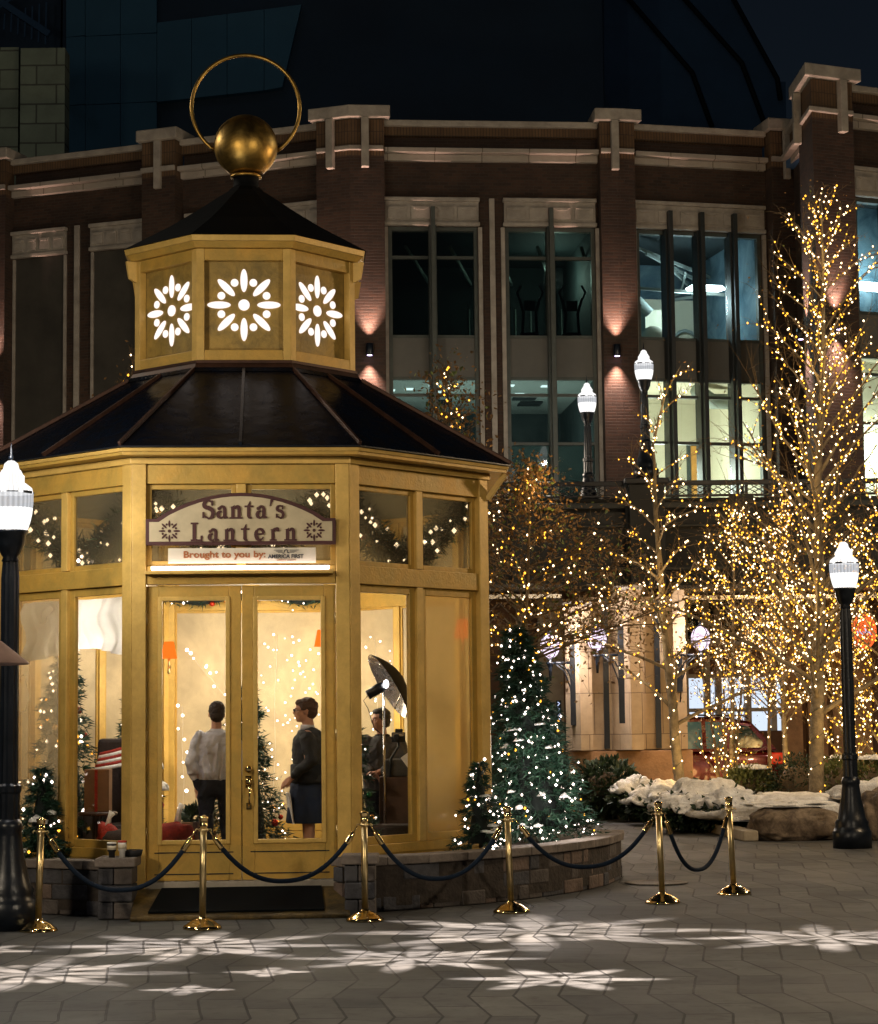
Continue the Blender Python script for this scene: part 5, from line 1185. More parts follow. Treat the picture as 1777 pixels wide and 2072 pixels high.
for k in range(8):
    f = face(k, DA); h = f.h
    for s in (-1, 1):
        m = MB(f); m.box(*((-h, -h+.075) if s < 0 else (h-.075, h)), -.085, .004, 5.442, 6.60); m.build('drum_post', 'gold_light', K, bevel=.005)
    m = MB(f); m.box(-h+.076, h-.076, -.085, 0, 5.442, 5.55); m.build('drum_rail', 'gold', K, bevel=.005)
    m = MB(f); m.box(-h+.076, h-.076, -.085, 0, 6.48, 6.60); m.build('drum_rail', 'gold', K, bevel=.005)
    m = MB(f); flake_m(m, f, 1, -.086, -.078, (0, 6.03)); m.build('snowflake_cutout', 'flake_light', K)
octa_slab(DA+.04, 6.603, 6.66, 'drum_soffit', 'gold', DA+.09); octa_slab(DA+.10, 6.662, 6.72, 'upper_eave', 'gold_light', DA+.115, bevel=.004)
R8 = octa_pts(DA+.04)
for i in range(8):
    x, y = R8[i]; L = math.hypot(x, y); dx, dy = x/L, y/L
    if y < -abs(x): continue
    m = MB(); m.add([(x-dx*.06-dy*.02, y-dy*.06+dx*.02, 6.60),(x+dx*.06-dy*.02, y+dy*.06+dx*.02, 6.60),(x+dx*.03-dy*.02,y+dy*.03+dx*.02,6.42),(x-dx*.045-dy*.02,y-dy*.045+dx*.02,6.38),
                     (x-dx*.06+dy*.02, y-dy*.06-dx*.02, 6.60),(x+dx*.06+dy*.02, y+dy*.06-dx*.02, 6.60),(x+dx*.03+dy*.02,y+dy*.03-dx*.02,6.42),(x-dx*.045+dy*.02,y-dy*.045-dx*.02,6.38)],
                    [(0,1,2,3),(7,6,5,4),(0,4,5,1),(1,5,6,2),(2,6,7,3),(3,7,4,0)]); m.build('bracket', 'gold_light', K)
R8 = octa_pts(KA)
for i in range(8):
    x, y = R8[i]; L = math.hypot(x, y); dx, dy = x/L, y/L
    if y < -abs(x): continue
    m = MB(); m.bar((x+dx*.01,y+dy*.01,4.02), (x+dx*.20,y+dy*.20,4.27), .05, .05); m.build('bracket', 'gold', K)
prev = (DA+.125, 6.722)
for nx in ((.80,7.02),(.50,7.235),(.30,7.39),(.19,7.47),(.145,7.52)):
    octa_slab(prev[0], prev[1], nx[1], 'upper_roof', 'roof_black', nx[0]); prev = (nx[0], nx[1]+.0005)
m = MB(); m.lathe([(.145,7.52),(.135,7.54),(.135,7.63),(.15,7.64)], 24); m.build('neck', 'roof_black', K)
BZ = 7.985
m = MB(); m.lathe([(.165,7.635),(.170,7.645),(.165,7.66),(.14,7.675)]+[(.345*math.cos(a), BZ+.345*math.sin(a)) for a in [-1.15+k*(1.15+1.57)/16 for k in range(17)]], 40); m.build('finial_ball', 'gold_metal', K)
m = MB(); rc = BZ+.435
m.tube([(.585*math.sin(a), 0, rc+.585*math.cos(a)) for a in [-2.53+5.06*k/48 for k in range(49)]], .021, 10); m.build('finial_ring', 'gold_metal', K)
# sign over the doors
f = face(0, KA)
sg = empty('name_sign', (0,0,0)); sg.parent = K
sb, sh, st = 3.44, 3.69, 3.935; hw = .895
def outline(ins):
    b, s_, t, w_ = sb+ins, sh-ins*.9, st-ins, hw-ins
    pts = [(-w_, b), (w_, b), (w_, s_), (w_-.10+ins*.3, s_)]
    x1 = w_-.10+ins*.3
    for j in range(1, 16):
        x = x1*(1-2*j/16); pts.append((x, s_+.01+(t-s_-.01)*(1-abs(x/x1)**2.0)))
    pts += [(-x1, s_), (-w_, s_)]
    return pts
m = MB(f); m.prism(outline(0), .02, .06); m.build('border', 'sign_maroon', sg, bevel=.004)
m = MB(f); m.prism(outline(.034), .055, .066); m.build('board', 'sign_face', sg)
m = MB(f); flake_m(m, f, .27, .067, .070, (-.672, 3.573)); flake_m(m, f, .27, .067, .070, (.690, 3.573)); m.build('snowflake_mark', 'sign_maroon', sg)
# lettering: every glyph drawn as broad strokes with serifs (units: cap height 1)
def ribbon(pts, ws):
    out = []
    for i in range(len(pts)-1):
        (x0,y0),(x1,y1) = pts[i], pts[i+1]
        def nrm(j):
            a = pts[max(0,j-1)]; b = pts[min(len(pts)-1,j+1)]; dx,dy = b[0]-a[0], b[1]-a[1]; L = math.hypot(dx,dy) or 1; return (-dy/L, dx/L)
        n0, n1 = nrm(i), nrm(i+1); a, b = ws[i]/2, ws[i+1]/2
        out.append([(x0+n0[0]*a,y0+n0[1]*a),(x1+n1[0]*b,y1+n1[1]*b),(x1-n1[0]*b,y1-n1[1]*b),(x0-n0[0]*a,y0-n0[1]*a)])
    return out
def bx(x0,x1,y0,y1): return [(x0,y0),(x1,y0),(x1,y1),(x0,y1)]
def arc(cx, cy_, rx, ry, a0, a1, n): return [(cx+rx*math.cos(R_(a0+(a1-a0)*k/n)), cy_+ry*math.sin(R_(a0+(a1-a0)*k/n))) for k in range(n+1)]
def glyph(ch):
    T_, t_ = .17, .07
    if ch == 'S':
        pts = arc(.33,.73,.23,.22,25,180,8)+arc(.33,.73,.23,.16,200,270,3)+arc(.33,.27,.25,.27,75,-90,9)+arc(.33,.24,.27,.19,-110,-175,4)
        ws = [.07,.07,.08,.08,.09,.12,.15,.16,.16]+[.17,.18,.19,.19]+[.19,.18,.17,.17,.17,.16,.14,.10,.08,.07]+[.07]*5
        return ribbon(pts, ws)+[bx(.50,.56,.70,.95), bx(.03,.09,.05,.32)], .66
    if ch == 's':
        s = .70; g, w_ = glyph('S'); return [[(x*s*.98, y*s) for x, y in p] for p in g], w_*s
    if ch == 'L': return [bx(.10,.27,.05,.95), bx(0,.37,.93,1.0), bx(0,.62,0,.07), bx(.54,.62,.0,.28), [(.27,.07),(.42,.07),(.27,.13)]], .66
    if ch == 'n': return [bx(.09,.24,.04,.62), [(.0,.60),(.10,.62),(.24,.70),(.24,.60)], bx(.0,.33,0,.055), bx(.42,.57,.04,.45), bx(.34,.66,0,.055)]+ribbon(arc(.395,.45,.105,.19,160,0,8), [.06,.07,.09,.11,.13,.15,.15,.15,.15]), .70
    if ch == 'r': return [bx(.09,.24,.04,.62), [(.0,.60),(.10,.62),(.24,.70),(.24,.60)], bx(.0,.35,0,.055)]+ribbon(arc(.35,.48,.12,.18,165,40,5), [.06,.07,.09,.12,.15,.15])+[arc(.43,.58,.075,.075,0,330,11)], .54
    if ch == 't': return [bx(.13,.28,.12,.68), [(.13,.66),(.28,.66),(.28,.90),(.24,.90)], bx(.0,.44,.60,.67)]+ribbon(arc(.30,.15,.095,.12,180,300,6), [.15,.14,.12,.10,.08,.07,.06]), .47
    if ch == 'a': return [bx(.36,.51,.10,.48)]+ribbon(arc(.30,.46,.135,.19,0,150,7), [.15,.14,.12,.09,.08,.08,.09,.10])+[arc(.13,.52,.07,.07,0,330,11)]+ribbon(arc(.23,.20,.15,.175,75,295,10), [.06,.07,.10,.13,.15,.15,.14,.12,.09,.07,.06])+ribbon([(.27,.03),(.37,.12)],[.06,.06])+[[(.42,.0),(.60,.03),(.58,.08),(.51,.10),(.40,.10)]], .60
    if ch == 'e': return ribbon(arc(.29,.34,.215,.31,15,330,15), [.14,.14,.12,.10,.08,.09,.13,.16,.17,.17,.16,.13,.11,.09,.07,.06])+[bx(.14,.50,.34,.40)], .58
    if ch == "'": return [[(.05,.66),(.11,.68),(.24,.98),(.20,1.03),(.10,.98)]], .26
    return [], .3
def word(text, u0, u1, z0, cap, f, d, mt, parent, name='lettering'):
    gl = [glyph(c) for c in text]; tot = sum(w_ for _, w_ in gl); n = len(text)
    wn = tot*cap; gap = (u1-u0-wn)/(n-1); x = u0
    for ch, (polys, w_) in zip(text, gl):
        m = MB(f)
        for j, p in enumerate(polys):
            gx_, gy_ = sum(a for a,b in p)/len(p), sum(b for a,b in p)/len(p)
            p = [(a+math.copysign(.018,a-gx_)*(abs(a-gx_)>.004), b+math.copysign(.014,b-gy_)*(abs(b-gy_)>.004)) for a,b in p]
            m.prism([(x+a*cap, z0+b*cap) for a, b in p], d, d+.006+.0004*j)
        m.build(name, mt, parent); x += w_*cap+gap
word("Santa's", -.365, .410, 3.690, .178, f, .0665, 'sign_maroon', sg)
word("Lantern", -.470, .530, 3.478, .172, f, .0665, 'sign_maroon', sg)
m = MB(f); m.box(-.685, .705, .015, .045, 3.268, 3.412); pl = m.build('sponsor_plaque', 'sign_white', K, bevel=.003)
def text_obj(body, size, u0, zc, f, d, mt, parent, bold=.0, name='lettering', width=None):
    cu = bpy.data.curves.new('t', 'FONT'); cu.body = body; cu.size = size; cu.extrude = .002; cu.offset = bold; cu.align_x = 'LEFT'
    to = bpy.data.objects.new('t', cu); COL.objects.link(to); bpy.context.view_layer.update()
    me = bpy.data.meshes.new_from_object(to.evaluated_get(bpy.context.evaluated_depsgraph_get())); bpy.data.objects.remove(to)
    wd = max(v.co.x for v in me.vertices)-min(v.co.x for v in me.vertices); sx = (width/wd) if width else 1
    for v in me.vertices: v.co = Vector(f(u0+v.co.x*sx, d-v.co.z, zc+v.co.y))
    me.flip_normals(); me.materials.clear(); me.materials.append(MATS[mt]); o = bpy.data.objects.new(name, me); COL.objects.link(o); o.parent = parent; return o
text_obj('Brought to you by:', .088, -.545, 3.322, f, .049, 'sign_orange', pl, .0022, width=.77)
text_obj('AMERICA FIRST', .052, .255, 3.312, f, .049, 'sign_grey', pl, .0012, width=.335)
text_obj('CREDIT UNION', .020, .335, 3.288, f, .049, 'sign_orange', pl, 0, width=.18)
m = MB(f)
for s in (-1, 1):
    for j in range(3): m.bar((.425+s*.035, .049, 3.388-j*.0105), (.425+s*(.118-.02*j), .049, 3.388-j*.0105), .0045, .004)
m.tube([(.385,.049,3.365),(.40,.049,3.356),(.412,.049,3.385),(.430,.049,3.395),(.438,.049,3.38),(.436,.049,3.362),(.455,.049,3.365)], .0045, 4)
m.build('emblem', 'sign_grey', pl)
m = MB(f); m.box(-.90, .87, -.008, .10, 3.165, 3.195); lb = m.build('lamp_tray', 'gold_light', K, bevel=.004)
m = MB(f); m.tube([(-.84,.075,3.222),(.83,.075,3.222)], .017, 10); m.build('light_tube', 'strip_glow', lb)
# ramp at the door
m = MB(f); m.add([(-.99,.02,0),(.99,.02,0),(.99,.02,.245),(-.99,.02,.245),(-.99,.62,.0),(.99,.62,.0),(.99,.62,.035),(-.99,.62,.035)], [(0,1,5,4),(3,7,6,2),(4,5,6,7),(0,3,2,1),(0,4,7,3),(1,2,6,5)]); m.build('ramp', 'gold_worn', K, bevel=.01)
mt_e = empty('door_mat', KC, KY); tag(mt_e, 'black rubber mat on the ramp below the kiosk doors', 'mat')
m = MB(f); m.add([(-.74,.06,.236),(.74,.06,.236),(.76,.56,.062),(-.83,.56,.062),(-.74,.06,.252),(.74,.06,.252),(.76,.56,.080),(-.83,.56,.080)], [(0,1,2,3),(7,6,5,4),(0,4,5,1),(1,5,6,2),(2,6,7,3),(3,7,4,0)]); m.build('mat', 'rubber', mt_e)
# interior lights
lamp('kiosk_interior_light', 'POINT', KC+Vector((0,.2,3.3)), 145, (1,.88,.70), .25)
lamp('kiosk_interior_light', 'POINT', KC+Vector((0,1.2,2.3)), 72, (1,.88,.66), .3)
lamp('kiosk_interior_light', 'POINT', KC+Vector((-1.6,.3,2.7)), 26, (1,.92,.80), .15)
lamp('kiosk_interior_light', 'POINT', KC+Vector((1.3,.9,1.6)), 34, (1,.85,.5), .2)
#lamp('sign_tube_light', 'AREA', Vector(Matrix.Rotation(KY,3,'Z') @ Vector(f(0,.16,3.235)))+KC, 9, (1,.86,.88), .5, rot=(R_(155),0,KY))

# ============================================================ evergreens
def evergreen(name, loc, h, r, label, nb, seed, n=5200, blade=.075, cat='christmas tree', group=None, bulb='bulb_white', br=.011, snow=0, baubles=0, core=True):
    rg = random.Random(seed); e = empty(name, loc); tag(e, label, cat, group)
    m = MB(); m.tube([(0,0,0),(0,0,h*.96)], [r*.07,.004], 6); m.build('trunk', 'twig_dark', e)
    m = MB(); bl = MB(); boughs = []
    nB = int(n/34)
    for k in range(nB):
        q = (k+rg.random())/nB; zz = h*(.03+.95*q**1.15); rr = r*(1-zz/h)**.78*rg.choice((.62,.80,.95,1.0,1.08,1.16))+.02; a = rg.uniform(0, 6.283)
        p0 = Vector((0,0,zz+.12*rr)); p1 = Vector((rr*math.cos(a), rr*math.sin(a), zz-rr*.18)); boughs.append((p0,p1))
    for p0, p1 in boughs:
        L = (p1-p0).length
        for _ in range(34):
            t = rg.uniform(.30,1.0)**.6; q = p0.lerp(p1, t)+Vector((rg.gauss(0,.03),rg.gauss(0,.03),rg.gauss(0,.02)))*min(1,r*2)
            d = ((p1-p0).normalized()+Vector((rg.uniform(-1,1),rg.uniform(-1,1),rg.uniform(-.7,.9)))*.85).normalized()
            s = d.cross(Vector((rg.uniform(-1,1),rg.uniform(-1,1),rg.uniform(-1,1)))).normalized(); Lb = blade*rg.uniform(.6,1.2)
            m.add([q-s*Lb*.11, q+s*Lb*.11, q+d*Lb], [(0,1,2)])
    if core:
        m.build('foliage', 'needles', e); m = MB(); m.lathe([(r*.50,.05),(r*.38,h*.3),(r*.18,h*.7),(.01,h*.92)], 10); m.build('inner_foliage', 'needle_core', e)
    else: m.build('foliage', 'needles', e)
    for _ in range(nb):
        p0, p1 = boughs[rg.randrange(nB)]; q = p0.lerp(p1, rg.uniform(.86,1.05))+Vector((rg.gauss(0,.02),rg.gauss(0,.02),rg.gauss(0,.02)))
        bl.octa(q, br*rg.uniform(.7,1.3), 0 if rg.random() < .85 else 1, mw=2)
    bl.build('light_string', [bulb,'bulb_amber','wire'], e)
    for k in range(snow):
        a = -1.57+rg.uniform(-1.3,1.3); zz = h*rg.uniform(.05,.62); rr = r*(1-zz/h)*.95
        lump('snow_clump', (rr*math.cos(a), rr*math.sin(a), zz), (rg.uniform(.03,.07),.04,rg.uniform(.02,.05)), 'snow', seed=seed*5+k, sub=2, amp=.7, scale=2, parent=e)
    for k in range(baubles):
        a = rg.uniform(0,6.28); zz = h*rg.uniform(.1,.8); rr = r*(1-zz/h)*1.0
        m = MB(); m.ball((rr*math.cos(a), rr*math.sin(a), zz), rg.uniform(.028,.042), 12); m.build('bauble', ('bauble_red','bauble_gold','bauble_green')[k%3], e)
    return e
WT = .51
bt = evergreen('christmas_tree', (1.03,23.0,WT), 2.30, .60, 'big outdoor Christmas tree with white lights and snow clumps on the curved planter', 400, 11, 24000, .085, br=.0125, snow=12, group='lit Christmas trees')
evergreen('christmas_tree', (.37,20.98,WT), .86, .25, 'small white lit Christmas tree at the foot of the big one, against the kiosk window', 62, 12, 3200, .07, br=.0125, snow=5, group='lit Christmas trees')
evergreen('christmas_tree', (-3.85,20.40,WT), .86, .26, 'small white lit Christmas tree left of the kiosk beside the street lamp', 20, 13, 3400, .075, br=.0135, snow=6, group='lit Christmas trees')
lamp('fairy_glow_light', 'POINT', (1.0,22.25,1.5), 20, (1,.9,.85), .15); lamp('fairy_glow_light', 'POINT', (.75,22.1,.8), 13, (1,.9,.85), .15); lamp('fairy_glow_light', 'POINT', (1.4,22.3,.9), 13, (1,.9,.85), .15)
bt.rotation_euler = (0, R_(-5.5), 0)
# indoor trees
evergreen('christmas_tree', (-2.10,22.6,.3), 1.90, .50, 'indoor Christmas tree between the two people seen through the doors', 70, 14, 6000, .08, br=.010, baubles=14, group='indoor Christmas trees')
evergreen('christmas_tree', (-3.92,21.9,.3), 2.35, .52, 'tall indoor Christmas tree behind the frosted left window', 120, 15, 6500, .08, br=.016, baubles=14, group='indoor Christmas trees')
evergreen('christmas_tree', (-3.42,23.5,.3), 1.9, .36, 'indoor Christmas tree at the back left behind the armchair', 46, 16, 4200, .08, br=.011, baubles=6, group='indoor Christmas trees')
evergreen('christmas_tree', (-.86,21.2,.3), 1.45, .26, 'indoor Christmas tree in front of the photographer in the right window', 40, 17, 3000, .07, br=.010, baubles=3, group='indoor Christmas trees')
# garlands
def garland(pts, label, seed, r=.07, nb=18, bulbr=.024, n=420, bau=3):
    rg = random.Random(seed); e = empty('garland', pts[0]); tag(e, label, 'garland', 'evergreen garlands inside the kiosk'); o = Vector(pts[0]); P_ = [Vector(p)-o for p in pts]
    m = MB(); bl = MB(); seg = len(P_)-1
    for _ in range(n):
        k = rg.randrange(seg); q = P_[k].lerp(P_[k+1], rg.random())+Vector((rg.gauss(0,r*.35),rg.gauss(0,r*.25),rg.gauss(0,r*.4)))
        d = Vector((rg.uniform(-1,1),rg.uniform(-1,1),rg.uniform(-1,1))).normalized(); s = d.cross(Vector((rg.uniform(-1,1),rg.uniform(-1,1),rg.uniform(-1,1)))).normalized(); m.add([q-s*.010,q+s*.010,q+d*r*.9],[(0,1,2)])
    m.build('foliage', 'needles', e); m = MB(); m.tube(P_, r*.55, 8); m.build('inner_foliage', 'needle_core', e)
    for _ in range(nb):
        k = rg.randrange(seg); q = P_[k].lerp(P_[k+1], rg.random())+Vector((rg.gauss(0,r*.5),-r*.6,rg.gauss(0,r*.55))); bl.octa(q, bulbr*rg.uniform(.6,1.3), mw=1)
    bl.build('light_string', ['bulb_white','wire'], e)
    for j in range(bau):
        k = rg.randrange(seg); q = P_[k].lerp(P_[k+1], rg.random())+Vector((0,-r*.5,-r*.6)); m = MB(); m.ball(q, .035, 12); m.build('bauble', ('bauble_red','bauble_gold')[j%2], e)
def kw(f, u, d, z_): 
    p = f(u,d,z_); q = Matrix.Rotation(KY,3,'Z') @ Vector(p); return q+KC
for k, lab in ((1,'swag of evergreen garland behind the upper right window'),(7,'swag of evergreen garland behind the upper left window'),(0,'swag of evergreen garland behind the door transom and the name sign')):
    f = face(k, KA); us = [-.92,-.7,-.45,-.2,0,.2,.45,.7,.92]
    garland([kw(f,u,-.26,3.36+.62*(abs(u)/.92)**1.5) for u in us], lab, 40+k, .16, 60, .021, 6000, 5)
f4 = face(4, KA)
garland([kw(f4,u,-.30,3.22+.05*math.cos(u*5)) for u in (-1,-.6,-.2,.2,.6,1)], 'garland along the beam at the back of the kiosk', 50, .09, 24, .012, 700, 5)
f0 = face(0, KA)
# fairy light curtains hung on the back panes
def curtain(pts, label, seed, br=.018, jitter=.03):
    rg = random.Random(seed); o = Vector(pts[0]); e = empty('string_lights', o); tag(e, label, 'string lights', 'strings of fairy lights on the back panes')
    ys = sorted(pts, key=lambda v: -v[2]); x_m = sum(p[0] for p in pts)/len(pts)
    m = MB(); m.tube([ys[0].lerp(ys[-1], k/6)*1.0-o+Vector((.01*math.sin(k*2),.06,0)) for k in range(7)], .0015, 3); m.build('wire', 'plastic_white', e)
    m = MB()
    for p in pts: q = Vector(p)-o+Vector((rg.gauss(0,jitter),-.02,rg.gauss(0,jitter*.5))); m.ball(q, br*rg.uniform(.6,1.2), 6)
    m.build('light_string', 'bulb_white', e)
BYk = 24.55
curtain([W(x,y,BYk) for x,y in ((367,1428),(372,1450),(366,1475),(375,1498),(373,1520),(374,1545),(370,1570),(373,1600),(369,1632),(371,1655))], 'column of fairy lights down the left edge of the back pane', 61)
curtain([W(x,y,BYk) for x,y in ((376,1315),(386,1325),(396,1335),(404,1345),(413,1352),(425,1360),(436,1362),(440,1388),(452,1405))], 'diagonal string of fairy lights above the man in the white shirt', 62)
rg = random.Random(3)
curtain([W(rg.uniform(530,648),y,BYk+.05) for y in range(1285,1640,4)], 'zigzag of fairy lights behind the person in the charcoal jacket', 63, .011)
curtain([W(rg.uniform(735,790),y,24.0) for y in range(1290,1480,8)], 'fairy lights behind the photographer', 64, .010)
curtain([W(rg.uniform(172,250),y,24.3) for y in range(1340,1500,7)], 'fairy lights at the back of the left window', 65, .016)
for x_, y_ in ((370,1450),(373,1530),(371,1640),(395,1335),(433,1362),(560,1330),(620,1345),(585,1420),(540,1500),(635,1400),(565,1380),(600,1290),(545,1300),(640,1300),(610,1480),(570,1560),(630,1560),(540,1400),(760,1330),(745,1400)):
    lamp('fairy_halo_light', 'POINT', W(x_,y_,BYk-.10), .75, (1,.80,.5), .03)
# interior sconces with orange shades
def sconce(px, py, Y, label, s=1.):
    p = W(px, py, Y); e = empty('wall_sconce', p); tag(e, label, 'wall sconce', 'wall sconces with orange shades')
    m = MB(); m.lathe([(.048*s,.09*s),(.050*s,.09*s),(.085*s,-.085*s),(.082*s,-.085*s)], 18); m.build('lamp_shade', 'shade_glow', e)
    m = MB(); m.tube([(0,0,-.085*s),(0,0,-.16*s),(0,.06,-.22*s),(0,.12,-.16*s)], .013, 6); m.lathe([(.0,-.25*s),(.02,-.24*s),(.012,-.17*s)], 8); m.build('arm', 'brass_worn', e)
    lamp('sconce_light', 'POINT', (0,0,0), 2.2, (1,.35,.08), .05, parent=e)
sconce(342, 1316, 24.1, 'orange shaded sconce at the left edge of the left door glass', 1.1); sconce(652, 1292, 24.1, 'orange shaded sconce at the right edge of the right door glass', 1.1)
sconce(936, 1273, 21.95, 'orange shaded sconce glowing behind the frosted right window', 1.15)
# white sheet shaped to imitate a bright reflection in the left windows
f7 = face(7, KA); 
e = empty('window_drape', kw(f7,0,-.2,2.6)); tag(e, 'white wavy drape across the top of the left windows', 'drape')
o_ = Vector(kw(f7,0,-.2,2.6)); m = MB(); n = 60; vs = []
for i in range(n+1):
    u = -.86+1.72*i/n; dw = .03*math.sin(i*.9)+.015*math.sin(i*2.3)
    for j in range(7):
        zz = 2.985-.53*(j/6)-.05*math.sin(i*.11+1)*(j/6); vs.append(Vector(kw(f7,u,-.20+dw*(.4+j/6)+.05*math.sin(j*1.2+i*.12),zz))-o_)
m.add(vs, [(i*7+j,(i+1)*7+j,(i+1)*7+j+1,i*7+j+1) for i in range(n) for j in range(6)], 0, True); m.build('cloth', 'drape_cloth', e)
lamp('kiosk_interior_light', 'POINT', kw(f7,0,-.75,2.6), 24, (1,.93,.88), .1)  # added to brighten the reflection sheet

# ============================================================ retaining walls round the planters
def block_wall(name, pts, h, label, back):
    e = empty(name, (pts[0][0], pts[0][1], 0)); tag(e, label, 'planter wall', 'block walls of the planters round the kiosk'); o = Vector((pts[0][0], pts[0][1]))
    # resample to blocks; every course is staggered and each block has its own set back
    rg = random.Random(len(pts)*7); segs_ = [(Vector(a), Vector(b)) for a, b in zip(pts[:-1], pts[1:])]
    tot = sum((b-a).length for a, b in segs_)
    def at(s):
        for a, b in segs_:
            L = (b-a).length
            if s <= L: return a.lerp(b, s/L), (b-a).normalized()
            s -= L
        return segs_[-1][1], (segs_[-1][1]-segs_[-1][0]).normalized()
    ch = (h-.085)/3
    for r in range(3):
        m = MB(); s = 0
        while s < tot-.03:
            L = rg.choice((.16,.24,.32,.42)); L = min(L, tot-s)
            p, t = at(s+.006); q, t2 = at(s+L-.006); n = Vector((t.y,-t.x)); jt = rg.uniform(-.008,.012)
            A = p+n*jt-o; B = q+n*jt-o; C_ = q-n*.20-o; D_ = p-n*.20-o
            m.slab([(A.x,A.y),(B.x,B.y),(C_.x,C_.y),(D_.x,D_.y)], r*ch+.004, (r+1)*ch-.002, rg.randrange(3)); s += L
        m.build('block_course', ['block_a','block_b','block_c'], e, bevel=.012)
    m = MB(); s = 0
    while s < tot-.03:
        L = min(.46, tot-s); p, t = at(s+.003); q, t2 = at(s+L-.003); n = Vector((t.y,-t.x)); n2 = Vector((t2.y,-t2.x))
        A = p+n*.035-o; B = q+n2*.035-o; C_ = q-n2*.25-o; D_ = p-n*.25-o
        m.slab([(A.x,A.y),(B.x,B.y),(C_.x,C_.y),(D_.x,D_.y)], h-.082, h); s += L
    m.build('coping', 'wall_cap', e, bevel=.010)
    m = MB(); poly = [Vector(p)-o for p in pts]+[Vector(p)-o for p in back]; m.slab([(p.x,p.y) for p in poly], .05, h-.06); m.build('soil', 'soil', e)
    return e
mat('block_a', (.17,.12,.095), .9, 0, .35, 5, .8, 25); mat('block_b', (.075,.073,.080), .9, 0, .35, 5, .8, 25); mat('block_c', (.11,.092,.082), .9, 0, .35, 5, .8, 25)
wr_ = [(-.93,19.66),(-.35,20.0),(.15,20.36),(.62,20.80),(1.05,21.32),(1.45,21.98),(1.76,22.70),(1.96,23.45),(2.02,24.1)]
block_wall('planter_wall', wr_, WT, 'curved block planter wall sweeping right from the kiosk doors', [(1.7,24.4),(.5,24.2),(.62,21.6),(-.80,20.02)])
wl_ = [(-4.9,20.75),(-4.35,20.35),(-3.9,20.10),(-3.35,19.80),(-3.16,19.70)]
block_wall('planter_wall', wl_, WT, 'short block planter wall between the left street lamp and the kiosk ramp', [(-3.0,19.95),(-4.5,21.0),(-5.2,21.2)])
def pier(x0, x1, y0, y1, h, label):
    e = empty('wall_pier', ((x0+x1)/2, (y0+y1)/2, 0)); tag(e, label, 'pier', 'block piers flanking the kiosk ramp'); a, b = (x1-x0)/2, (y1-y0)/2
    m = MB(); ch = (h-.09)/3
    for r in range(3):
        if r % 2: m.box(-a,a,-b,b,r*ch+.004,(r+1)*ch-.002, r)
        else: m.box(-a,-.02,-b,b,r*ch+.004,(r+1)*ch-.002, 1); m.box(-.012,a,-b,b,r*ch+.004,(r+1)*ch-.002, 2)
    m.build('block_course', ['block_a','block_b','block_c'], e, bevel=.012)
    m = MB(); m.box(-a-.03,a+.03,-b-.03,b+.03,h-.085,h); m.build('coping', 'wall_cap', e, bevel=.012)
pier(-3.14, -2.83, 19.38, 19.72, .555, 'block pier left of the kiosk ramp with cups standing on it')
pier(-.90, -.62, 19.40, 19.72, .555, 'block pier right of the kiosk ramp')
# litter on the left pier
def cup(x, y, zc, label, body, lid, r=.036, h=.15):
    e = empty('drink_cup', (x,y,zc)); tag(e, label, 'cup', 'cups left on the pier')
    m = MB(); m.lathe([(r*.72,0),(r*.76,h*.38),(r*1.05,h*.42),(r*1.1,h*.92),(r*.0,h*.92)], 18); m.build('cup_body', body, e)
    m = MB(); m.lathe([(r*1.16,h*.92),(r*1.18,h*.96),(r*1.08,h*1.03),(r*.0,h*1.03)], 18); m.build('lid', lid, e)
    m = MB(); m.lathe([(r*1.085,h*.52),(r*1.10,h*.52),(r*1.13,h*.80),(r*1.115,h*.80)], 18); m.build('print_band', 'sign_white', e)
cup(-2.93, 19.44, .555, 'white paper cup with a red lid on the left pier', 'plastic_white', 'plastic_red')
cup(-3.03, 19.47, .555, 'dark tumbler next to the white cup on the left pier', 'black_matte', 'cloth_white', .038, .135)
e = empty('tray', (-2.86,19.58,.555)); tag(e, 'small black tray on the left pier beside the kiosk door', 'tray'); m = MB(); m.lathe([(.05,0),(.085,.005),(.10,.06),(.092,.06),(.08,.012),(.0,.012)], 16); m.build('bowl', 'black_matte', e)
m = MB(); m.ball((.02,0,.03),(.05,.05,.03),8); m.build('contents','cardboard', e)

# ============================================================ stanchions and ropes
def make_stanchion():
    e = empty('stanchion', (0,0,0))
    m = MB(); m.lathe([(.168,0),(.170,.012),(.158,.030),(.150,.032),(.105,.066),(.055,.088),(.036,.094),(.034,.105)], 36); m.build('base', 'brass', e)
    m = MB(); m.lathe([(.029,.100),(.029,.875)], 20); m.build('post', 'brass_worn', e)
    m = MB(); m.lathe([(.029,.872),(.038,.876),(.038,.886),(.033,.890),(.037,.935),(.043,.950),(.043,.958),(.020,.966),(.012,.972),(.0,.974)], 20); m.build('cap', 'brass', e)
    m = MB(); m.lathe([(.036,.835),(.041,.838),(.041,.856),(.036,.859)], 20)
    for s in (-1,1): m.tube([(s*.03,0,.848),(s*.062,0,.856),(s*.07,0,.846),(s*.064,0,.836)], .005, 6)
    m.build('rope_ring', 'brass_worn', e); return e
SP = [(-3.50,18.42),(-2.085,18.44),(-.70,19.0),(.625,19.66),(2.10,20.45),(2.91,21.35)]
labs = ['brass stanchion furthest left, in front of the small left Christmas tree','brass stanchion in front of the left kiosk door','brass stanchion between the door and the right kiosk window','brass stanchion in front of the big Christmas tree','brass stanchion beyond the end of the curved wall','brass stanchion furthest right, in front of the boulder edge']
st0 = make_stanchion()
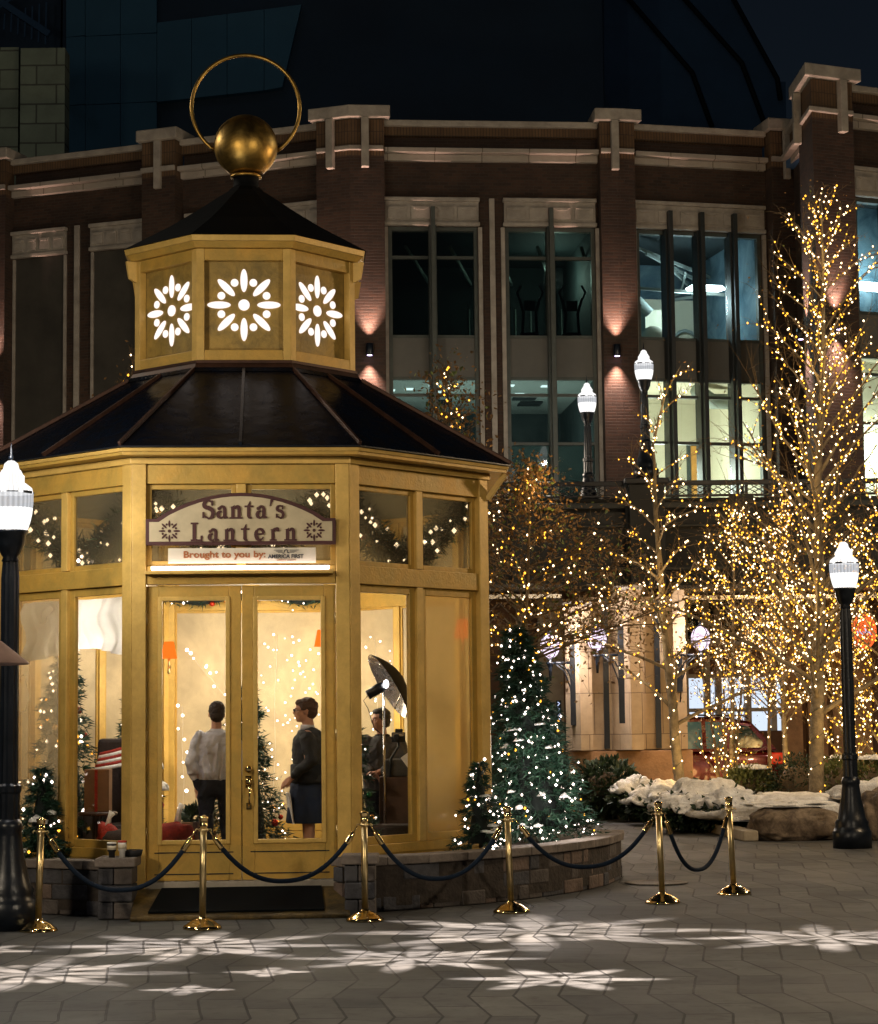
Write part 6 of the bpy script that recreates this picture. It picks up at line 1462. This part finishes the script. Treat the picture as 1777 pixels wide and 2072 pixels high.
for i, (x, y) in enumerate(SP):
    o = st0 if i == 0 else copy_tree(st0); o.location = (x,y,0); a = SP[max(0,i-1)]; b = SP[min(5,i+1)]
    o.rotation_euler = ((0,.014,-.010,-.022,-.022,-.03)[i]*0, (0.02,.012,.0,-.028,-.024,-.034)[i], 0 ); tag(o, labs[i], 'stanchion', 'polished brass rope stanchions')
rl_ = ['dark velvet rope hanging between the two left stanchions','dark velvet rope hanging in front of the kiosk doors','dark velvet rope hanging in front of the right kiosk window','dark velvet rope hanging in front of the curved planter wall','dark velvet rope looping steeply between the two right stanchions']
for i in range(5):
    a = Vector((*SP[i], .84)); b = Vector((*SP[i+1], .84)); d = (b-a); d.z = 0; dn = d.normalized()
    a2, b2 = a+dn*.065, b-dn*.065; sag = (.50,.46,.50,.46,.56)[i]
    e = empty('velvet_rope', a2); tag(e, rl_[i], 'rope', 'dark velvet ropes hung between the stanchions')
    # catenary-like curve with stiff ends
    n = 40; pts = []
    for k in range(n+1):
        t = k/n; s = 2*t-1; pts.append(a2.lerp(b2, t)+Vector((0,0,-sag*(1-abs(s)**2.3)))-a2)
    k0 = 3
    m = MB(); m.tube(pts[k0:n+1-k0], .021, 12); m.build('rope', 'rope_velvet', e)
    for q, s in ((pts[:k0+1], 1), (pts[n-k0:][::-1], -1)):
        m = MB(); m.tube([q[0], q[1]], .006, 6); m.tube([q[1], q[1].lerp(q[2],.3), q[2], q[3], q[3]+(q[3]-q[2]).normalized()*.012], [.014,.022,.024,.026,.027], 12); m.build('brass_end', 'brass', e)

# patio heater whose shade pokes in at the left edge
e = empty('patio_heater', (-3.42,15.2,0)); tag(e, 'dusky pink cone shaped shade poking in at the left frame edge', 'patio heater'); zz = ZZ(40,1344,15.2)
m = MB(); m.lathe([(.0,zz+.02),(.44,zz),(.45,zz+.008),(.12,zz+.27),(.0,zz+.30)], 32); m.build('shade', 'heater_shade', e)
m = MB(); m.lathe([(.20,0),(.20,.08),(.03,.12),(.03,zz)], 16); m.build('pole', 'black_metal', e)

# ============================================================ people
def caps(m, p0, r0, p1, r1, n=14, sq=None):
    p0, p1 = Vector(p0), Vector(p1); d = (p1-p0); L = d.length; d = d/L if L > 1e-6 else Vector((0,0,1))
    pts, rs = [], []
    for k in range(4): a = math.pi/2*(1-k/4+.0); pts.append(p0-d*r0*math.sin(a)); rs.append(max(.001,r0*math.cos(a)))
    for k in range(5): t = k/4; pts.append(p0+d*L*t); rs.append(r0+(r1-r0)*t)
    for k in range(1,5): a = math.pi/2*k/4; pts.append(p1+d*r1*math.sin(a)); rs.append(max(.001,r1*math.cos(a)))
    s = len(m.v); m.tube(pts, rs, n)
def loft(m, rings, n=20):
    """rings: (z, rx, ry, cx, cy) joined by a smooth curve, closed at both ends"""
    out = []; N = len(rings)
    for i in range(N-1):
        p0, p1, p2, p3 = rings[max(0,i-1)], rings[i], rings[i+1], rings[min(N-1,i+2)]
        for k in range(4):
            t = k/4; out.append([.5*((2*b)+(-a+c)*t+(2*a-5*b+4*c-d)*t*t+(-a+3*b-3*c+d)*t**3) for a,b,c,d in zip(p0,p1,p2,p3)])
    out.append(list(rings[-1])); vs = []
    for z_, rx, ry, cx, cy_ in out:
        for j in range(n):
            a = 2*math.pi*j/n; ca, sa = math.cos(a), math.sin(a); vs.append((cx+rx*math.copysign(abs(ca)**.85, ca), cy_+ry*math.copysign(abs(sa)**.85, sa), z_))
    K_ = len(out); m.add(vs, [(i*n+j, i*n+(j+1)%n, (i+1)*n+(j+1)%n, (i+1)*n+j) for i in range(K_-1) for j in range(n)]+[tuple(range(n-1,-1,-1)), tuple((K_-1)*n+j for j in range(n))], 0, True)
def ell(m, c, r, rz=0): 
    s = len(m.v); m.ball((0,0,0), r, 18); R3 = Matrix.Rotation(rz,3,'Z'); m.v[s:] = [tuple(R3 @ Vector(v)+Vector(c)) for v in m.v[s:]]
def blob(name, m, mt, parent, vox=.012, sm=4):
    o = m.build(name, mt, parent); r = o.modifiers.new('remesh','REMESH'); r.mode = 'VOXEL'; r.voxel_size = vox; r.use_smooth_shade = True
    s = o.modifiers.new('smooth','SMOOTH'); s.iterations = sm; s.factor = .5
    if name != 'body':
        t = bpy.data.textures.new(name+'_relief', 'CLOUDS'); hair = name == 'hair'; t.noise_scale = .018 if hair else .085; t.noise_depth = 3
        d = o.modifiers.new('relief','DISPLACE'); d.texture = t; d.strength = .030 if hair else .040; d.mid_level = .5
    return o
def head(m, c, yaw, s=1.0):
    """c = centre of the head; faces +x turned by yaw"""
    R3 = Matrix.Rotation(yaw,3,'Z'); q = lambda x,y,z: R3 @ Vector((x,y,z))*s + Vector(c)
    def E_(p, r): 
        k = len(m.v); m.ball((0,0,0), r, 16); m.v[k:] = [tuple(q(p[0]+v[0], p[1]+v[1], p[2]+v[2])) for v in m.v[k:]]
    E_((-.012,0,.025), (.094,.075,.095)); E_((.020,0,-.035), (.066,.060,.075)); E_((.045,0,-.085), (.034,.034,.026))
    E_((.088,0,-.012), (.020,.012,.022)); E_((.083,0,.008), (.012,.009,.024)); E_((.068,.0,.028), (.022,.05,.012))
    E_((.074,0,-.048), (.015,.022,.007)); E_((.073,0,-.060), (.014,.020,.007))
    for t in (-1,1): E_((-.004,t*.076,-.008), (.017,.010,.030)); E_((.055,t*.038,-.02), (.024,.022,.026))
    return q
def face_bits(q, parent):
    m = MB()
    for t in (-1,1): p = q(.077, t*.030, .008); m.ball(p, .0085, 8)
    m.build('eyes', 'shirt_white', parent); m = MB()
    for t in (-1,1): p = q(.084, t*.030, .008); m.ball(p, .0045, 8)
    for t in (-1,1): a = q(.084, t*.016, .030); b = q(.076, t*.046, .031); m.tube([a,b], .0035, 5)
    m.build('pupils_and_brows', 'hair_dark', parent)
def fingers(m, wrist, d, n_, side, s=1., curl=.7):
    """palm from wrist along d, palm normal n_, five separate bent fingers; side vector across the palm"""
    wrist, d, n_, side = Vector(wrist), Vector(d).normalized(), Vector(n_).normalized(), Vector(side).normalized()
    for k in range(4):
        off = side*(-.027+.018*k)*s; caps(m, wrist+off*.6+d*.012, .015*s, wrist+off+d*.072*s, .0125*s, 8)
        b = wrist+off+d*.078*s; L = (.036,.042,.040,.031)[k]*s; p = b
        for j in range(3):
            a = curl*(j+.6); dd = (d*math.cos(a)+n_*math.sin(a)).normalized(); p2 = p+dd*L*(1,.65,.5)[j]; caps(m, p, .0085*s-.0006*j, p2, .0078*s-.0006*j, 8); p = p2
    p = wrist+side*(-.026)*s+d*.02*s
    for j, dd in enumerate((d*.6-side*.8+n_*.3, d*.9-side*.3+n_*.5)): p2 = p+Vector(dd).normalized()*.036*s; caps(m, p, .0105*s, p2, .009*s, 8); p = p2
def hairs(q, parent, mt, back=True, vol=1., length=0):
    m = MB()
    def E_(p, r):
        k = len(m.v); m.ball((0,0,0), r, 16); m.v[k:] = [tuple(q(p[0]+v[0], p[1]+v[1], p[2]+v[2])) for v in m.v[k:]]
    E_((-.026,0,.046), (.092*vol,.082*vol,.090*vol)); E_((-.052,0,-.01), (.062,.074,.075)); E_((.03,0,.088), (.050*vol,.060,.032*vol))
    for t in (-1,1): E_((.0,t*.066,.035), (.04,.016,.04))
    return blob('hair', m, mt, parent, .010, 2)
FZ = .30
# --- man in white shirt, back to the camera
px_, yy = -2.265, 21.3
pm = empty('person', (px_, yy, FZ)); tag(pm, 'person seen from behind in a white shirt and dark trousers, hands in pockets', 'person')
yaw = R_(95)
m = MB(); q = head(m, (0.0,.02,1.555), R_(100)); caps(m, (0,.0,1.36), .058, (0,.015,1.48), .052)
# trunk under the clothes, arms, legs, shoes as one continuous body
loft(m, [(.88,.11,.07,0,0),(1.0,.10,.065,0,0),(1.2,.13,.07,0,0),(1.33,.12,.055,0,0),(1.40,.05,.045,0,0)])
for s in (-1,1):
    caps(m, (s*.17,0,1.33), .05, (s*.245,-.03,1.09), .042); caps(m, (s*.245,-.03,1.09), .038, (s*.20,.05,.86), .030); fingers(m, (s*.20,.05,.86), (-s*.1,.1,-1), (0,-1,0), (s,0,0), 1, .3)
    caps(m, (s*.09,0,.93), .085, (s*.10,.0,.50), .055); caps(m, (s*.10,0,.50), .052, (s*.11,-.02,.08), .038)
blob('body', m, 'skin', pm, .009, 2); hairs(q, pm, 'hair_dark')
m = MB()
loft(m, [(.885,.165,.118,0,0),(.96,.182,.13,0,0),(1.06,.178,.125,0,0),(1.18,.192,.125,0,0),(1.28,.195,.112,0,0),(1.345,.155,.09,0,0),(1.385,.085,.07,0,0.01),(1.40,.06,.06,0,.01)])
for s in (-1,1):
    caps(m, (s*.165,0,1.315), .078, (s*.255,-.04,1.08), .062); caps(m, (s*.255,-.04,1.08), .060, (s*.225,.01,.935), .052); ell(m, (s*.232,-.01,.97), (.066,.064,.03)); ell(m, (s*.21,-.06,1.02), (.03,.05,.06))
for a, b in (((.03,-.125,1.25),(.0,-.138,.95)),((-.09,-.115,1.24),(-.03,-.138,.93)),((.10,-.115,1.22),(.05,-.138,.92)),((-.13,-.095,1.1),(-.09,-.125,.93))): caps(m, a, .010, b, .017, 8)
blob('shirt', m, 'shirt_white', pm, .010, 3)
m = MB(); m.lathe([(.062,1.355),(.068,1.37),(.066,1.405),(.058,1.41),(.055,1.36)], 18, (0,.01,0)); m.build('shirt_collar', 'shirt_white', pm)
m = MB()
loft(m, [(.95,.162,.112,0,0),(.88,.175,.125,0,0),(.80,.178,.125,0,0),(.74,.15,.10,0,0)][::-1])
for s in (-1,1): caps(m, (s*.095,0,.80), .095, (s*.105,0,.48), .075); caps(m, (s*.105,0,.48), .072, (s*.115,-.01,.06), .062); caps(m, (s*.225,.01,.925), .040, (s*.175,.03,.84), .05)
blob('trousers', m, 'trouser_navy', pm, .011, 3)
m = MB(); m.lathe([(.168,.915),(.170,.93),(.168,.945),(.160,.945),(.160,.915)], 22); o = m.build('belt', 'black_matte', pm); o.scale = (1,.70,1)
for s in (-1,1): m = MB(); m.ball((s*.115,.05,.045), (.045,.13,.045), 14); m.build('shoe', 'black_matte', pm)
# --- person in charcoal jacket and navy skirt, looking left
pw_ = empty('person', (-1.34, 21.25, FZ)); pw_.scale = (1.14, 1.14, 1.0); tag(pw_, 'person with glasses in a charcoal jacket and navy knee length skirt, looking left', 'person')
m = MB(); q = head(m, (-.03,.0,1.575), R_(190)); caps(m, (.01,.0,1.38), .055, (-.005,.0,1.50), .048)
loft(m, [(.88,.07,.11,0,0),(1.0,.065,.10,0,0),(1.2,.07,.12,0,0),(1.33,.055,.11,0,0),(1.40,.045,.05,0,0)])
for s, y in ((-1,-.15),(1,.15)):
    caps(m, (.0,y,1.34), .048, (.02,y*1.35,1.08), .040); caps(m, (.02,y*1.35,1.08), .036, (-.13,y*1.1,.92), .028); fingers(m, (-.13,y*1.1,.92), (-.6,-.1,-.5), (0,-s,-.5), (0,.3,1), 1, .6)
    caps(m, (.0,s*.08,.90), .085, (.0,s*.085,.48), .056); caps(m, (0,s*.085,.48), .054, (.01,s*.085,.08), .035)
blob('body', m, 'skin', pw_, .009, 2); face_bits(q, pw_); hairs(q, pw_, 'hair_brown', vol=1.06)
m = MB()
for t in (-1,1): p = q(.092, t*.032, .006); m.tube([q(.094,t*.032+.022*math.cos(a),.006+.019*math.sin(a)) for a in [2*math.pi*k/14 for k in range(15)]], .0028, 5); m.tube([q(.092,t*.054,.010), q(.0,t*.082,.012)], .0026, 5)
m.tube([q(.095,-.010,.008), q(.095,.010,.008)], .003, 5); m.build('glasses', 'black_metal', pw_)
m = MB()
loft(m, [(.87,.165,.20,.01,0),(.96,.155,.19,.01,0),(1.06,.145,.178,.01,0),(1.18,.15,.188,.01,0),(1.28,.14,.185,.01,0),(1.35,.11,.145,.01,0),(1.395,.07,.08,.0,0),(1.41,.055,.06,0,0)])
for y in (-.17,.17): caps(m, (.0,y,1.31), .075, (.05,y*1.32,1.09), .062); caps(m, (.05,y*1.32,1.09), .058, (-.10,y*1.12,.95), .046)
blob('jacket', m, 'jacket_charcoal', pw_, .011, 3)
m = MB(); m.lathe([(.055,1.385),(.066,1.39),(.062,1.435),(.052,1.44)], 18, (-.005,0,0)); m.build('white_collar', 'shirt_white', pw_)
m = MB(); m.lathe([(.165,.86),(.172,.87),(.170,1.04),(.160,1.05)], 24); o = m.build('jacket_hem', 'jacket_band', pw_); o.scale = (.98,1.20,1); o.location = (.01,0,0)
m = MB(); m.lathe([(.155,.88),(.165,.80),(.185,.62),(.198,.47),(.194,.465),(.15,.86)], 28); 
for k, v in enumerate(m.v): a = math.atan2(v[1],v[0]); w_ = 1+.035*math.sin(a*9)*max(0,(.88-v[2])/.4); m.v[k] = (v[0]*w_,v[1]*w_*1.08,v[2])
m.build('skirt', 'skirt_navy', pw_)
for s in (-1,1): m = MB(); m.ball((-.04,s*.085,.045), (.12,.042,.045), 14); m.build('shoe', 'black_matte', pw_)
e = empty('folder', (-1.53,21.12,1.02)); tag(e, 'white folder held low by the person in the charcoal jacket', 'folder'); m = MB(); m.box(-.006,.006,-.09,.09,-.26,.05); m.build('folder', 'cloth_white', e); e.rotation_euler = (0,R_(-8),R_(15))
# --- photographer behind the studio light
ph = empty('person', (-.625, 22.3, FZ)); tag(ph, 'grey haired photographer in a grey jacket standing behind the studio light', 'person')
m = MB(); q = head(m, (-.02,-.02,1.475), R_(205)); caps(m, (.0,.0,1.28), .058, (-.01,-.01,1.40), .052); loft(m, [(.80,.11,.07,0,0),(.95,.10,.065,0,0),(1.12,.13,.07,0,0),(1.24,.12,.055,0,0),(1.30,.05,.045,0,0)])
for s in (-1,1):
    caps(m, (s*.17,0,1.25), .05, (s*.225,-.04,1.02), .042)
    wv = Vector((-.10+s*.045,-.22,.93)); caps(m, (s*.225,-.04,1.02), .038, wv, .030); fingers(m, wv, (-s*.9,-.35,-.25), (0,.6,-.8), (0,-.7,.7), 1.05, .7)
    caps(m, (s*.09,0,.85), .085, (s*.10,.0,.45), .055); caps(m, (s*.10,0,.45), .052, (s*.11,-.02,.08), .038)
blob('body', m, 'skin', ph, .009, 2); face_bits(q, ph); hairs(q, ph, 'hair_grey')
m = MB()
loft(m, [(.74,.20,.135,0,0),(.85,.205,.14,0,0),(.97,.20,.14,0,0),(1.08,.205,.135,0,0),(1.18,.20,.125,0,0),(1.26,.15,.10,0,0),(1.31,.08,.08,0,0),(1.33,.06,.06,0,0)])
for s in (-1,1): caps(m, (s*.165,0,1.23), .085, (s*.235,-.05,1.02), .070); caps(m, (s*.235,-.05,1.02), .064, (s*.08-.06,-.20,.945), .050)
for a, b in (((-.06,-.12,1.22),(-.03,-.145,.85)),((.08,-.12,1.2),(.03,-.13,1.05))): caps(m, a, .010, b, .014, 8)
blob('jacket', m, 'jacket_grey', ph, .011, 3)
m = MB(); m.lathe([(.075,1.24),(.088,1.26),(.080,1.325),(.066,1.33)], 18, (0,0,0)); m.build('jacket_collar', 'fur_dark', ph)
m = MB()
loft(m, [(.68,.16,.10,0,0),(.76,.18,.125,0,0),(.86,.17,.12,0,0)])
for s in (-1,1): caps(m, (s*.095,0,.76), .095, (s*.105,0,.45), .075); caps(m, (s*.105,0,.45), .072, (s*.115,-.01,.06), .062)
blob('trousers', m, 'trouser_navy', ph, .012, 3)
for s in (-1,1): m = MB(); m.ball((s*.115,-.05,.045), (.045,.13,.045), 14); m.build('shoe', 'black_matte', ph)

# ============================================================ studio light, camera, printer stand
sl = empty('studio_light', (-.585,21.55,FZ)); tag(sl, 'studio light with a big black reflector umbrella on a thin stand', 'studio light')
hz = ZZ(775,1390,21.55)-FZ
m = MB(); m.tube([(0,0,.0),(0,0,hz)], .012, 8)
for k in range(3): a = k*2.1; m.tube([(0,0,.35),(.32*math.cos(a),.32*math.sin(a),.01)], .009, 6)
m.build('stand', 'chrome', sl)
# dish: half shell opening towards lower left
m = MB(); ax = Vector((-.84,-.22,-.50)).normalized(); cc = Vector((.045,.02,hz+.01)); R0 = .37
t1 = ax.cross(Vector((0,1,0))).normalized(); t2 = ax.cross(t1).normalized(); vs = []
n1, n2 = 9, 28
for i in range(n1+1):
    rr = R0*i/n1; dep = .17*(1-(rr/R0)**2)
    for j in range(n2): a = 2*math.pi*j/n2; vs.append(cc-ax*dep+(t1*math.cos(a)+t2*math.sin(a))*rr)
vi = [v+ax*.008 for v in vs]; nn = len(vs)
fq = [(i*n2+j, i*n2+(j+1)%n2, (i+1)*n2+(j+1)%n2, (i+1)*n2+j) for i in range(n1) for j in range(n2)]
m.add(vs, fq, 0, True); m.add(vi, [tuple(reversed(x)) for x in fq], 1, True)
m.add([*vs[-n2:], *vi[-n2:]], [(j,(j+1)%n2,(j+1)%n2+n2,j+n2) for j in range(n2)], 0); m.build('umbrella', ['black_matte','reflector'], sl)
m = MB()
for j in range(0, n2, 4): m.tube([vi[i*n2+j]+ax*.004 for i in range(1, n1+1)], .004, 4, 0)
m.tube([cc-ax*.17, cc+ax*.16], .006, 6); m.build('umbrella_rib', 'chrome', sl)
m = MB(); a0 = Vector((-.02,-.03,hz)); m.tube([a0+ax*-.02, a0+ax*.02, a0+ax*.17], [.045,.055,.05], 14); m.tube([a0+ax*.16, a0+ax*.22+Vector((0,0,-.03)), Vector((-.16,-.05,hz-.22)), Vector((-.10,0,hz-.42)), Vector((0,0,hz-.50))], .004, 5); m.build('lamp_head', 'black_metal', sl)
m = MB(); m.ball(a0-ax*.055+Vector((.0,-.05,.0)), (.026,.026,.042), 12); m.build('flash_tube', 'flash_glow', sl)
ck = empty('camera_on_bracket', (-.44,21.6,W(800,1492,21.6).z)); tag(ck, 'black camera mounted beside the photographer', 'camera')
m = MB(); m.box(-.07,.07,-.04,.04,-.05,.05); m.box(-.035,.045,-.035,.035,.05,.085); m.tube([(-.02,-.04,0),(-.02,-.10,0)], .035, 14); m.build('camera_body', 'black_matte', ck, bevel=.008)
m = MB(); m.tube([(0,0,-.05),(.0,0,-.10),(-.08,0,-.22),(-.12,.02,-(W(800,1492,21.6).z-FZ-.02))], .014, 8); m.build('monopod', 'black_metal', ck)
m = MB(); m.box(-.06,.06,-.045,-.041,.01,.045); m.build('screen', 'silver', ck)
ps = empty('printer_stand', (-.40,21.75,FZ)); tag(ps, 'dark brown cabinet with papers on top in the right window', 'cabinet')
m = MB(); m.box(-.24,.24,-.18,.18,0,.90); m.build('cabinet', 'wood_dark', ps, bevel=.01)
m = MB(); m.box(-.19,.10,-.12,.12,.903,1.08); m.build('printer', 'jacket_grey', ps, bevel=.02)
m = MB(); m.add([(-.02,-.13,1.09),(.13,-.13,1.20),(.24,-.16,.86),(.16,-.17,.84),(-.02,-.09,1.09),(.13,-.09,1.20),(.24,-.12,.86),(.16,-.13,.84)], [(0,1,2,3),(7,6,5,4),(0,4,5,1),(1,5,6,2),(2,6,7,3),(3,7,4,0)]); m.build('paper', 'cloth_white', ps)
bn = empty('bench', (-.45,21.25,FZ)); tag(bn, 'low dark upholstered bench inside the right window', 'bench')
m = MB(); m.box(-.38,.32,-.16,.16,.22,.44); m.build('seat', 'upholstery', bn, bevel=.03)
for x in (-.34,.28):
    m = MB(); m.box(x-.02,x+.02,-.12,.12,0,.218); m.build('leg', 'wood_dark', bn)

# ============================================================ armchair corner in the left window
ac = empty('armchair', (-3.27,21.7,FZ), R_(20)); tag(ac, 'dark armchair with a red and white striped blanket in the left window', 'armchair')
m = MB(); m.box(-.32,.32,-.30,.30,.18,.46); m.build('seat', 'upholstery', ac, bevel=.05)
m = MB(); m.add([(-.24,.20,.40),(.24,.20,.40),(.24,.34,.40),(-.24,.34,.40),(-.19,.28,1.32),(.19,.28,1.32),(.19,.36,1.32),(-.19,.36,1.32)], [(0,3,2,1),(4,5,6,7),(0,1,5,4),(1,2,6,5),(2,3,7,6),(3,0,4,7)]); m.build('backrest', 'upholstery', ac, bevel=.04)
for s in (-1,1): m = MB(); m.box(s*.25, s*.36, -.30, .28, .18, .66); m.build('armrest', 'upholstery', ac, bevel=.03)
for sx in (-1,1):
    for sy in (-1,1): m = MB(); m.tube([(sx*.26,sy*.24,0),(sx*.26,sy*.24,.18)], .02, 8); m.build('leg', 'wood_dark', ac)
bk = empty('striped_blanket', (-3.37,21.62,FZ+1.14), R_(15)); tag(bk, 'red and white striped blanket draped over the dark armchair back', 'blanket')
m = MB()
for k in range(6):
    w0, w1 = .11+.012*k, .11+.012*(k+1); z0_, z1_ = .06-.030*k, .06-.030*(k+1); y0_, y1_ = -.06-.02*k, -.06-.02*(k+1)
    cols_ = [(t/8*2-1) for t in range(9)]
    m.add([(w0*c_, y0_+.05*c_*c_+.01*math.sin(5*c_), z0_+.03*c_) for c_ in cols_]+[(w1*c_, y1_+.05*c_*c_+.01*math.sin(5*c_), z1_+.03*c_) for c_ in cols_], [(i,i+1,i+10,i+9) for i in range(8)], k%2, True)
o = m.build('blanket', ['cloth_red','cloth_white'], bk); so = o.modifiers.new('t','SOLIDIFY'); so.thickness = .02
bg_ = empty('gift_bag', (-3.46,21.25,FZ+.60)); tag(bg_, 'brown square gift box behind the left window mullion', 'gift box')
m = MB(); m.box(-.11,.14,-.10,.10,-.0,.42); m.build('box', 'cardboard', bg_, bevel=.006); m = MB(); m.box(-.005,.025,-.103,-.100,0,.42); m.build('ribbon', 'cloth_red', bg_)
tb = empty('side_table', (-3.45,21.25,FZ)); tag(tb, 'small dark side table under the brown gift box', 'table')
m = MB(); m.lathe([(.0,.56),(.19,.56),(.20,.58),(.19,.597),(.0,.597)], 20); m.build('tabletop', 'wood_dark', tb); m = MB(); m.lathe([(.14,0),(.03,.05),(.025,.56)], 12); m.build('leg', 'wood_dark', tb)
for lab, x, y, z_, sc in (('red cloth sack on the floor in the left window', -3.31,20.98,.46,1.), ('small red gift sack by the left door glass', -2.66,21.3,.42,1.1)):
    e = empty('gift_sack', (x,y,FZ)); tag(e, lab, 'sack'); o = lump('cloth', (0,0,z_-FZ+.16), (.11*sc,.09*sc,.19*sc), 'cloth_red', seed=int(sc*31), sub=3, amp=.35, scale=1.6, parent=e)
    m = MB(); m.tube([(0,0,.42*sc),(0.02,0,.55*sc),(.05,0,.6*sc)], [.04,.02,.035], 8); m.build('tie', 'cloth_white', e)
ot = empty('ottoman', (-3.05,21.05,FZ)); tag(ot, 'dark round ottoman at the bottom of the left window', 'ottoman')
m = MB(); m.lathe([(.28,.20),(.33,.23),(.335,.36),(.30,.42),(.0,.44)], 28); m.build('seat', 'upholstery', ot)
for k in range(4): a = k*1.57+.6; m = MB(); m.tube([(.24*math.cos(a),.24*math.sin(a),0),(.22*math.cos(a),.22*math.sin(a),.21)], .018, 8); m.build('leg', 'wood_dark', ot)
sp_ = empty('seated_figure_cushion', (-3.02,21.9,FZ+.9)); tag(sp_, 'pile of white and dark red cushions on the armchair side', 'cushion')
for k, (x, z_, mt_) in enumerate(((0,.10,'cloth_white'),(.05,-.12,'cloth_white'),(0,-.30,'cloth_red'),(-.16,.0,'upholstery'))):
    lump('cushion_cover', (x,0,z_), (.15,.09,.10), mt_, seed=60+k, sub=3, amp=.25, scale=1.5, parent=sp_)
# gifts by the left door
gb = empty('gift_box', (-2.62,22.3,FZ)); tag(gb, 'large brown gift box with a green bow beside the person in the white shirt', 'gift box')
m = MB(); m.box(-.20,.20,-.18,.18,0,.44); m.build('box', 'cardboard', gb, bevel=.006); m = MB(); m.box(.02,.07,-.184,-.181,0,.44); m.box(.02,.07,-.184,.184,.441,.444); m.build('ribbon', 'wood_dark', gb)
m = MB(); leaf_cloud(m, (.04,0,.50), (.16,.12,.07), 260, .09, random.Random(5)); m.build('bow', 'shrub_leaf', gb)
gc = empty('wooden_crate', (-2.42,21.65,FZ)); tag(gc, 'small reddish slatted crate low behind the left door glass', 'crate')
m = MB()
for k in range(3): m.box(-.12,.12,-.11,-.10,.05+.11*k,.12+.11*k); m.box(-.12,-.11,-.10,.10,.05+.11*k,.12+.11*k); m.box(.11,.12,-.10,.10,.05+.11*k,.12+.11*k)
m.build('slats', 'cardboard', gc)
m = MB()
for x in (-.125,.105): m.box(x,x+.02,-.125,-.112,0,.38)
m.build('post', 'cardboard', gc)
st_ = empty('stool', (-2.68,20.9,FZ)); tag(st_, 'low dark stool with a red blanket at the bottom of the left door', 'stool')
m = MB(); m.lathe([(.20,.14),(.23,.16),(.23,.34),(.20,.38),(.0,.39)], 24); m.build('seat', 'upholstery', st_)
for k in range(3): a = k*2.1+.5; m = MB(); m.tube([(.17*math.cos(a),.17*math.sin(a),0),(.16*math.cos(a),.16*math.sin(a),.15)], .016, 8); m.build('leg', 'wood_dark', st_)
m = MB(); m.lathe([(.236,.30),(.242,.40),(.21,.47),(.0,.50)], 20); o = m.build('blanket', 'cloth_red', st_)
